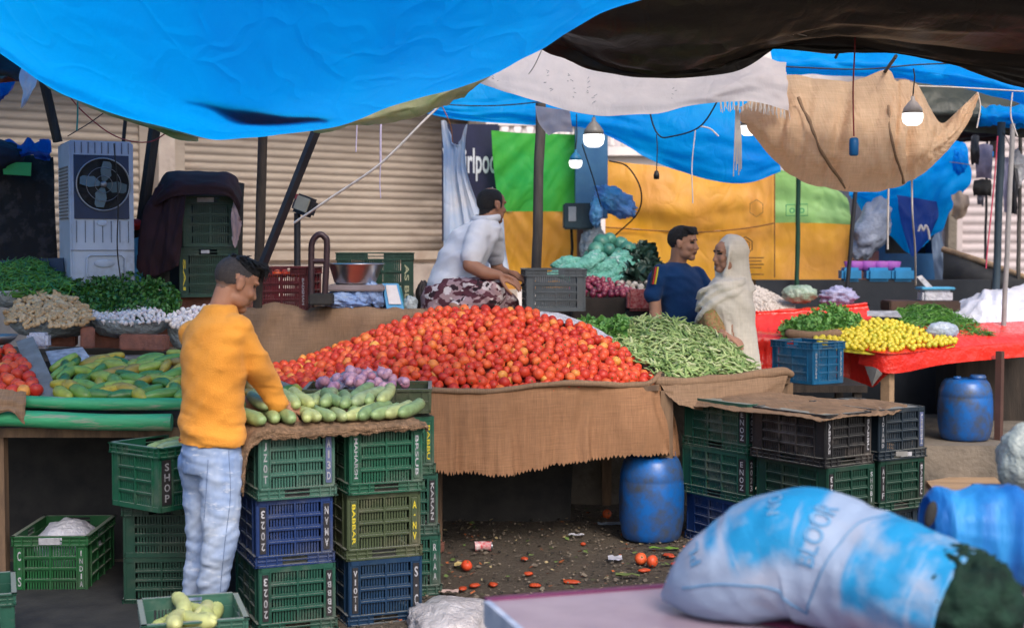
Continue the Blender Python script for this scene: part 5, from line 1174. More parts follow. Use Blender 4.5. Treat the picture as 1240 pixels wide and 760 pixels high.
# ================================================================ PEOPLE
def remesh(mb,name,voxel,smooth=3,disp=None):
    me=mb.mesh('tmp',[SKIN1]); ob=bpy.data.objects.new('tmp',me); COL.objects.link(ob)
    m=ob.modifiers.new('r','REMESH'); m.mode='VOXEL'; m.voxel_size=voxel; m.use_smooth_shade=True
    if smooth: s=ob.modifiers.new('s','SMOOTH'); s.iterations=smooth; s.factor=.5
    dg=bpy.context.evaluated_depsgraph_get(); dg.update()
    out=bpy.data.meshes.new_from_object(ob.evaluated_get(dg)); out.name=name
    bpy.data.objects.remove(ob); bpy.data.meshes.remove(me)
    if disp:
        ns=[v.normal.copy() for v in out.vertices]
        for v,n in zip(out.vertices,ns): v.co=v.co+n*disp(v.co,n)
    out.update()
    out.polygons.foreach_set('use_smooth',[True]*len(out.polygons))
    return out
def skinpart(mb,name,mats,parent,voxel,smooth=3,disp=None,pick=None,cut=None):
    me=remesh(mb,name,voxel,smooth,disp); me.materials.clear()
    for m in mats: me.materials.append(m)
    if cut:
        bm=bmesh.new(); bm.from_mesh(me)
        dead=[v for v in bm.verts if cut(v.co)]
        bmesh.ops.delete(bm,geom=dead,context='VERTS'); bm.to_mesh(me); bm.free()
    idx=[(pick(p.center) if pick else 0) for p in me.polygons]
    me.polygons.foreach_set('material_index',idx)
    off=WL[parent.name]
    for v in me.vertices: v.co-=off
    o=bpy.data.objects.new(name,me); COL.objects.link(o); o.parent=parent; WL[o.name]=off
    return o
def ring_loft(mb,rings,n=28):
    """rings: (centre, half width, half depth, facing vector) bottom to top, closed ends"""
    R=[]
    for (c,a,b,f) in rings:
        f=Vector(f).normalized(); r=Vector((f.y,-f.x,0)).normalized(); c=Vector(c)
        R.append([c+r*(a*cos(t))+f*(b*sin(t)) for t in [2*pi*k/n for k in range(n)]])
    mb.grid(R,closed=True)
    mb.add([r for r in R[0]],[tuple(range(n-1,-1,-1))]); mb.add([r for r in R[-1]],[tuple(range(n))])
def limb(mb,pts,rad,n=16):
    sp=spline(pts,(len(pts)-1)*5); L=len(sp); rr=spline([Vector((r,0,0)) for r in rad],(len(pts)-1)*5)
    mb.tube(sp,[v.x for v in rr],n,roundcap=True)
class Head:
    def __init__(s,c,f,tilt=0,size=1.0,up=None):
        s.c=Vector(c); f=Vector(f).normalized(); u0=Vector(up) if up else Vector((0,0,1)); r=f.cross(u0).normalized(); u=r.cross(f).normalized()
        s.M=Matrix((r,f,u)).transposed(); s.k=size   # local: x right, y front, z up
    def w(s,p): return s.c+s.M@(Vector(p)*s.k)
    def l(s,p): return (s.M.transposed()@(Vector(p)-s.c))/s.k
    def add(s,mb,neck=None,neck_r=.055,full=1.0):
        E=s.M.to_euler(); k=s.k
        def e(c,r,rx=0): mb.ell(s.w(c),tuple(x*k for x in r),16,11,0,(s.M@Euler((rx,0,0)).to_matrix()).to_euler())
        e((0,-.014,.030),(.074,.094,.084)); e((0,.020,-.020),(.064,.068,.088)); e((0,.030,.045),(.058,.055,.045))
        e((0,.060,-.090),(.030,.028,.022)); e((.036*full,.022,-.062),(.026,.048,.034)); e((-.036*full,.022,-.062),(.026,.048,.034))
        mb.tube([s.w((0,.078,.020)),s.w((0,.088,-.006)),s.w((0,.098,-.026))],[.008*k,.0100*k,.0125*k],10,roundcap=True)
        e((.012,.088,-.030),(.009,.010,.007)); e((-.012,.088,-.030),(.009,.010,.007))
        e((0,.084,-.050),(.022,.013,.0075)); e((0,.082,-.062),(.019,.013,.0075))
        e((.030,.070,.030),(.028,.016,.010)); e((-.030,.070,.030),(.028,.016,.010))
        e((.040,.058,-.024),(.024,.024,.022)); e((-.040,.058,-.024),(.024,.024,.022))
        for sx in (1,-1):
            e((sx*.076,-.008,-.004),(.010,.020,.032)); e((sx*.080,-.014,.012),(.008,.015,.016))
        if neck is not None: limb(mb,[s.w((0,-.026,-.035)),(s.w((0,-.020,-.09))+Vector(neck))/2,Vector(neck)],[neck_r*1.02*k,neck_r*k,neck_r*1.15*k])
    def pick(s,p,stub=None):
        q=s.l(p); jn=noise.noise(Vector(p)*45)*.008
        if abs(q.x)>.12 or abs(q.y)>.15 or q.z<-.14 or q.z>.16: return 0
        if q.y>.060 and abs(abs(q.x)-.030)<.0155 and abs(q.z-.012)<.0060: return 1
        if q.y>.080 and abs(q.x)<.020 and -.066<q.z<-.047: return 2
        if q.y>.062 and .010<abs(q.x)<.048 and .026<q.z<.036: return 3
        if stub and abs(q.x)<.09 and q.y<.034+jn-.95*max(0,.05-q.z) and not (abs(q.x)>.069 and -.045<q.z<.032 and q.y>-.04):
            zz=q.z+jn
            if zz>-.022: return 4
            if zz>-.046: return 5
        return 0
def hand(mb,wr,d,n,side,curl=.5,L=.175,spread=1.0):
    """palm + five separate fingers; d = pointing direction, n = back of the hand, side = +1 thumb on the cross(d,n) side"""
    d=Vector(d).normalized(); n=Vector(n); n=(n-d*n.dot(d)).normalized(); s=d.cross(n).normalized()*side; k=L/.175
    wr=Vector(wr); pc=wr+d*.050*k
    Rm=Matrix((d,s,n)).transposed().to_euler()
    mb.ell(pc,(.050*k,.038*k,.016*k),14,9,0,Rm); mb.tube([wr-d*.03,wr+d*.03*k],[.026*k,.028*k],10,roundcap=True,flat=.8)
    for i,(o,ln) in enumerate(((.029,.070),(.010,.080),(-.010,.074),(-.028,.058))):
        b=wr+d*.082*k+s*o*k; pts=[b-d*.03*k,b]; a=0
        dirv=(d+s*o*2.2*spread).normalized()
        for j,f in enumerate((.45,.32,.23)):
            a+=curl*(.55 if j==0 else .8)
            v=dirv*cos(a)-n*sin(a); pts.append(pts[-1]+v*ln*f*1.15*k)
        mb.tube(pts,[.0105*k,.0100*k,.0092*k,.0086*k,.0072*k],9,roundcap=True)
    b=wr+d*.025*k+s*.026*k
    mb.tube([b,b+(d*.6+s*.75-n*.2)*.034*k,b+(d*.95+s*.75-n*.45)*.058*k,b+(d*1.3+s*.6-n*.7)*.070*k],[.013*k,.0115*k,.0095*k,.0078*k],9,roundcap=True)
def folds(amp,ax,fr,seed,fine=.35):
    ax=Vector(ax).normalized()
    def f(p,n):
        t=p.dot(ax); q=p-ax*t
        return amp*(noise.noise(Vector((t*fr,q.x*fr*.25+seed,q.z*fr*.25+q.y*fr*.25)))+fine*noise.noise(Vector((t*fr*2.4+3,q.x*fr*.6+seed,q.z*fr*.6))))
    return f
def hairtuft(mb,base,dirs,r):
    for (b,d) in zip(base,dirs): mb.tube([b,b+d*.5+Vector((0,0,.006)),b+d],[r,r*.8,r*.2],6)
# ---------------- the customer in orange
Bx=thing('person','young man with cropped hair in an orange jersey and faded jeans sorting cucumbers','person',(P(256,730,5.98).x,5.98,0))
F=(.74,.67,0); 
hd=Head(P(286,343,6.03),(.80,.50,-.42),size=1.0)
bm_=MB(); nk=P(260,390,5.99); hd.add(bm_,nk,.050)
ring_loft(bm_,[(P(257,548,5.99),.13,.09,F),(P(258,470,5.99),.12,.08,F),(P(260,410,5.98),.14,.08,F),(P(260,394,5.98),.10,.06,F),(P(260,384,5.98),.05,.045,F)])
SR=[P(287,407,5.90),P(304,432,5.97),P(317,454,6.04)]; FR=[P(317,454,6.04),P(330,474,6.09),P(344,489,6.13)]
SL=[P(236,406,6.10),P(254,442,6.22),P(270,474,6.26)]; FL=[P(270,474,6.26),P(300,492,6.24),P(328,497,6.20)]
limb(bm_,SR,[.045,.040,.036]); limb(bm_,FR,[.036,.034,.026]); limb(bm_,SL,[.045,.040,.036]); limb(bm_,FL,[.037,.034,.025])
hand(bm_,P(343,489,6.13),P(372,502,6.20)-P(343,489,6.13),(.15,-.35,.9),1,.55,.17)
hand(bm_,P(327,497,6.20),P(352,503,6.21)-P(327,497,6.20),(.05,-.3,.95),-1,.55,.165)
LR=[P(264,552,5.95),P(266,640,5.93),P(257,735,5.98),P(256,765,5.99)]; LL=[P(246,552,6.05),P(246,640,6.08),P(236,735,6.12),P(236,760,6.12)]
limb(bm_,LR,[.075,.050,.036,.034]); limb(bm_,LL,[.075,.050,.036,.034])
skinpart(bm_,'body',[SKIN1,EYE,LIP,HAIR,STUBBLE,STUBBLE2],Bx,.0055,3,None,lambda p:hd.pick(p,stub=True))
sh=MB()
ring_loft(sh,[(P(256,541,5.985),.172,.125,F),(P(256,528,5.985),.168,.125,F),(P(256,500,5.985),.160,.120,F),(P(257,465,5.985),.164,.120,F),(P(259,430,5.98),.182,.122,F),(P(261,404,5.98),.184,.112,F),(P(262,390,5.98),.150,.095,F),(P(264,380,5.985),.092,.076,F),(P(266,371,5.99),.066,.062,F)])
limb(sh,[P(283,402,5.92)]+SR[1:]+[P(330,473,6.085),P(338,484,6.11)],[.074,.064,.058,.052,.043]); limb(sh,SL+[FL[1]-Vector((.06,0,0))],[.070,.060,.054,.046])
f1=folds(.017,(.5,-.1,.85),8,1); f2=folds(.020,(-.70,.1,.70),13,5); f2b=folds(.020,(.15,0,.98),20,8)
skinpart(sh,'jersey',[ORANGE_SHIRT],Bx,.008,3,lambda p,n:f1(p,n)*.7+f2(p,n)*(.35+.8*max(0,min(1,(1.15-p.z)*2.5)))+f2b(p,n)*(max(0,min(1,(1.0-p.z)*5))+max(0,min(1,(p.x+1.20)*6))*.7),None,lambda c:c.z<P(256,540,5.985).z+.006+.008*sin(c.x*22) or hd.l(c).z>-.090 and (c-hd.c).length<.14)
tr_=MB()
ring_loft(tr_,[(P(256,572,5.99),.135,.115,F),(P(256,548,5.99),.152,.118,F),(P(256,525,5.99),.145,.108,F)])
LRt=[P(267,556,5.95),P(268,610,5.935),P(265,655,5.935),P(258,705,5.97),P(256,742,5.98)]; LLt=[P(243,556,6.05),P(247,610,6.07),P(246,655,6.08),P(238,705,6.11),P(236,742,6.12)]
limb(tr_,LRt,[.100,.085,.074,.062,.056]); limb(tr_,LLt,[.098,.084,.072,.060,.055])
f3=folds(.007,(.25,0,1),17,9,.6); f4=folds(.006,(-.6,0,.8),22,3,.5)
JN=skinpart(tr_,'jeans',[JEANS],Bx,.008,2,lambda p,n:f3(p,n)+f4(p,n)*(1.5 if p.z<.5 else .7))
from mathutils.bvhtree import BVHTree
def stitch(target,root,paths,r,mat,name='seam'):
    bv=BVHTree.FromPolygons([v.co+WL[root.name] for v in target.data.vertices],[tuple(p.vertices) for p in target.data.polygons])
    for pth in paths:
        out=[]
        for v in spline([Vector((x,y,0)) for x,y in pth],28):
            d=(P(v.x,v.y,6)-Vector((0,0,CAMZ))).normalized(); h_=bv.ray_cast(Vector((0,0,CAMZ)),d)[0]
            if h_: out.append(h_-d*.001)
        if len(out)>3: MB().tube(out,r,4).build(name,mat,target)
stitch(JN,Bx,[[(277,545),(279,600),(272,660),(266,722)],[(252,556),(250,590),(247,630)]],.0014,simple('denim_stitch',(.14,.20,.34),bump=0))
q=MB(); q.tube([P(219+i*6.4,532+.25*i,5.985-.13*sin(pi*i/11)) for i in range(12)],[.012]*12,6); q.build('belt',simple('brown_belt',(.30,.06,.03),rough=.5),Bx)
for (p_,lab) in ((P(256,762,5.99),0),(P(236,758,6.12),1)):
    q=MB(); c=Vector((p_.x+.05,p_.y+.045,.045)); q.ell(c,(.125,.048,.042),16,8,0,Euler((0,0,.72))); q.build('shoe',STEEL_D,Bx)
h=MB(); 
def hl(p): return hd.w(p)
h.ell(hl((.004,.008,.074)),(.066,.076,.050),20,12,0,hd.M.to_euler(),lambda d:1+.10*noise.noise(d*6))
r_=random.Random(3)
for i in range(120):
    x=r_.uniform(-.055,.058); b=hl((x,r_.uniform(-.03,.04),.090+r_.uniform(0,.02))); 
    e=hl((x*1.22+r_.uniform(-.012,.012),.092+r_.uniform(-.018,.010),.070-r_.uniform(-.022,.026))); m_=hl((x*1.12,.064+r_.uniform(-.012,.014),.106+r_.uniform(-.010,.012)))
    h.tube(spline([b,m_,e],6),[.004,.006,.0065,.006,.005,.0035,.001],5)
for i in range(90):
    a_=r_.uniform(0,6.28); b=hl((.055*cos(a_),.0+.070*sin(a_),.088+r_.uniform(-.012,.018))); d_=hd.M@Vector((.026*cos(a_)+r_.uniform(-.01,.01),.012+r_.uniform(-.012,.016),r_.uniform(-.012,.014))); h.tube([b,b+d_*.7+Vector((0,0,.004)),b+d_*1.4],[.006,.005,.001],5)
h.build('hair',HAIR,Bx)
# ---------------- the seated seller
Sx=thing('person','balding man in a pale polo shirt and maroon camouflage trousers squatting beside the tomatoes','person',(P(560,378,8.95).x,8.95,1.25))
F=(.62,.78,0)
hs=Head(P(596,249,9.06),(.78,.60,-.10),size=.98)
b=MB(); hs.add(b,P(588,272,9.03),.06)
ring_loft(b,[(P(547,352,9.0),.13,.10,F),(P(556,320,9.0),.13,.09,F),(P(578,284,9.02),.14,.08,F),(P(586,270,9.03),.08,.06,F)])
ar=[P(580,281,8.90),P(571,304,8.80),P(569,321,8.76)]; fr_=[P(569,321,8.76),P(587,330,8.72),P(604,333,8.70)]
limb(b,ar,[.055,.050,.046]); limb(b,fr_,[.046,.042,.029])
limb(b,[P(598,281,9.16),P(600,308,9.24),P(602,326,9.26)],[.050,.045,.04]); limb(b,[P(602,326,9.26),P(614,332,9.2),P(624,333,9.12)],[.04,.034,.028])
hand(b,P(603,333,8.70),P(622,340,8.70)-P(603,333,8.70),(.25,-.5,.75),1,.42,.18)
hand(b,P(624,333,9.11),(.6,-.3,-.3),(.1,-.3,.9),-1,.5,.17)
limb(b,[P(546,350,8.95),P(596,352,8.76)],[.08,.06]); limb(b,[P(596,352,8.76),P(552,374,8.80)],[.055,.04]); limb(b,[P(556,352,9.1),P(612,362,9.08)],[.08,.06]); limb(b,[P(612,362,9.08),P(575,376,9.05)],[.05,.04])
b.ell(P(563,374,8.74),(.11,.045,.035),14,8,0,Euler((0,.25,-.2)))
def pk(p):
    i=hs.pick(p); q=hs.l(p)
    if i==0 and abs(q.x)<.09 and -.16<q.y<.12 and -.075<q.z<.16:
        if abs(q.x)>.071 and -.04<q.z<.03 and q.y>-.035: return 0
        bald=(q.x**2/.034**2+(q.y+.01)**2/.050**2)<1 and q.z>.07
        if not bald and q.y<.035-.25*max(0,-q.z) and q.z>-.016-.052*max(0,min(1,(-q.y-.015)/.065)) : return 3
        if bald: return 4
    return i
skinpart(b,'body',[SKIN2,EYE,LIP,HAIR,SKIN2],Sx,.0062,3,None,pk)
h=MB(); h.ell(hs.w((0,-.020,.026)),(.0775,.0935,.0835),36,24,0,hs.M.to_euler(),lambda d:1+.03*noise.noise(d*7)+.025*noise.noise(d*30))
skinpart(h,'hair',[HAIR],Sx,.007,1,None,None,lambda c:(lambda q:((q.x**2/.032**2+(q.y+.012)**2/.045**2)<1+.5*noise.noise(c*60) and q.z>.06) or q.y>.034+.3*min(0,q.z-.03) or q.z<-.012-.050*max(0,min(1,(-q.y-.015)/.065))+.010*noise.noise(c*80) or (abs(q.x)>.066 and -.05<q.z<.030 and q.y>-.040))(hs.l(c)))
s_=MB()
ring_loft(s_,[(P(548,360,9.0),.190,.145,F),(P(549,345,9.0),.188,.140,F),(P(553,328,9.0),.185,.132,F),(P(562,306,9.0),.188,.130,F),(P(573,288,9.01),.190,.122,F),(P(581,275,9.02),.165,.100,F),(P(587,267,9.03),.090,.075,F),(P(590,260,9.04),.072,.066,F)])
limb(s_,[P(583,280,8.93),P(576,296,8.85),P(571,311,8.79)],[.078,.072,.072]); limb(s_,[P(595,280,9.13),P(598,298,9.20),P(600,312,9.24)],[.075,.068,.062])
f5=folds(.012,(.45,.1,.88),9,2); f5b=folds(.009,(-.3,.1,.95),17,6)
Spolo=skinpart(s_,'polo_shirt',[POLO],Sx,.010,3,lambda p,n:f5(p,n)+f5b(p,n),None,lambda c:(c-hs.c).length<.115)
q=MB(); 
for k in range(2): pass
c0=P(589,262,9.035)
q.tube([c0+Vector((.078*cos(t),.072*sin(t),.010*sin(t+.6)-.012)) for t in [2*pi*i/20 for i in range(21)]],.017,7,cap=False,flat=1.5); q.build('collar',POLO,Spolo)
t_=MB()
ring_loft(t_,[(P(545,378,8.98),.21,.17,F),(P(545,362,8.98),.205,.165,F),(P(545,347,8.99),.17,.14,F)])
limb(t_,[P(545,357,8.92),P(575,354,8.82),P(597,352,8.76)],[.115,.105,.090]); limb(t_,[P(597,355,8.76),P(578,364,8.76),P(556,372,8.78)],[.088,.080,.060])
limb(t_,[P(556,358,9.10),P(590,362,9.08),P(614,366,9.05)],[.11,.095,.080]); limb(t_,[P(614,368,9.05),P(590,375,9.0)],[.075,.06])
f6=folds(.018,(.6,.3,.8),15,7,.5)
skinpart(t_,'camouflage_trousers',[CAMO],Sx,.009,2,lambda p,n:f6(p,n))
# ---------------- the man in the navy shirt
Mx=thing('person','young man in a navy shirt with a coloured sleeve patch facing the shawled woman','person',(P(824,500,9.7).x,9.7,0))
F=(.72,-.70,0)
hm=Head(P(828,295,9.68),(.90,-.42,-.06),size=1.0)
b=MB(); hm.add(b,P(819,322,9.72),.058)
ring_loft(b,[(P(828,440,9.7),.14,.10,F),(P(826,360,9.7),.13,.09,F),(P(822,332,9.7),.12,.07,F),(P(820,320,9.71),.08,.06,F)])
limb(b,[P(798,334,9.60),P(793,358,9.57),P(794,378,9.55)],[.042,.042,.041]); limb(b,[P(793,378,9.55),P(797,400,9.50),P(802,420,9.42)],[.041,.038,.028]); hand(b,P(802,420,9.42),(.2,-.5,-.8),(-.6,-.5,.3),1,.4)
limb(b,[P(845,334,9.80),P(857,354,9.78),P(862,376,9.70)],[.042,.042,.041]); limb(b,[P(862,376,9.70),P(858,390,9.55),P(850,396,9.38)],[.041,.037,.028]); hand(b,P(850,396,9.38),(-.3,-.8,-.2),(0,-.3,.9),-1,.4)
for sx in (-1,1):
    x=P(824,500,9.7).x+sx*.09; limb(b,[(x,9.7,.92),(x+.01,9.69,.5),(x,9.72,.06)],[.085,.055,.042]); b.ell((x+.05,9.65,.04),(.12,.045,.04),12,7,0,Euler((0,0,-.8)))
skinpart(b,'body',[SKIN3,EYE,LIP,HAIR,SKIN3],Mx,.006,3,None,lambda p:hm.pick(p))
s_=MB()
ring_loft(s_,[(P(829,445,9.7),.178,.125,F),(P(828,410,9.7),.174,.122,F),(P(827,375,9.7),.178,.126,F),(P(825,348,9.7),.190,.126,F),(P(823,333,9.7),.194,.110,F),(P(821,324,9.71),.150,.090,F),(P(820,317,9.715),.075,.066,F)])
limb(s_,[P(800,333,9.61),P(794,346,9.585),P(791,357,9.57)],[.074,.068,.066]); limb(s_,[P(843,333,9.80),P(852,346,9.79),P(857,357,9.78)],[.074,.068,.066])
f7=folds(.018,(.5,.1,.85),9,12)
Mshirt=skinpart(s_,'shirt',[NAVY_SHIRT],Mx,.010,3,f7,None,lambda c:(c-hm.c).length<.118)
q=MB(); pm=[simple('patch_dark',(.02,.02,.02),bump=0),simple('patch_red',(.5,.03,.02),bump=0),simple('patch_yellow',(.65,.55,.03),bump=0)]
for i in range(3):
    c=P(788+i*2.6,344,9.494+.002*i); 
    q.tube([c,c+Vector((.012,.006,.06)),c+Vector((.022,.02,.115))],[.0065,.0065,.0065],6,i,flat=.5)
q.build('sleeve_patch',pm,Mshirt)
t_=MB(); ring_loft(t_,[(P(826,455,9.7),.15,.12,F),(P(828,432,9.7),.165,.125,F),(P(828,420,9.7),.155,.115,F)])
for sx in (-1,1):
    x=P(824,500,9.7).x+sx*.09; limb(t_,[(x,9.7,.92),(x+.01,9.69,.5),(x,9.72,.1)],[.105,.085,.075])
skinpart(t_,'trousers',[STEEL_D],Mx,.012,2)
h=MB(); h.ell(hm.w((0,-.017,.034)),(.080,.101,.091),26,16,0,hm.M.to_euler(),lambda d:1+.05*noise.noise(d*7))
for i in range(50):
    x=r_.uniform(-.055,.055); bb_=hm.w((x,r_.uniform(.0,.05),.112)); e=hm.w((x+r_.uniform(-.01,.012),.080+r_.uniform(-.015,.006),.078+r_.uniform(-.014,.02))); h.tube([bb_,(bb_+e)/2+Vector((0,0,.006)),e],[.010,.009,.004],6)
me=h
skinpart(h,'hair',[HAIR],Mx,.006,1,lambda p,n:.003*noise.noise(p*90),None,lambda c:(lambda q:(q.y>.046 and q.z<.062) or (q.y>.018 and q.z<.045) or (q.y>-.012 and q.z<.018) or (q.y>-.040 and q.z<-.012) or q.z<-.020-.038*max(0,min(1,(-q.y-.02)/.06)))(hm.l(c)))
# ---------------- the woman in the shawl
Wx=thing('person','woman wrapped in a cream shawl facing the man in the navy shirt','person',(P(882,480,9.3).x,9.3,0))
F=(-.90,-.35,0)
hw=Head(P(881,309,9.3),(-.93,-.32,-.04),size=1.0)
b=MB(); hw.add(b,P(886,338,9.33),.06,1.15)
ring_loft(b,[(P(884,450,9.3),.17,.14,F),(P(882,390,9.3),.17,.14,F),(P(884,352,9.3),.15,.11,F),(P(885,340,9.3),.08,.07,F)])
limb(b,[P(874,354,9.28),P(869,386,9.22),P(866,400,9.14)],[.05,.045,.042]); limb(b,[P(866,400,9.14),P(872,404,9.06),P(878,406,8.99)],[.040,.034,.027]); hand(b,P(878,406,8.99),(.6,-.5,-.25),(.1,-.3,.9),1,.5,.165)
limb(b,[P(898,352,9.42),P(900,390,9.46),P(895,425,9.46)],[.055,.05,.04]); hand(b,P(895,425,9.46),(-.3,-.1,-.9),(0,-.3,.9),1,.5,.165)
for sx in (-1,1):
    x=P(882,480,9.3).x+sx*.08; limb(b,[(x,9.3,.9),(x,9.3,.5),(x,9.3,.06)],[.09,.06,.045]); b.ell((x-.06,9.26,.035),(.115,.042,.035),12,7,0,Euler((0,0,.35)))
skinpart(b,'body',[SKIN3,EYE,LIP,HAIR,SKIN3],Wx,.006,3,None,lambda p:hw.pick(p))
k_=MB(); ring_loft(k_,[(P(868,445,9.24),.14,.12,F),(P(864,400,9.23),.115,.10,F),(P(862,380,9.24),.095,.08,F),(P(866,355,9.24),.09,.08,F)]); limb(k_,[P(860,378,9.2),P(862,396,9.13),P(870,404,9.06)],[.052,.047,.040])
skinpart(k_,'kurta',[KURTA],Wx,.012,2)
hsn=MB()
hsn.ell(hw.w((0,-.040,.026)),(.101,.106,.112),22,14,0,hw.M.to_euler()); 
ring_loft(hsn,[(P(892,352,9.33),.15,.13,F),(P(890,338,9.33),.105,.105,F),(P(889,322,9.33),.096,.10,F),(P(888,306,9.32),.094,.095,F)])
limb(hsn,[hw.w((0,-.02,.125)),hw.w((.088,.030,.04)),hw.w((.080,.045,-.06)),hw.w((.045,.050,-.135))],[.012,.012,.013,.02]); limb(hsn,[hw.w((0,-.02,.125)),hw.w((-.088,.030,.04)),hw.w((-.080,.045,-.06)),hw.w((-.045,.050,-.135))],[.012,.012,.013,.02])
ring_loft(hsn,[(P(890,620,9.34),.24,.20,F),(P(889,520,9.34),.225,.19,F),(P(887,455,9.34),.21,.185,F),(P(884,420,9.335),.205,.175,F),(P(881,392,9.33),.203,.172,F),(P(878,370,9.31),.205,.185,F),(P(878,354,9.30),.185,.172,F),(P(884,342,9.31),.145,.120,F),(P(887,334,9.32),.10,.10,F)])
# the end thrown over the shoulder: soft edges of the cloth crossing the chest
for k,(y0,y1,y2,r0) in enumerate(((342,352,366,.022),(350,364,380,.026),(338,345,352,.018))):
    limb(hsn,[P(902,y0-2,9.20),P(890,y0+4,9.13),P(868,y1,9.14),P(850,y2,9.20),P(843,y2+10,9.27)],[r0*.6,r0,r0,r0*.9,r0*.5])
def fw(p,n):
    q=p-WL[Wx.name]; low=max(0,min(1,(1.30-p.z)*4)); a_=atan2(n.y,n.x)
    vert=.026*noise.noise(Vector((a_*5.5,p.z*.8,1)))+.014*noise.noise(Vector((a_*13,p.z*1.5,4)))
    t=p.z*1.0+p.x*.75; diag=.012*noise.noise(Vector((t*13,p.x*.8,7)))+.004*noise.noise(Vector((t*30,p.x*1.2,2)))
    return vert*low+diag*(1-low)
def cutw(c):
    q=hw.l(c)
    if q.y>.045 and abs(q.x)<.064 and -.095<q.z<.080: return True
    # opening at the front where the kurta shows
    return False
skinpart(hsn,'shawl',[SHAWL],Wx,.009,2,fw,None,cutw)
# ================================================================ POSTS, STALL GEAR, LAMPS, CABLES
def post(name,p0,p1,r,mat,label,cat='post',n=10,sq=False,mid=None):
    mb=MB(); pts=spline([p0]+(mid or [])+[p1],18)
    if sq: mb.tube(pts,r*1.25,4,smooth=False)
    else: mb.tube([p+Vector((.006*noise.noise(p*4),0,0)) for p in pts],[r*(1+.08*noise.noise(p*5)) for p in pts],n)
    return tag(mb.build(name,mat),label,cat)
BAMBOO=simple('grey_bamboo',(.085,.075,.070),(.04,.036,.034),rough=.7,stretch=(4,4,.6),scale=5,bump=.4,bscale=30)
post('wooden_post',P(319,150,8.2),P(312,372,8.35),.028,WOOD_D,'rough dark wooden post behind the maroon crate')
post('steel_pole',P(398,120,8.0),P(312,336,8.15),.022,STEEL_D,'slanting dark steel pole in front of the rough wooden post','pole',sq=True)
post('wooden_post',P(50,85,8.6),P(70,172,8.7),.024,WOOD_D,'leaning dark wooden post above the air cooler',sq=True)
post('wooden_post',P(152,140,8.9),P(147,200,8.9),.012,WOOD_D,'thin dark stick standing behind the corner of the air cooler','stick')
post('wooden_post',P(188,150,8.8),P(168,300,8.8),.030,WOOD_D,'dark wooden post beside the maroon cloth',sq=True)
bp=post('bamboo_pole',P(655,125,9.6),P(649,335,9.6),.034,BAMBOO,'grey bamboo pole standing in the grey crate before the green curtain','pole',12)
post('green_pole',P(967,214,12.2),P(965,352,12.2),.020,simple('dark_green_paint',(.005,.05,.03),bump=0),'thin dark green pole in front of the orange curtain','pole')
post('steel_pole',P(1036,232,12.0),P(1026,350,12.0),.018,STEEL_D,'leaning dark pole tied with rags at the end of the orange curtain','pole')
post('steel_pole',P(1213,148,11.8),P(1206,352,11.8),.032,simple('blue_grey_paint',(.03,.05,.07),bump=.1),'blue grey steel pole by the hanging clothes','pole')
post('bamboo_pole',P(1226,150,10.9),P(1215,404,10.9),.020,simple('pale_bamboo',(.30,.29,.30),rough=.7),'thin pale pole rising from the red covered table','pole')
post('wooden_post',P(1075,425,9.86),P(1074,560,9.86),.038,WOOD_L,'pale weathered wooden leg under the corner of the red sheet','leg post',sq=True)
post('wooden_post',P(1211,425,10.3),P(1209,533,10.3),.026,simple('rusty_post',(.10,.05,.04),bump=.2),'rusty brown post beside the barrel under the red covered table',sq=True)
# blue column with meter box
col=thing('blue_column','blue painted column behind the dark green meter box','column',(P(715,350,12).x,12.0,0))
q=MB().box(P(697,200,12).x,P(736,200,12).x,12.0,12.3,1.9,3.2); q.build('painted_shaft',simple('blue_grey_column_paint',(.07,.18,.28),(.03,.10,.22),rough=.5,scale=2),col)
q=MB().box(P(700,200,12).x,P(728,200,12).x,12.02,12.28,0,1.9); q.build('bare_base',simple('brown_column_base',(.20,.11,.10),(.10,.07,.07)),col)
bx_=thing('meter_box','dark teal meter box with a grey label on the blue column','box',tuple(P(700,278,11.8)))
q=MB().cbox(tuple(P(700,262,11.82)),(.25,.20,.215),0,None,.012); cse=q.build('case',simple('dark_teal_metal',(.012,.035,.05),(.02,.05,.07),rough=.4),bx_)
q=MB().cbox(tuple(P(693,259,11.715)),(.062,.008,.12),0); q.build('label_plate',simple('grey_label',(.30,.32,.34),bump=0),cse)
q=MB().tube([P(692,277,11.8),P(693,300,11.85),P(690,340,11.9)],.012,6); tag(q.build('cable',ROPE_D),'black cable dropping from the meter box','cable')
q=MB()
# carrier bag, hanging
def blob(name,c,r,mat,label,cat,seed=1,amp=.25,rot=None,fr=2.4,group=None,flatbase=False):
    mb=MB(); c=Vector(c)
    def w(d):
        return 1+amp*noise.noise(d*fr+Vector((seed,0,0)))+amp*.6*noise.noise(d*fr*2.6+Vector((0,seed,0)))+amp*.3*abs(noise.noise(d*fr*5+Vector((0,0,seed))))
    mb.ell(c,r,40,26,0,rot,w)
    if flatbase:
        zb=c.z-r[2]*.75
        for v in mb.v: v.z=max(v.z,zb)
    return tag(mb.build(name,mat),label,cat,group)
bgm=MB()
blob('carrier_bag',P(744,244,11.6),(.18,.12,.10),SKYBAG,'translucent blue carrier bag tied to the blue column','carrier bag',4,.35,Euler((0,.55,0)))
blob('carrier_bag',P(722,257,11.55),(.05,.06,.11),SKYBAG,'knotted blue bag hanging beside the meter box','carrier bag',9,.25)
blob('carrier_bag',P(718,300,11.8),(.10,.08,.22),GREYBAG,'pale plastic bag hanging below the meter box','carrier bag',12,.25)
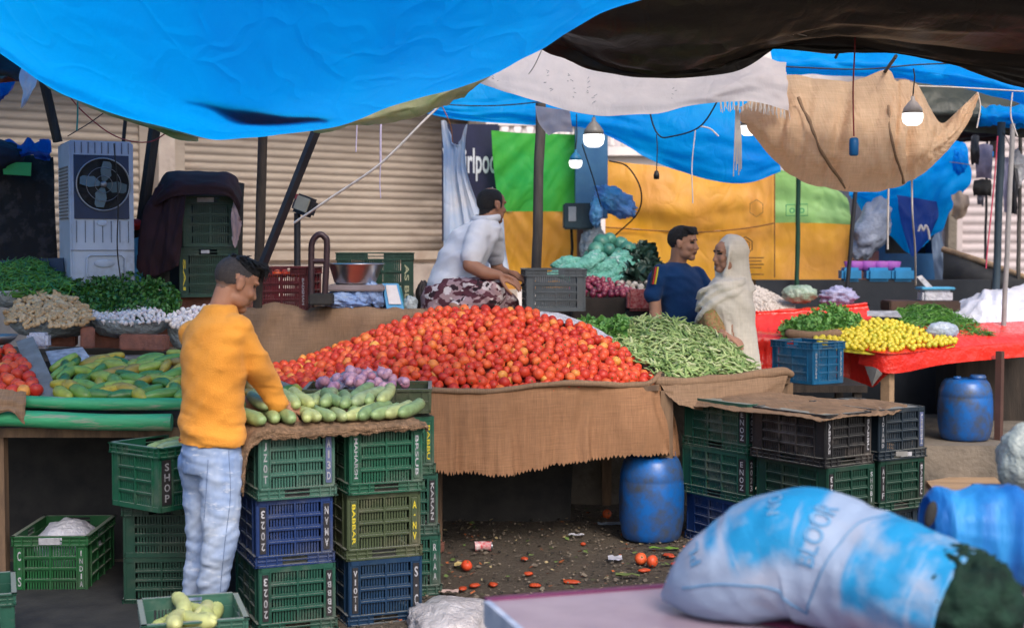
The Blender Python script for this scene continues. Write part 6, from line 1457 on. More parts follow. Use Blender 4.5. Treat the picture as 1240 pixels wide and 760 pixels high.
# lamps
def lamp(px,py,Y,r,sock,label,cap_c,hang=70):
    c=P(px,py,Y); t=thing('hanging_bulb',label,'lamp',tuple(c))
    q=MB().lathe([(.0001,-r*.72),(r*.55,-r*.70),(r*.88,-r*.45),(r,0),(r*.98,r*.45)],24,c); q.build('lit_dome',BULB,t)
    q=MB().lathe([(r*.98,r*.455),(r*.9,r*.9),(r*.5,r*1.45),(r*.2,r*1.75),(r*.18,r*2.1),(.001,r*2.12)],24,c); q.build('cap',cap_c,t)
    q=MB().tube([c+Vector((0,0,r*2.05)),c+Vector((.01,.0,r*2+.12)),P(px+1,py-hang,Y)],.004,6); q.build('flex',ROPE_D,t)
lamp(719,169,10.6,.078,None,'large white hanging bulb lit in front of the blue column',simple('grey_lamp_cap',(.17,.16,.15),rough=.4,bump=0),52)
lamp(697,198,10.9,.050,None,'small hanging bulb with a blue cap lit beside the large bulb',simple('blue_lamp_cap',(.02,.16,.32),rough=.4,bump=0),60)
lamp(906,157,9.6,.055,None,'lit white bulb peeping past the edge of the burlap hammock',simple('grey_lamp_cap',(.17,.16,.15),rough=.4,bump=0),60)
lamp(1105,143,8.35,.060,None,'lit white bulb hanging before the notch of the burlap hammock',simple('clear_lamp_cap',(.42,.36,.33),rough=.4,bump=0),60)
# blue socket on red flex
t=thing('lamp_holder','blue cylindrical lamp holder dangling on a red flex before the burlap hammock','lamp holder',tuple(P(1034,188,8.0)))
c=P(1034,178,8.0); q=MB().lathe([(.018,-.05),(.026,-.042),(.027,.02),(.025,.045),(.015,.052),(.0001,.053)],16,c); q.build('holder',simple('blue_plastic',(.01,.13,.36),rough=.4),t)
q=MB().tube(spline([P(1034,165,8.0),P(1033,110,8.0),P(1035,60,8.0),P(1037,-10,8.0)],20),.0045,6); q.build('flex',ROPE_R,t)
t=thing('lamp_holder','small empty black lamp holder dangling before the orange curtain','lamp holder',tuple(P(795,216,10.5)))
q=MB().lathe([(.02,-.03),(.022,.0),(.014,.03),(.0001,.035)],12,P(795,212,10.5)); q.build('holder',ROPE_D,t)
q=MB().tube(spline([P(795,208,10.5),P(796,180,10.5),P(795,163,10.5)],8),.004,5); q.build('flex',ROPE_D,t)
# ropes and cables
def rope(name,pts,r,mat,label,cat='rope'): 
    tag(MB().tube(spline([P(*p) for p in pts],40),r,6).build(name,mat),label,cat)
rope('rope',[(356,270,8.4),(400,240,8.3),(461,198,8.2),(520,140,8.2),(572,92,8.3)],.007,ROPE_W,'pale rope slanting from the display post up to the white sackcloth')
rope('cord',[(462,126,8.2),(461,165,8.2),(461,198,8.2)],.006,ROPE_L,'lilac cord hanging onto the pale slanting rope','cord')
rope('cord',[(461,198,8.2),(460,220,8.2),(461,240,8.2)],.003,ROPE_L,'loose thread hanging below the pale slanting rope','cord')
rope('cord',[(433,132,8.1),(432,160,8.1),(431,184,8.1)],.0035,ROPE_L,'short pale cord dangling before the cream shutter','cord')
rope('cord',[(94,112,7.8),(94,140,7.8),(93,158,7.8)],.005,ROPE_T,'teal cord hanging above the air cooler','cord')
rope('red_string',[(70,98,8.3),(100,135,8.4),(140,165,8.5),(180,172,8.6),(210,155,8.6)],.004,ROPE_R,'red string drooping above the air cooler','string')
rope('cable',[(82,165,8.4),(110,148,8.3),(132,132,8.2)],.003,ROPE_D,'thin black wire above the corner of the air cooler','cable')
rope('cable',[(780,60,10.6),(786,130,10.5),(797,163,10.5),(815,165,10.4),(848,153,10.3),(870,120,10.2),(880,96,10.0)],.006,ROPE_D,'black cable looping before the blue tarpaulin','cable')
rope('rope',[(848,153,10.3),(860,156,10.3),(870,165,10.3)],.006,ROPE_W,'frayed rope end knotted to the black cable','rope')
rope('rope',[(842,158,10.3),(838,200,10.3),(839,246,10.3)],.004,ROPE_W,'thin pale rope hanging before the orange curtain','rope')
q=MB()
for i in range(7): q.tube(spline([P(891+i*.5,128,8.6),P(890+i*1.2,165,8.6),P(888+i*1.6,HR.uniform(195,214),8.6)],10),.0035,5)
tag(q.build('rope_tassel',ROPE_W),'tassel of white rope ends hanging from the frayed sackcloth','rope')
rope('cable',[(738,195,11.4),(760,202,11.2),(776,230,11.2),(772,258,11.3),(745,285,11.6)],.006,ROPE_D,'black cable looping from the blue column down to the greens','cable')
rope('cable',[(705,175,10.9),(718,215,11.2),(728,250,11.4)],.005,ROPE_D,'black flex trailing across the blue column','cable')
rope('rope',[(1104,205,8.9),(1105,260,8.9),(1108,300,9.2),(1109,345,9.6)],.006,ROPE_W,'knotted grey rope dangling from the burlap hammock','rope')
rope('rope',[(1076,225,9.6),(1075,275,9.6),(1075,302,9.6)],.007,ROPE_W,'grey rope with a loop hanging before the blue kiosk','rope')
rope('red_string',[(1208,165,11.6),(1204,220,11.6),(1196,300,11.6),(1194,325,11.6)],.006,simple('pink_cord',(.55,.06,.12),bump=0),'pink cord hanging along the blue grey pole','string')
rope('cord',[(1012,70,8.9),(1016,60,8.8),(1020,45,8.7)],.010,ROPE_D,'black knotted cord holding the burlap hammock near the red flex','cord')
rope('cord',[(1071,88,9.0),(1078,78,8.8),(1085,68,8.6)],.012,ROPE_D,'black knotted cord at the peak of the burlap hammock','cord')
rope('line',[(930,80,9.4),(1040,84,9.4),(1120,78,9.4),(1260,74,9.4)],.005,ROPE_D,'black line strung above the burlap hammock','line')
rope('line',[(1100,104,9.1),(1160,106,9.1),(1260,112,9.1)],.005,ROPE_W,'white line strung from the burlap hammock past its tip','line')
rope('cord',[(1184,112,9.0),(1187,130,9.0),(1183,155,9.0)],.005,ROPE_W,'loose cord at the tip of the burlap hammock','cord')
rope('cord',[(1226,112,9.2),(1224,140,9.2),(1232,165,9.2)],.005,ROPE_W,'pale looped cord hanging beside the tip of the burlap hammock','cord')
rope('line',[(640,90,7.6),(700,20,7.5),(900,30,7.7),(985,45,7.9)],.003,ROPE_W,'thin pale line under the black tarpaulin','line')
rope('cord',[(948,-5,7.6),(952,25,7.7),(962,44,7.9)],.005,ROPE_W,'pale cord tying up the black tarpaulin','cord')
rope('line',[(500,125,11),(600,128,11),(700,118,10.9)],.005,ROPE_D,'black line below the white sackcloth before the blue tarpaulin','line')
# ---- air cooler
ac=thing('air_cooler','tall white air cooler with a round fan grille on blue','air cooler',tuple(P(108,341,8.5)))
X0,X1=P(76,250,8.4).x,P(152,250,8.4).x; zt_,zb_=P(100,170,8.4).z,P(100,345,8.4).z
ACW=simple('off_white_cooler_plastic',(.42,.47,.56),(.32,.37,.46),rough=.45,scale=3,bump=.05,dirt=(.20,.19,.18),dscale=4,dlo=.55,dhi=.8)
q=MB().cbox(((X0+X1)/2,8.62,(zt_+zb_)/2),(X1-X0,.44,zt_-zb_),0,None,.012); q.box(X0+.02,X0+.025,8.395,8.4,zb_,zt_,0)
q.build('casing',ACW,ac)
H_=zt_-zb_; mid=P(100,265,8.4).z
q=MB().box(X0+.022,X1-.03,8.392,8.399,mid,zt_-.085,0); q.build('fan_panel',simple('dark_blue_panel',(.006,.022,.07),(.005,.015,.045),rough=.4,bump=0),ac)
fc=Vector(((X0+X1)/2+.005,8.388,P(112,223,8.4).z))
q=MB(); q.lathe([(.150,-.004),(.158,-.004),(.158,.004),(.150,.004),(.150,-.004)],40,(0,0,0),0,True,Matrix.Translation(fc)@Matrix.Rotation(pi/2,4,'X'))
q.build('fan_ring',STEEL,ac)
q=MB(); q.lathe([(.0001,0),(.149,0)],40,(0,0,0),0,False,Matrix.Translation(fc+Vector((0,.002,0)))@Matrix.Rotation(pi/2,4,'X')); q.build('fan_hollow',BLACKSTUFF,ac)
for k in range(4):
    q=MB(); Mt=Matrix.Translation(fc+Vector((0,-.006,0)))@Matrix.Rotation(k*pi/2+.15,4,'Y')
    q.add([(-.012,0,.02),(.012,0.004,.02),(.040,.008,.06),(.045,.010,.11),(.020,.006,.138),(-.02,-.002,.135),(-.03,-.006,.08)],[(0,1,2,3,4,5,6)],0,False,Mt); q.build('fan_blade',simple('blue_grey_blade',(.09,.14,.17),(.06,.10,.12),rough=.4,bump=0),ac)
q=MB(); q.ell(fc+Vector((0,-.012,0)),(.020,.012,.020),14,8); q.build('fan_hub',STEEL,ac)
for k in range(2):
    q=MB(); r0=.05+.05*k; q.tube([fc+Vector((r0*cos(t),-.014,r0*sin(t))) for t in [2*pi*i/32 for i in range(33)]],.0016,4,cap=False); q.build('guard_wire',STEEL,ac)
GRV=simple('grey_groove',(.12,.13,.16),bump=0)
for k in range(7):
    x=X0+.035+(X1-X0-.07)*k/6; q=MB(); q.box(x-.0015,x+.0015,8.394,8.3995,zb_+.25,mid-.01,0); q.build('groove_line',GRV,ac)
for k in range(9): x=X0+.03+(X1-X0-.06)*k/8; q=MB(); q.box(x-.002,x+.002,8.394,8.3995,zt_-.075,zt_-.01,0); q.build('groove_line',GRV,ac)
q=MB(); q.box(X0,X1,8.394,8.3995,P(100,303,8.4).z-.002,P(100,303,8.4).z+.002,0); q.build('groove_line',GRV,ac)
q=MB(); outl=[(95,335),(95,312),(99,309),(136,309),(140,313),(140,340)]
q.tube([P(x,y,8.39) for x,y in outl],.005,6); q.build('tank_outline',ACW,ac); q=MB(); q.ell(P(116,319,8.395),(.06,.006,.025),20,8); q.build('badge',ACW,ac); q=MB(); q.ell(P(113,270,8.395),(.03,.004,.018),16,8); q.build('badge',ACW,ac)
ac.rotation_euler=(0,0,radians(26))
q=MB()
for k in range(16): z=P(64,200,8.5).z-.02-k*.02; q.box(X0-.006,X0-.0005,8.46,8.78,z,z+.010,0)
q.build('side_louvre',simple('dark_grey_louvre',(.16,.15,.15),bump=0),ac)  # dark grey louvre slats on the cooler's side
q=MB().tube(spline([P(138,174,8.38),P(143,240,8.38),P(142,300,8.39),P(147,345,8.39)],16),.004,5); tag(q.build('cable',ROPE_D),'black cord hanging down the front of the air cooler','cable')
# dark carpet drape, bundle and green tag beside the cooler
sheet('carpet_drape',[[(-30,168,9.2),(20,186,9.2),(64,190,9.2)],[(-30,240,9.1),(20,240,9.1),(66,240,9.1)],[(-30,330,9.0),(20,330,9.0),(70,330,9.0)]],DARKCLOTH,'dark patterned carpet hung behind the chillies beside the air cooler','carpet',24,30,wrinkle(.03,5,2,101),thick=.01)
blob('cloth_bundle',P(-2,190,9.0),(.15,.12,.10),simple('dark_blue_cloth',(.01,.014,.03),rough=.9),'dark round bundle lying on the carpet rail','bundle',3,.15)
sheet('blue_sheet',[[(5,170,9.1),(35,172,9.05),(62,170,9.05)],[(10,184,8.98),(38,182,8.95),(62,184,8.95)],[(24,186,9.0),(45,192,8.95),(60,196,9.0)]],T_BLUE3,'crumpled royal blue sheet stuffed beside the top of the air cooler','plastic sheet',16,12,wrinkle(.05,5,4,103))
slab('green_card',[(3,196,8.95),(38,197,8.95),(37,213,8.93),(4,211,8.93)],.006,simple('green_card_paint',(.03,.26,.06),(.02,.20,.05),bump=0),'bright green card hung on the dark carpet','card')
slab('blue_crate_side',[(-20,316,8.55),(76,312,8.5),(78,345,8.5),(-20,345,8.55)],.02,CR_NAVY,'navy plastic tub behind the dark green chillies','tub')
# maroon cloth over green crates
gc=P(216,364,8.62); RG=radians(13); gz=1.20
crate('dark green crate carrying yellow lettering under the maroon cloth',(gc.x,8.62,gz+.15),RG,.36,.5,.30,CR_DGREEN,front=[('l','SAI',None,YP,False,True)],group='crates under the maroon cloth',plate=(.45,.05,.02))
crate('dark green crate marked G.R.S.P on top under the maroon cloth',(gc.x+.02,8.63,gz+.455),RG,.345,.5,.31,CR_DGREEN,front=[('r','G.R.S.P',None,WP,False,False)],group='crates under the maroon cloth',plate=(.42,.10,.028))
q=MB().box(gc.x-.2,gc.x+.5,8.72,9.1,1.04,gz+.148); tag(q.build('brick_stack',BRICK),'low stack of bricks carrying the maroon covered crates','brick stack')
rows=[[(196,224,9.1),(205,214,9.05),(240,212,9.1),(276,214,9.05),(290,228,9.0)],
      [(190,226,8.8),(204,209,8.75),(240,208,8.75),(280,211,8.75),(292,236,8.75)],
      [(186,240,8.6),(206,222,8.55),(232,219,8.54),(276,222,8.55),(291,248,8.62)],
      [(184,250,8.58),(206,240,8.52),(232,236,8.51),(276,238,8.53),(290,258,8.62)]]
sheet('maroon_cloth',rows,MAROON,'dark maroon cloth thrown over the top of the stacked green crates','cloth',40,30,wrinkle(.015,4,4,105),thick=.004)
rows=[[(188,228,8.62),(200,222,8.58),(214,224,8.54),(226,228,8.52)],[(174,262,8.60),(192,258,8.56),(208,256,8.53),(224,258,8.50)],[(166,300,8.60),(186,298,8.56),(204,294,8.53),(219,292,8.50)],[(164,338,8.62),(182,336,8.58),(200,330,8.55),(216,322,8.50)]]
sheet('maroon_cloth',rows,MAROON,'dark maroon cloth falling down beside the stacked green crates','cloth',30,40,wrinkle(.03,5,2,109),thick=.004)
sheet('maroon_cloth_tail',[[(283,242,8.6),(290,262,8.6),(293,268,8.62)],[(280,262,8.6),(286,274,8.6),(292,276,8.62)],[(282,296,8.6),(285,300,8.6),(289,290,8.62)]],simple('pinkish_lining',(.30,.22,.24),bump=.2),'pinkish lined end of the maroon cloth hanging by the crate','cloth',10,12,wrinkle(.02,3,3,106))
sheet('dark_cloth',[[(196,216,9.3),(245,214,9.3),(296,222,9.3)],[(196,290,9.28),(245,290,9.28),(294,290,9.28)],[(196,372,9.26),(245,372,9.26),(294,372,9.26)]],BLACKSTUFF,'black cloth added behind the maroon covered crates to darken their openings','cloth',14,14,wrinkle(.02,3,3,137))  # added backing: its black supplies the shade inside the crates
sheet('dark_cloth',[[(160,280,8.9),(178,270,8.85),(200,262,8.8)],[(158,315,8.85),(178,312,8.8),(204,305,8.75)],[(160,352,8.8),(180,350,8.75),(206,350,8.7)]],BLACKSTUFF,'black cloth hanging between the air cooler and the maroon crates','cloth',14,14,wrinkle(.02,3,3,107))
blob('cloth_hat',P(167,272,8.8),(.085,.06,.035),simple('red_cap_cloth',(.60,.02,.02),rough=.7),'red cloth hat hanging on the dark post','hat',2,.12)
sheet('blue_sheet',[[(150,300,8.6),(160,290,8.6),(170,286,8.6)],[(152,325,8.58),(162,325,8.58),(172,325,8.58)],[(152,352,8.56),(164,352,8.56),(176,350,8.56)]],simple('steel_blue_cloth',(.03,.14,.26),rough=.7),'steel blue cloth hanging beside the foot of the air cooler','cloth',10,12,wrinkle(.02,3,3,108))
# maroon crate of tomatoes, display, pipe, bowl, scale
mc=P(305,370,8.66); crate('maroon crate of tomatoes on the platform behind the customer',(mc.x,8.70,1.262),radians(-2),.345,.5,.27,CR_RED,front=[('r','BADSHAH',None,WP,False,True)])
for px in (325,334,343,352,362): TOMK.put(P(px,330,8.8)+Vector((0,.05,-.008)),rrot(),.9,'tomato inside the maroon crate on the platform','tomatoes in the maroon crate')
t=thing('scale_display','weighing scale display head on a dark post','display',tuple(P(360,322,8.5)))
q=MB().tube([P(360,322,8.5),P(360,258,8.5)],.020,10); q.build('post',STEEL_D,t)
q=MB(); Mx_=Matrix.Translation(P(369,249,8.48))@Matrix.Rotation(.35,4,'Y')@Matrix.Rotation(-.5,4,'Z'); q.cbox((0,0,0),(.135,.09,.115),0,Mx_,.018); cse=q.build('case',STEEL_D,t)
q=MB().cbox((.012,-.047,.005),(.10,.008,.085),0,Mx_,.003); q.build('face_panel',simple('grey_olive_display',(.25,.24,.20),rough=.4,bump=0),cse)
q=MB().cbox((-.045,-.0475,.035),(.03,.006,.03),0,Mx_); q.build('red_sticker',simple('dark_red_sticker',(.20,.03,.04),bump=0),cse)
arch=[P(377,372,8.55),P(377,310,8.55),P(378,294,8.55),P(383,286,8.55),P(388,284,8.55),P(393,287,8.55),P(396,296,8.55),P(394,345,8.55),P(393,365,8.55)]
t=thing('trolley_handle','bent brown steel tube handle standing beside the steel bowl','handle',tuple(P(386,372,8.55)))
TUBEM=simple('brown_painted_tube',(.05,.028,.035),rough=.4,metal=.2,bump=.1)
MB().tube(spline(arch,50),.019,10).build('bent_tube',TUBEM,t); MB().tube([P(377,316,8.55),P(395,316,8.55)],.015,10).build('cross_bar',TUBEM,t); MB().cbox(tuple(P(390,362,8.6)),(.14,.2,.07),0,None,.01).build('base_box',BLACKSTUFF,t)
t=thing('weighing_scale','flat grey weighing scale plate under the steel bowl','scale',tuple(P(440,372,8.8)))
MB().cbox(tuple(P(433,348,8.78)),(.35,.26,.038),0,None,.008).build('plate',simple('mauve_grey_metal',(.30,.25,.27),rough=.4,metal=.3,bump=.05),t); MB().cbox(tuple(P(433,362,8.82)),(.26,.2,.10),0,None,.01).build('base_box',BLACKSTUFF,t)
bc=P(430,343.5,8.78); q=MB().lathe([(.0001,.0),(.118,.0),(.128,.012),(.160,.118),(.166,.126),(.168,.122),(.158,.114),(.120,.014),(.0001,.010)],40,bc,wob=lambda a,z:1+(.12*max(0,cos(a+.2))*(z/.126) if z>0 else 0))
tag(q.build('steel_bowl',STAINLESS),'shiny stainless steel bowl standing on the scale plate','bowl')
gcr=P(406,386,9.0); crate('long dark green crate behind the steel bowl',(gcr.x,9.02,1.25),radians(4),.50,.36,.37,CR_DGREEN,front=[('r','AS BD',None,simple('faded_yellow_lettering',(.35,.35,.22),bump=0),False,True)])
blob('blue_bag',P(416,364,8.70),(.14,.07,.055),BLUEBAG,'pale blue plastic bag bunched under the scale','plastic bag',3,.3,Euler((0,.1,0)),3,'blue bags under the scale')
blob('blue_bag',P(437,362,8.72),(.085,.06,.06),BLUEBAG,'crumpled pale blue bag between the scale and the payment card','plastic bag',7,.3,None,3,'blue bags under the scale')
blob('blue_bag',P(453,356,8.72),(.05,.05,.085),BLUEBAG,'upright twist of blue bag touching the payment card','plastic bag',13,.25,Euler((0,-.5,0)),3,'blue bags under the scale')
t=thing('payment_card','blue payment card stand with a blank white panel','card stand',tuple(P(478,379,8.72)))
slab('card',[(463,343,8.74),(482,343,8.74),(490,378,8.68),(469,378,8.68)],.004,simple('blue_card',(.05,.26,.50),(.04,.20,.42),bump=0,rough=.4),None,None,t)
slab('white_panel',[(467,345,8.733),(480,345,8.733),(486,368,8.688),(471,368,8.688)],.003,simple('white_card',(.60,.57,.60),bump=0,rough=.4),None,None,t)
slab('back_leaf',[(482,343,8.745),(486,348,8.80),(493,378,8.82),(490,378,8.69)],.004,simple('teal_card',(.05,.30,.38),bump=0,rough=.4),None,None,t)
slab('dark_side',[(463,343,8.742),(469,378,8.685),(464,379,8.78),(463,360,8.78)],.003,simple('navy_card',(.01,.06,.18),bump=0),None,None,t)
blob('plastic_bag',P(497,369,8.75),(.045,.03,.055),GREYBAG,'small greyish plastic bag right beside the payment card','plastic bag',21,.2)
blob('dark_sack',P(513,360,9.1),(.05,.1,.11),simple('dark_brown_sack',(.03,.022,.02)),'dark brown sack between the green crate and the squatting man','sack',23,.15)
# grey crate of the seller
RS=radians(14); gcp=P(636,381,8.78)
crate('grey crate the squatting man rests his hands on',(gcp.x,8.80,1.257),radians(3),.385,.5,.262,CR_GREY)
sheet('grey_cloth',[[(622,356,9.0),(640,338,9.05),(660,336,9.05)],[(640,338,8.98),(660,332,9.0),(680,338,9.0)],[(655,342,8.95),(672,340,8.97),(690,344,8.97)]],simple('grey_rag',(.14,.15,.16)),'grey cloth lying inside the grey crate','cloth',12,10,wrinkle(.02,3,3,111))
sheet('white_plastic_sheet',[[(650,376,8.68),(680,380,8.66),(712,392,8.6),(742,408,8.5)],[(650,381,8.6),(680,385,8.6),(710,397,8.54),(740,412,8.45)],[(648,388,8.6),(680,390,8.58),(708,402,8.52),(738,416,8.42)]],WHITEBAG,'edge of white plastic sheet behind the ridge of the tomatoes','plastic sheet',24,10,wrinkle(.01,5,3,112))
# dark boxes under the red onions, red mesh bag
q=MB().cbox(tuple(P(728,378,10.3)+Vector((0,0,0))),(.44,.4,.22),0,None,.01); tag(q.build('wooden_box',simple('dark_brown_box',(.035,.026,.022),(.02,.016,.014),rough=.8)),'dark brown box under the red onions','box')
q=MB().cbox(tuple(P(776,363,10.05)),(.20,.18,.15),0,None,.02); tag(q.build('mesh_bag',simple('red_mesh',(.26,.02,.03),(.40,.16,.15),scale=60,bump=.5,bscale=90)),'red mesh bag of onions behind the blue shirted man','mesh bag')
q=MB().cbox(tuple(P(776,388,10.1)),(.22,.2,.16),0,None,.01); tag(q.build('wooden_box',BLACKSTUFF),'black box under the red mesh bag','box')
q=MB().box(P(660,350,10.7).x,P(800,350,10.7).x,10.45,11.4,.98,1.33); tag(q.build('back_counter',simple('brown_counter',(.07,.05,.045),bump=.2)),'brown counter carrying the back heap of greens','counter')
# blue barrels
def barrel(c,r,h,label):
    t=thing('plastic_barrel',label,'barrel',tuple(c))
    prof=[(.0001,0),(r*.80,0),(r*.88,.012),(r*.93,.05),(r*.985,.13*h/.5),(r,.25*h/.5),(r*.992,h*.60),(r*.975,h*.70),(r*.968,h*.715),(r*.975,h*.73),(r*.95,h*.82),(r*.86,h*.93),(r*.76,h*.985),(r*.6,h),(.0001,h*1.0)]
    bs_=MB().lathe(prof,40,c).build('shell',BARREL,t)
    MB().lathe([(r*.30,h*1.0),(r*.30,h+.015),(r*.26,h+.03),(.0001,h+.03)],20,Vector(c)+Vector((r*.42,-.02,0))).build('cap',BARREL,bs_)
    MB().lathe([(r*.14,h*1.0),(r*.14,h+.02),(.0001,h+.022)],14,Vector(c)+Vector((-r*.40,-.05,0))).build('cap',BARREL,bs_)
    return t
bpz=PZ(792,659,0); barrel((bpz.x,bpz.y+.15,0.005),.185,.475,'scuffed blue plastic barrel on the littered ground under the tomato table')
barrel((P(1172,530,10.25).x,10.32,.26),.195,.44,'shaded blue plastic barrel on the concrete step under the red covered table')
# concrete step and plank, brick piece
s0=P(1116,575,9.95); q=MB().box(s0.x-.2,s0.x+3,10.0,11.9,0,.255); tag(q.build('concrete_step',CONCRETE),'rough concrete step carrying the shaded barrel','step')
q=MB(); p_=[PZ(1122,582,.03),PZ(1195,570,.03),PZ(1216,586,.03),PZ(1140,604,.03)]; q.add(p_+[v-Vector((0,0,.025)) for v in p_],[(0,1,2,3),(7,6,5,4),(0,4,5,1),(1,5,6,2),(2,6,7,3),(3,7,4,0)]); tag(q.build('plank',WOOD_L),'pale wooden board lying on the ground before the concrete step','board')
b_=PZ(520,668,0); q=MB().cbox((b_.x,b_.y,.03),(.16,.10,.06),0,None,.012); tag(q.build('brick',BRICK),'dusty brick at the foot of the tomato table leg','brick')
slab('label_card',[(1085,546,7.28),(1099,546,7.33),(1099,552,7.33),(1085,552,7.28)],.003,CARDBOARD,'small torn card tag on the rim of the slate crate','tag')
# ---- red covered stall
rt=thing('red_stall','market table covered with shiny red plastic sheet','market stall',(P(1100,480,10.2).x,10.3,0.255))
def rp(px,py,Y): return (px,py,Y)
top=[[(1030,398,10.60),(1080,392,10.7),(1140,392,10.8),(1260,388,11.2)],[(1032,412,10.20),(1080,412,10.2),(1150,408,10.35),(1260,403,10.75)],[(1036,421,9.98),(1080,427,9.80),(1150,420,10.15),(1260,411,10.65)],[(1040,423,9.97),(1081,430,9.785),(1150,423,10.13),(1260,414,10.63)],[(1040,440,9.96),(1081,452,9.78),(1150,440,10.12),(1260,430,10.62)]]
sheet('sheet_top',top,RED_PLASTIC,None,None,60,40,lambda u,v:.006*noise.noise(Vector((u*16,v*6,3))),parent=rt)
side=[[(1033,411,10.22),(1050,417,10.05),(1068,424,9.86),(1080,428,9.79)],[(1031,430,10.2),(1050,436,10.03),(1068,444,9.85),(1081,450,9.78)],[(1030,462,10.2),(1048,465,10.03),(1058,468,9.9),(1074,452,9.82)]]
sheet('sheet_side',side,RED_PLASTIC,None,None,24,16,wrinkle(.012,4,3,121),parent=rt)
q=MB(); q.add([Vector((P(1035,424,10.0).x,10.05,.90)),Vector((P(1081,440,9.85).x,9.86,.90)),Vector((P(1260,430,10.7).x,10.72,.90)),Vector((P(1260,430,11.4).x,11.5,.98)),Vector((P(1030,400,11.2).x,11.2,.98))],[(0,1,2,3,4)]); q.build('tabletop',WOOD_D,rt)
rows=[[(900,384,11.7),(940,378,11.7),(1000,372,11.7),(1055,370,11.7)],[(906,378,11.2),(940,375,11.2),(1000,371,11.2),(1050,366,11.2)],[(910,381,11.15),(945,381,11.15),(1000,378,11.15),(1052,374,11.15)],[(914,400,10.95),(945,401,10.9),(1000,401,10.9),(1060,400,10.9)],[(916,404,10.4),(945,406,10.4),(1000,408,10.3),(1045,408,10.3)],[(918,430,10.38),(945,432,10.38),(1000,432,10.28),(1045,432,10.28)],[(918,474,10.38),(945,474,10.38),(1000,474,10.28),(1045,474,10.28)]]
sheet('red_plastic_sheet',rows,RED_PLASTIC,'red plastic sheet over the raised ledge beside the shawled woman','plastic sheet',50,60,lambda u,v:.012*noise.noise(Vector((u*9,v*6,3)))+.008*noise.noise(Vector((u*20+v*6,v*8,5))))
slab('grey_flap',[(1046,440,9.94),(1062,446,9.8),(1068,452,9.78),(1056,467,9.80)],.003,CARDBOARD,'grey triangular tear showing in the red plastic sheet','patch')
q=MB().tube(spline([P(956,404,10.25),P(985,407,10.2),P(1014,404,10.2)],10),.035,12,roundcap=True); tag(q.build('burlap_roll',BURLAP_D),'short roll of burlap lying in front of the fresh herbs','burlap cloth')
# blue crate + support
RK=radians(33); kc=P(984,466,9.22)
crate('sky blue crate standing open in front of the red plastic sheet',(kc.x,9.22,kc.z),RK,.30,.40,.275,CR_SKY,front=[('l','SHYAM',None,WP,False,True),('r','BAZAR',None,WP,False,True)])
t=thing('low_bench','dark low bench under the sky blue crate','bench',(kc.x-.05,9.5,0))
MB().cbox((kc.x-.02,9.52,kc.z-.025),(.75,.62,.045),0).build('seat_board',WOOD_D,t)
for dx,dy in ((-.34,-.26),(.30,-.26),(-.34,.26),(.30,.26)): MB().cbox((kc.x+dx,9.52+dy,(kc.z-.05)/2),(.05,.05,kc.z-.05),0).build('leg',WOOD_D,t)
blob('greens_bag',P(968,356,11.3),(.14,.10,.075),simple('bagged_greens',(.34,.42,.36),(.18,.26,.18),rough=.25,spec=.6,scale=14,bump=.5,bscale=30,bdist=.02),'clear bag full of greens on the red plastic ledge','plastic bag',31,.15)
blob('lavender_bag',P(1015,359,11.4),(.14,.09,.075),simple('lavender_bag_plastic',(.45,.45,.66),(.36,.36,.60),rough=.3,bump=.5,bscale=24,bdist=.02,trans=.3),'lavender plastic bag slumped on the red plastic ledge','plastic bag',33,.35,None,3)
blob('clear_bag',P(1141,400,10.35),(.115,.06,.062),LDPE,'clear plastic bag lying on the chillies','plastic bag',35,.15)
q=MB().cbox(tuple(P(1114,370,11.35)),(.56,.3,.085),0,None,.01); tag(q.build('wooden_tray',simple('dark_brown_tray',(.07,.035,.025),(.04,.022,.018))),'dark brown wooden tray behind the chillies','tray')
t=thing('plastic_tub','blue rimmed white tub standing on the brown tray','tub',tuple(P(1132,366,11.3)))
q=MB(); c=P(1132,366,11.3); q.cbox(tuple(c+Vector((0,0,.05))),(.24,.18,.10),0,None,.02); q.build('tub',WHITEBAG,t); q=MB().cbox(tuple(c+Vector((0,0,.112))),(.27,.20,.022),0,None,.008); q.build('lid',simple('blue_lid',(.08,.36,.60),bump=0),t)
slab('tub_cover',[(1110,335,11.3),(1116,333,11.3),(1134,352,11.25),(1128,355,11.25)],.012,WHITE_P,'white flat cover leaning against the blue rimmed tub','tub cover')
slab('white_slab',[(1050,376,11.0),(1086,376,11.0),(1092,383,10.8),(1050,381,10.8)],.01,WHITE_P,'pale board lying between the herbs and the chillies','board')
# black low wall, sloping black stall, white covers
q=MB().box(P(915,350,12.3).x,P(1200,350,12.3).x,12.3,12.5,0,P(950,339,12.3).z); tag(q.build('black_partition',simple('black_blue_board',(.006,.010,.018),(.012,.016,.024),rough=.6)),'long low black partition behind the red covered stall','partition')
q=MB(); pts_=[(1142,300,13.5),(1260,338,12.6),(1260,430,12.6),(1142,400,13.5)]
sheet('black_cover',[[(1142,303,13.4),(1190,318,13.0),(1260,344,12.5)],[(1142,325,13.1),(1190,336,12.7),(1260,360,12.2)],[(1142,360,13.1),(1190,372,12.7),(1260,390,12.2)],[(1142,410,13.1),(1190,415,12.7),(1260,425,12.2)]],BLACKSTUFF,'black sloping cover of the stall beyond the black partition','stall cover',20,14,wrinkle(.02,3,3,131))
q=MB().tube([P(1142,302,13.38),P(1190,317,12.98),P(1260,343,12.48)],.03,8); tag(q.build('cover_rail',WOOD_L),'pale wooden rail along the top of the sloping black cover','rail')
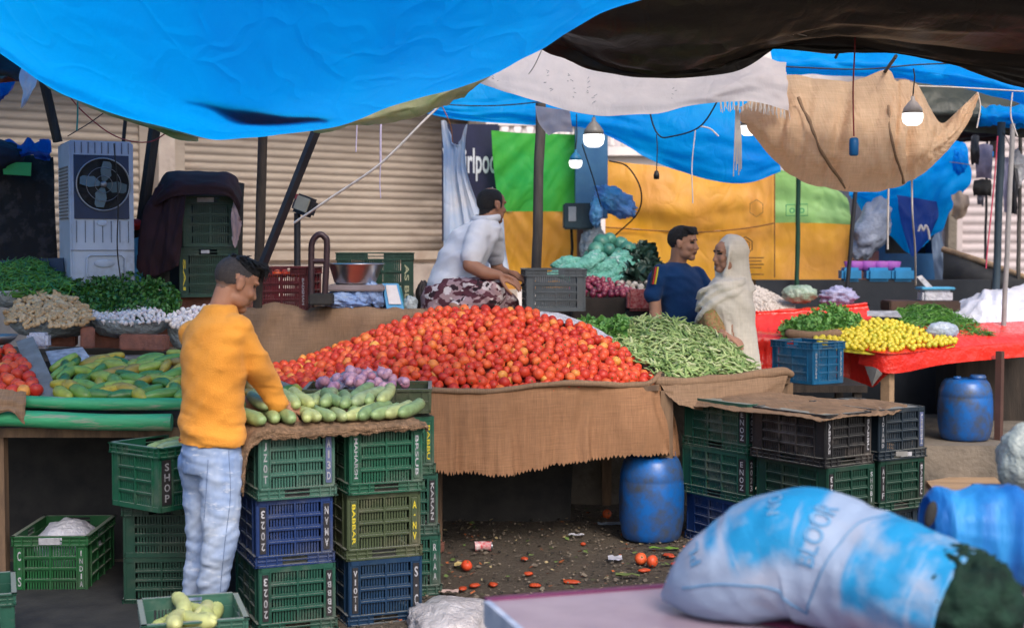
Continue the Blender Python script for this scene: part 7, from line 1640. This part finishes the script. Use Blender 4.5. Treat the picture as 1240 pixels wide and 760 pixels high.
sheet('white_plastic_cover',[[(1150,372,11.9),(1185,355,11.9),(1215,350,11.9),(1262,340,11.9)],[(1152,385,11.5),(1185,362,11.5),(1215,356,11.5),(1262,352,11.5)],[(1154,395,11.3),(1190,385,11.3),(1220,382,11.3),(1262,380,11.3)],[(1160,402,11.2),(1195,404,11.2),(1225,406,11.2),(1262,406,11.2)]],simple('white_plastic_film',(.66,.66,.74),(.54,.55,.66),rough=.3,spec=.6,scale=3,bump=.3,bscale=14,bdist=.02),'white plastic cover heaped at the end of the red covered table','plastic cover',40,24,wrinkle(.05,4,4,133))
q=MB().box(P(1152,395,11.6).x,P(1275,395,11.6).x,11.45,12.0,.255,1.02); tag(q.build('covered_counter',WOOD_D),'dark counter under the white plastic cover','counter')
# kiosk
kk=thing('blue_kiosk','blue painted kiosk with a dark window under the crumpled blue tarpaulin','kiosk',(P(1095,400,13.8).x,13.8,0))
KB=simple('kiosk_blue',(.012,.085,.22),(.010,.06,.16),rough=.5)
x0,x1=P(1050,300,13.7).x,P(1140,300,13.7).x; zw0,zw1=P(1100,307,13.7).z,P(1100,262,13.7).z
MB().box(x0,x1,13.7,15,0,zw0).build('lower_wall',KB,kk); MB().box(x0,x1,13.7,15,zw1,2.25).build('upper_wall',KB,kk)
MB().box(x0,P(1072,300,13.7).x,13.7,15,zw0,zw1).build('side_wall',KB,kk); MB().box(P(1132,300,13.7).x,x1,13.7,15,zw0,zw1).build('side_wall',KB,kk)
MB().box(P(1072,300,13.7).x,P(1132,300,13.7).x,14.0,15,zw0,zw1).build('window',BLACKSTUFF,kk)
sheet('canvas_flap',[[(1128,290,13.5),(1134,280,13.5),(1138,276,13.5)],[(1130,315,13.45),(1138,315,13.45),(1146,315,13.45)],[(1132,340,13.4),(1142,340,13.4),(1152,340,13.4)]],simple('blue_grey_canvas',(.20,.27,.38),(.15,.20,.30)),'blue grey canvas flap hanging at the side of the kiosk','canvas',10,14,wrinkle(.02,3,3,135))
blob('hanging_bag',P(1055,278,12.9),(.15,.12,.27),simple('grey_blue_plastic',(.34,.38,.48),(.22,.27,.38),rough=.4,bump=.4,bscale=20,bdist=.02),'grey blue plastic bundle hanging between the leaning pole and the kiosk','bundle',41,.28,Euler((0,.35,0)))
q=MB().box(P(1038,320,13.4).x,P(1064,320,13.4).x,13.4,13.7,0.9,1.62); tag(q.build('brick_pier',simple('pinkish_pier',(.28,.14,.12),(.18,.08,.10),scale=10)),'pinkish pier behind the purple and blue trays','pier')
TRP=simple('purple_tray',(.32,.09,.42),bump=.1); TRB=simple('sky_tray',(.015,.20,.44),bump=.1)
for k,px in enumerate((1036,1052,1068,1080)):
    c=P(px,336,12.38); mb=MB().lathe([(.06,0),(.075,.01),(.09,.08),(.0001,.085)],18,c+Vector((0,.05,.06))); tag(mb.build('plastic_tray',TRP),'purple plastic tub upturned on the black partition','tub',group='purple tubs on the partition')
for k,(px,w_) in enumerate(((1029,.17),(1062,.21),(1091,.19))):
    c=P(px,335,12.36); mb=MB().cbox(tuple(c+Vector((0,0,.02))),(w_,.18,.12),0,None,.025); tag(mb.build('plastic_tray',TRB),'blue plastic basin on the edge of the black partition','basin',group='blue basins on the partition')
# hanging clothes by the poles
for k,(px,py,w_,h_,m_,lab) in enumerate(((1181,182,10,34,STEEL_D,'black garment hanging first on the line by the poles'),(1192,196,20,40,simple('grey_purple_cloth',(.18,.17,.27)),'grey violet garment hanging by the blue grey pole'),(1190,228,22,18,BLACKSTUFF,'black cloth hanging below the grey violet garment'),(1188,240,8,18,simple('grey_cloth_strip',(.17,.17,.22)),'grey strip of cloth hanging lowest by the poles'),(1196,190,12,14,T_BLUE2,'bright blue rag tied near the clothes'),(1228,232,9,55,STEEL_D,'long dark cloth hanging beyond the pale pole'),(1219,225,7,66,simple('lilac_grey_cloth',(.25,.24,.36)),'lilac grey strip tied along the poles'),(1206,180,14,24,simple('brown_cloth',(.16,.12,.10)),'brown rag hung over the blue grey pole'))):
    Y=11.95+.06*k
    sheet('hanging_cloth',[[(px-w_/2,py-h_/2,Y),(px,py-h_/2-2,Y),(px+w_/2,py-h_/2,Y)],[(px-w_/2-1,py,Y-.04),(px,py,Y-.05),(px+w_/2,py,Y-.04)],[(px-w_/2,py+h_/2,Y),(px,py+h_/2-1,Y),(px+w_/2-1,py+h_/2+1,Y)]],m_,lab,'garment',8,12,wrinkle(.03,3,2,140+k),group=None)
t=thing('weighing_pan','dull grey metal pan at the edge of the stall above the small tomato heap','pan',tuple(P(-4,415,7.5)))
MB().lathe([(.0001,.0),(.06,.004),(.10,.03),(.118,.055),(.114,.055),(.09,.03),(.0001,.012)],28,P(-6,418,7.5)).build('pan_bowl',STEEL,t)
rope('white_tape',[(1112,280,12.6),(1115,273,12.6),(1118,279,12.6),(1121,273,12.6),(1124,279,12.6),(1126,290,12.6)],.010,ROPE_W,'scrap of white tape knotted on the navy sheet before the kiosk','tape')
post('bamboo_pole',P(1236,150,12.6),P(1233,345,12.6),.018,BAMBOO,'thin grey pole at the far end behind the white plastic cover','pole')
post('steel_pole',P(1196,150,13.0),P(1193,318,13.0),.012,STEEL_D,'thin dark pole standing behind the hanging clothes','pole')
blob('carrier_bag',P(1230,205,12.4),(.07,.05,.16),simple('pale_hung_bag',(.50,.50,.52),(.36,.36,.42),rough=.4,bump=.4,bscale=24,bdist=.02),'pale plastic bag hanging from the thin grey pole','carrier bag',71,.3)
blob('carrier_bag',P(1162,196,12.8),(.06,.05,.10),T_BLUE2,'small blue bag knotted beside the crumpled blue tarpaulin','carrier bag',73,.3)
rope('line',[(1140,172,12.2),(1185,166,12.1),(1250,160,12.0)],.006,ROPE_D,'dark clothes line strung between the poles','line')
rope('line',[(1150,196,12.6),(1200,202,12.4),(1250,198,12.3)],.004,ROPE_W,'pale line strung below the dark clothes line','line')
rope('cord',[(1208,150,11.9),(1224,180,11.6),(1232,232,11.6)],.004,ROPE_D,'dark cord drooping between the two near poles','cord')
rope('cable',[(530,118,10.8),(545,150,11.0),(548,172,11.2)],.004,simple('orange_wire',(.55,.20,.05),bump=0),'thin orange wire hanging before the navy signboard','cable')
sheet('striped_rag',[[(1152,236,12.9),(1162,232,12.9),(1172,236,12.9)],[(1154,248,12.85),(1164,250,12.85),(1174,246,12.85)],[(1152,262,12.9),(1160,266,12.9),(1170,258,12.9)]],simple('beige_rag',(.46,.36,.28),(.30,.22,.18)),'beige rag snagged on the edge of the crumpled blue tarpaulin','rag',10,10,wrinkle(.03,3,3,161))
# ---- ground litter
LR=random.Random(8)
pm_=simple('tomato_pulp',(.50,.07,.02),(.38,.05,.02),rough=.4,bump=.3,bscale=60)
for k,(px,py,sx,sy) in enumerate(((635,676,.018,.014),(692,704,.045,.016),(640,694,.025,.012),(810,672,.045,.016),(780,690,.035,.012),(575,708,.03,.014),(648,708,.03,.014),(818,682,.03,.014),(597,707,.03,.014),(560,712,.03,.012),(706,658,.015,.01))):
    p=PZ(px,py,.012); mb=MB().ell(p,(sx,sy*1.6,.010),14,6,0,Euler((0,0,LR.uniform(0,3))),lambda d:1+.35*noise.noise(d*2.2+Vector((px,0,0))))
    tag(mb.build('tomato_scrap',pm_),'squashed tomato scrap trodden into the littered ground','tomato scrap',group='tomato scraps on the ground')
def scrap(name,px,py,w,h,mat,label,cat,seed=1):
    p=PZ(px,py,.016); mb=MB(); rows=[[p+Vector(((i/6-.5)*w,(j/4-.5)*h,.012*noise.noise(Vector((i*.6,j*.6,seed)))+.006)) for i in range(7)] for j in range(5)]
    tag(mb.grid(rows).build(name,mat),label,cat)
scrap('paper_scrap',745,676,.075,.10,WHITEBAG,'white paper scrap before the fallen tomatoes','paper scrap',2)
scrap('paper_scrap',698,648,.09,.04,WHITEBAG,'pale strip of paper in the shade before the barrel','paper scrap',3)
scrap('paper_scrap',545,716,.08,.05,simple('pinkish_paper',(.55,.40,.36),bump=0),'pinkish paper scrap beside the navy crate','paper scrap',4)
scrap('leaf_scrap',804,664,.16,.03,simple('green_leaf_scrap',(.15,.30,.04),bump=0),'green leaf strip at the foot of the blue barrel','leaf',5)
scrap('leaf_scrap',760,696,.12,.04,simple('olive_leaf_scrap',(.12,.16,.05),bump=0),'olive stalk on the littered ground','stalk',6)
scrap('paper_scrap',556,684,.05,.06,simple('yellow_peel',(.55,.42,.18),bump=0),'yellowish peel beside the whole fallen tomato','peel',7)
scrap('plastic_scrap',740,634,.16,.10,LDPE,'crumpled clear plastic beside the foot of the barrel','plastic scrap',8)
t=thing('crushed_can','crushed red and white can under the tomato table','can',tuple(PZ(585,662,.0)))
p=PZ(585,661,.03); MB().tube([p+Vector((-.045,0,0)),p+Vector((.0,.006,.004)),p+Vector((.045,0,0))],[.027,.024,.026],12).build('can_body',simple('red_can',(.55,.03,.05),(.62,.55,.55),scale=30,bump=0,rough=.3),t)
MB().tube([p+Vector((.0455,0,0)),p+Vector((.052,0,0))],[.022,.021],12).build('can_end',STEEL,t)
sb=MB()
for i in range(2600):
    x=LR.uniform(-.9,1.6); y=LR.uniform(6.0,9.0); s=LR.uniform(.004,.014); c=Vector((x,y,.012)); Rm=Euler((LR.uniform(-.5,.5),LR.uniform(-.5,.5),LR.uniform(0,6))).to_matrix(); e=LR.uniform(.3,1)
    if LR.random()<.5:
        vs=[c+Rm@Vector(v)*s for v in ((-1,-e,0),(1,-e,.1),(1.1,e,0),(-.9,e,.15))]; sb.add(vs,[(0,1,2,3)],LR.choice((0,0,1,2,3,4)))
    else: sb.ell(c,(s*.8,s*.7,s*.5),5,4,LR.choice((0,0,0,4)))
o=sb.build('litter',[simple('grit',(.16,.13,.10),bump=0),simple('straw',(.38,.30,.16),bump=0),simple('peel',(.42,.12,.04),bump=0),simple('green_bits',(.12,.18,.05),bump=0),simple('dark_bits',(.035,.03,.025),bump=0)]); o['kind']='stuff'; tag(o,'scattered grit, straw and vegetable bits on the trodden ground','litter')
q=MB(); c=PZ(546,768,.0)
def wv(d): return 1+.22*noise.noise(d*2.2)+.12*noise.noise(d*5)
q.ell((c.x,c.y+.12,.03),(.19,.26,.085),34,20,0,None,wv); tag(q.build('plastic_bag',simple('milky_bag_plastic',(.50,.48,.50),(.36,.33,.34),rough=.3,spec=.6,bump=.5,bscale=24,bdist=.02)),'crumpled milky plastic bag on the ground beside the navy crate','plastic bag')
# white sack in the emerald crate
blob('white_sack',Vector(at_rz(CS.location,0,.19,.26,.20)),(.15,.20,.115),WHITEBAG,'white sack bulging out of the emerald crate','sack',51,.10)
# ---- foreground table and sacks
ft=thing('foreground_table','low table with a faded pink cover in front of the camera','table',(0.8,3.2,0))
zt_=.725
A_=PZ(592,726,zt_); B_=PZ(1010,694,zt_)
dr=(B_-A_).normalized(); A2=A_; C_=B_+dr*1.6; pr=Vector((dr.y,-dr.x,0))
PINK=simple('faded_pink_cover',(.36,.28,.33),(.28,.21,.26),rough=.30,spec=.5,scale=5,bump=.12,bscale=30,dirt=(.30,.16,.22),dscale=3,dlo=.58,dhi=.75)
PURP=simple('maroon_edge',(.16,.03,.10),rough=.4,bump=.1)
q=MB(); q.add([A_,C_,C_+pr*1.5,A_+pr*1.5],[(0,3,2,1)]); q.v=[v for v in q.v]
q.add([v-Vector((0,0,.03)) for v in (A_,C_,C_+pr*1.5,A_+pr*1.5)],[(0,1,2,3)]); q.build('tabletop',PINK,ft)
M_=Matrix(((dr.x,-pr.x,0,A_.x),(dr.y,-pr.y,0,A_.y),(0,0,1,A_.z),(0,0,0,1)))
q=MB(); q.box(-.01,3.2,-.012,.012,-.045,.006,0,M_); q.build('raised_edge',PURP,ft)
q=MB(); q.box(-.02,-.001,-1.4,-.02,-.06,.004,0,M_); q.build('end_edge',simple('bluish_white_cover',(.45,.50,.62),(.30,.36,.50),scale=12,bump=.2),ft)
for (u,v) in ((.08,-.08),(2.2,-.08),(.08,-1.3),(2.2,-1.3)): q=MB(); q.box(u-.03,u+.03,v-.03,v+.03,-zt_,-.031,0,M_); q.build('leg',WOOD_D,ft)
sheet('sack_shadow_patch',[[tuple(A_+dr*.55+pr*.42+Vector((0,0,.004))),tuple(A_+dr*1.0+pr*.30+Vector((0,0,.004)))],[tuple(A_+dr*.62+pr*.60+Vector((0,0,.006))),tuple(A_+dr*1.1+pr*.55+Vector((0,0,.006)))],[tuple(A_+dr*.60+pr*.95+Vector((0,0,.004))),tuple(A_+dr*1.2+pr*.95+Vector((0,0,.004)))]],simple('dark_pink_shadow',(.22,.04,.10),(.16,.03,.08)),'dark pink patch painting the shadow under the big sack on the pale table','cloth',16,12,wrinkle(.004,3,3,151),px=False)  # the sack's shadow on the table, painted as a thin dark pink sheet
# the big printed sack: fat tube along its axis, tied tip on one end, open mouth on the other
def sack_mat(name,blue,white,text=True):
    m,nt,out=nt_new(name)
    uvn=nd(nt,'ShaderNodeAttribute',attribute_name='sack_uv'); sx=nd(nt,'ShaderNodeSeparateXYZ'); nt.links.new(uvn.outputs['Vector'],sx.inputs[0])
    ns=nd(nt,'ShaderNodeTexNoise'); ns.inputs['Scale'].default_value=6; ns.inputs['Detail'].default_value=5; mpn=nd(nt,'ShaderNodeMapping'); mpn.inputs['Scale'].default_value=(2.4,.35,1); nt.links.new(uvn.outputs['Vector'],mpn.inputs['Vector']); nt.links.new(mpn.outputs[0],ns.inputs['Vector'])
    def band(sock,a,b,soft=.03):
        r1=nd(nt,'ShaderNodeMapRange'); r1.interpolation_type='SMOOTHSTEP'; r1.inputs[1].default_value=a-soft; r1.inputs[2].default_value=a+soft; nt.links.new(sock,r1.inputs[0])
        r2=nd(nt,'ShaderNodeMapRange'); r2.interpolation_type='SMOOTHSTEP'; r2.inputs[1].default_value=b-soft; r2.inputs[2].default_value=b+soft; r2.inputs[3].default_value=1; r2.inputs[4].default_value=0; nt.links.new(sock,r2.inputs[0])
        mm=nd(nt,'ShaderNodeMath',operation='MULTIPLY'); nt.links.new(r1.outputs[0],mm.inputs[0]); nt.links.new(r2.outputs[0],mm.inputs[1]); return mm.outputs[0]
    def mul(a,b): 
        mm=nd(nt,'ShaderNodeMath',operation='MULTIPLY'); nt.links.new(a,mm.inputs[0]); nt.links.new(b,mm.inputs[1]); return mm.outputs[0]
    def mx(a,b):
        mm=nd(nt,'ShaderNodeMath',operation='MAXIMUM'); nt.links.new(a,mm.inputs[0]); nt.links.new(b,mm.inputs[1]); return mm.outputs[0]
    u,v=sx.outputs[0],sx.outputs[1]
    # wobble the band edges
    wob=nd(nt,'ShaderNodeMath',operation='MULTIPLY_ADD'); nt.links.new(ns.outputs['Fac'],wob.inputs[0]); wob.inputs[1].default_value=.10; nt.links.new(u,wob.inputs[2]); uu=wob.outputs[0]
    b=mx(mul(band(uu,.40,.62,.015),band(v,.27,.64)),mx(mul(band(uu,.76,1.2,.015),band(v,.20,.85)),mul(band(uu,.33,.37,.012),band(v,.36,.52))))
    n2=noise_fac(nt,mpn.outputs[0],9,4,.7,.28,.46); b=mul(b,n2)
    c=mixc(nt,b,white,blue)
    c=mixc(nt,noise_fac(nt,coords(nt,'Object'),5,4,.6,.5,.75),c,(.40,.42,.52))
    fine=noise_fac(nt,coords(nt,'Object',(1,1,1)),120,2,.5,.3,.7)
    finish(nt,out,c,.5,0,.35,.12,(fine,.25,.003)); return m
SACKM=sack_mat('printed_woven_sack',(.015,.27,.57),(.31,.40,.57))
def sack_mesh(axis,rad,name,mat,parent,seed,flat=.86,open_end=True,nv=72,nu=90,zfloor=None,prints=None):
    ax=spline(axis,nu); rr=[v.x for v in spline([Vector((r,0,0)) for r in rad],nu)]
    rows=[];att=[]
    for i,p in enumerate(ax):
        t=(ax[min(i+1,nu)]-ax[max(i-1,0)]).normalized(); s=t.cross(Vector((0,0,1))).normalized(); up=s.cross(t)
        row=[]
        for k in range(nv):
            a=2*pi*k/nv; u=i/nu
            w=1+.07*noise.noise(Vector((u*7+seed,cos(a)*1.5,sin(a)*1.5)))-.05*abs(noise.noise(Vector((u*13+cos(a)*1.2+seed,cos(a)*1.0,sin(a)*1.0+u*3))))+.022*noise.noise(Vector((u*22+seed,cos(a)*4,sin(a)*4)))+.03*noise.noise(Vector((u*3+seed,cos(a)*6,sin(a)*6)))*(1.6 if u<.12 or u>.8 else .6)
            q=p+(s*cos(a)+up*sin(a)*flat)*rr[i]*w
            if zfloor is not None and q.z<zfloor: q.z=zfloor+(q.z-zfloor)*.06
            row.append(q); att.append((u,((k/nv)+.25)%1.0,0))
        rows.append(row)
    if open_end:   # torn lip folded back inside
        c=ax[-1]; rows.append([c+(q-c)*.90-(ax[-1]-ax[-3])*1.2 for q in rows[-1]]); att+=[(1,.5,0)]*nv
    mb=MB().grid(rows,closed=True); o=mb.build(name,mat,parent)
    at_=o.data.attributes.new('sack_uv','FLOAT_VECTOR','POINT'); at_.data.foreach_set('vector',[x for v in att for x in v])
    return o,rows
st=thing('printed_sack','big white woven sack with blue print spilling dark greens onto the table','sack',tuple(PZ(985,745,zt_)))
AX=[P(804,722,3.62),P(850,706,3.56),P(900,688,3.52),P(965,670,3.48),P(1040,690,3.40),P(1110,716,3.30),P(1168,738,3.22)]
sk,rows_=sack_mesh(AX,[.014,.108,.155,.176,.170,.162,.152],'sack_cloth',SACKM,st,3,.92,True,zfloor=zt_+.004)
# printed marks standing on the cloth: frame line and faded lettering
def onsack(rows,u,v):
    nu=len(rows)-2; nv=len(rows[0]); i=u*nu; i0=min(int(i),nu-1); k=((v-.25)%1.0)*nv; k0=int(k)%nv; fu=i-i0; fv=k-int(k)
    a=rows[i0][k0].lerp(rows[i0+1][k0],fu); b=rows[i0][(k0+1)%nv].lerp(rows[i0+1][(k0+1)%nv],fu); p=a.lerp(b,fv)
    n=(rows[i0+1][k0]-rows[i0][k0]).cross(rows[i0][(k0+1)%nv]-rows[i0][k0]).normalized()
    c=sum((r for r in rows[i0]),Vector())/nv
    if n.dot(p-c)<0: n=-n
    return p,n
INK=simple('faded_blue_ink',(.06,.22,.44),(.14,.30,.50),rough=.6,bump=0)
def sack_text(mb,rows,txt,u0,v0,du,dv,turn=True):
    """letters laid on the cloth; turn = running round the sack (along v)"""
    vs,fs=text_mesh(txt); xs=[v.x for v in vs]; x0,x1=min(xs),max(xs); out=[]
    for v in vs:
        fx=(v.x-x0)/(x1-x0); fy=v.y/.72
        uu=u0+du*(1-fy) if turn else u0+du*fx; vv=v0+dv*fx if turn else v0+dv*fy
        p,n=onsack(rows,uu,vv); out.append(p+n*.0035)
    mb.add(out,fs)
q=MB(); sack_text(q,rows_,'BLOOR',.555,.27,.05,.17); sack_text(q,rows_,'PL',.215,.33,.04,.08); sack_text(q,rows_,'NO',.47,.38,.025,.07)
for pts in ([(.16,.27),(.30,.25),(.45,.20),(.60,.13)],[(.60,.13),(.62,.22),(.66,.36),(.72,.50)]):
    pl=[Vector((a_,b_,0)) for a_,b_ in pts]; sp=spline(pl,40)
    q.tube([onsack(rows_,c.x,c.y)[0]+onsack(rows_,c.x,c.y)[1]*.002 for c in sp],.0022,4)
q.build('print_mark',INK,st)
q=MB()
endc=sum(rows_[-2],Vector())/len(rows_[-2]); ed=(sum(rows_[-2],Vector())-sum(rows_[-5],Vector())).normalized()
def gw(d):
    r_=abs(noise.noise(d*3.2+Vector((2,0,0)))); r2=abs(noise.noise(d*7+Vector((0,4,0))))
    return 1.06-.28*r_-.14*r2+.04*noise.noise(d*22)
q.ell(endc-ed*.010,(.140,.142,.136),70,46,0,None,gw)
o=q.build('dark_greens',simple('dark_green_leafage',(.012,.040,.026),(.003,.012,.010),rough=.75,spec=.2,scale=14,bump=.5,bscale=50,bdist=.01)); tag(o,'dark leafy greens bursting from the mouth of the big printed sack','greens',None,'stuff')
# blue sack beside it
AX2=[P(1122,640,3.86),P(1150,640,3.86),P(1200,645,3.84),P(1260,655,3.82),P(1340,670,3.80)]
s2=thing('blue_sack','bright blue sack with a dark open fold behind the printed sack','sack',tuple(PZ(1190,700,zt_)))
SK2=simple('blue_woven_sack',(.03,.27,.66),(.012,.14,.48),rough=.45,stretch=(3,1,.3),scale=4,lo=.4,hi=.6,bump=.3,bscale=60,trans=.1)
o2,r2=sack_mesh(AX2,[.085,.115,.130,.135,.12],'sack_cloth',SK2,s2,11,1.0,False,zfloor=zt_+.004)
for v in o2.data.vertices:
    p=v.co+WL[s2.name]; k=sin(p.x*34+2*noise.noise(p*3))*.5+sin(p.x*61)*.3; v.co.z+=.014*k*max(0,p.z-zt_-.05)/.15; v.co.y-=.012*k
MB().ell(P(1127,622,3.755),(.016,.012,.036),16,10,0,Euler((0,.25,0))).build('open_fold',BLACKSTUFF,s2)
tr2=sum(r2[0],Vector())/len(r2[0])
blob('white_sack',P(1246,560,4.6),(.10,.10,.13),simple('clear_sack',(.36,.40,.39),(.26,.31,.30),rough=.35,bump=.5,bscale=20,bdist=.02),'pale plastic sack standing behind the blue sack at the end of the table','sack',61,.12,flatbase=False)
t=thing('low_stool','low dark stool carrying the pale plastic sack','stool',(P(1246,590,4.6).x,4.6,0))
zz_=P(1246,594,4.6).z; c=P(1246,594,4.6); MB().cbox((c.x,4.6,zz_-.02),(.3,.3,.04),0,None,.008).build('seat',WOOD_D,t)
for dx,dy in ((-.12,-.12),(.12,-.12),(-.12,.12),(.12,.12)): MB().cbox((c.x+dx,4.6+dy,(zz_-.04)/2),(.035,.035,zz_-.04)).build('leg',WOOD_D,t)
# ================================================================ CAMERA, LIGHT
cam=bpy.data.cameras.new('camera'); co=bpy.data.objects.new('camera',cam); COL.objects.link(co)
cam.sensor_width=36; cam.lens=36*FPX/1240; cam.clip_end=2000; cam.clip_start=.05
co.location=(0,0,CAMZ); co.rotation_euler=(pi/2-PITCH,0,0)
cam.dof.use_dof=True; cam.dof.focus_distance=7.4; cam.dof.aperture_fstop=2.6
scene.camera=co
w=bpy.data.worlds.new('World'); scene.world=w; w.use_nodes=True
nt=w.node_tree; nt.nodes.clear()
sky=nt.nodes.new('ShaderNodeTexSky'); sky.sky_type='NISHITA'; sky.sun_disc=False
EL=radians(44); AZ=radians(158)      # sun high behind the camera, a little to its right
sky.sun_elevation=EL; sky.sun_rotation=AZ; sky.dust_density=4.0; sky.air_density=1.0; sky.ozone_density=1.0
bg=nt.nodes.new('ShaderNodeBackground'); bg.inputs[1].default_value=.125
wo=nt.nodes.new('ShaderNodeOutputWorld'); nt.links.new(sky.outputs[0],bg.inputs[0]); nt.links.new(bg.outputs[0],wo.inputs[0])
sl=bpy.data.lights.new('sun','SUN'); so=bpy.data.objects.new('sun',sl); COL.objects.link(so)
sl.energy=1.15; sl.angle=radians(18); sl.color=(1,.95,.88)
d=Vector((sin(AZ)*cos(EL),cos(AZ)*cos(EL),sin(EL)))   # towards the sun
so.rotation_euler=d.to_track_quat('Z','Y').to_euler()
scene.view_settings.view_transform='Standard'; scene.view_settings.look='None'; scene.view_settings.gamma=1; scene.view_settings.use_curve_mapping=False
scene.view_settings.exposure=.86
scene.render.engine='CYCLES'
cy=scene.cycles; cy.max_bounces=8; cy.diffuse_bounces=4; cy.glossy_bounces=2; cy.transmission_bounces=4; cy.transparent_max_bounces=6; cy.use_denoising=True
cy.sample_clamp_indirect=6
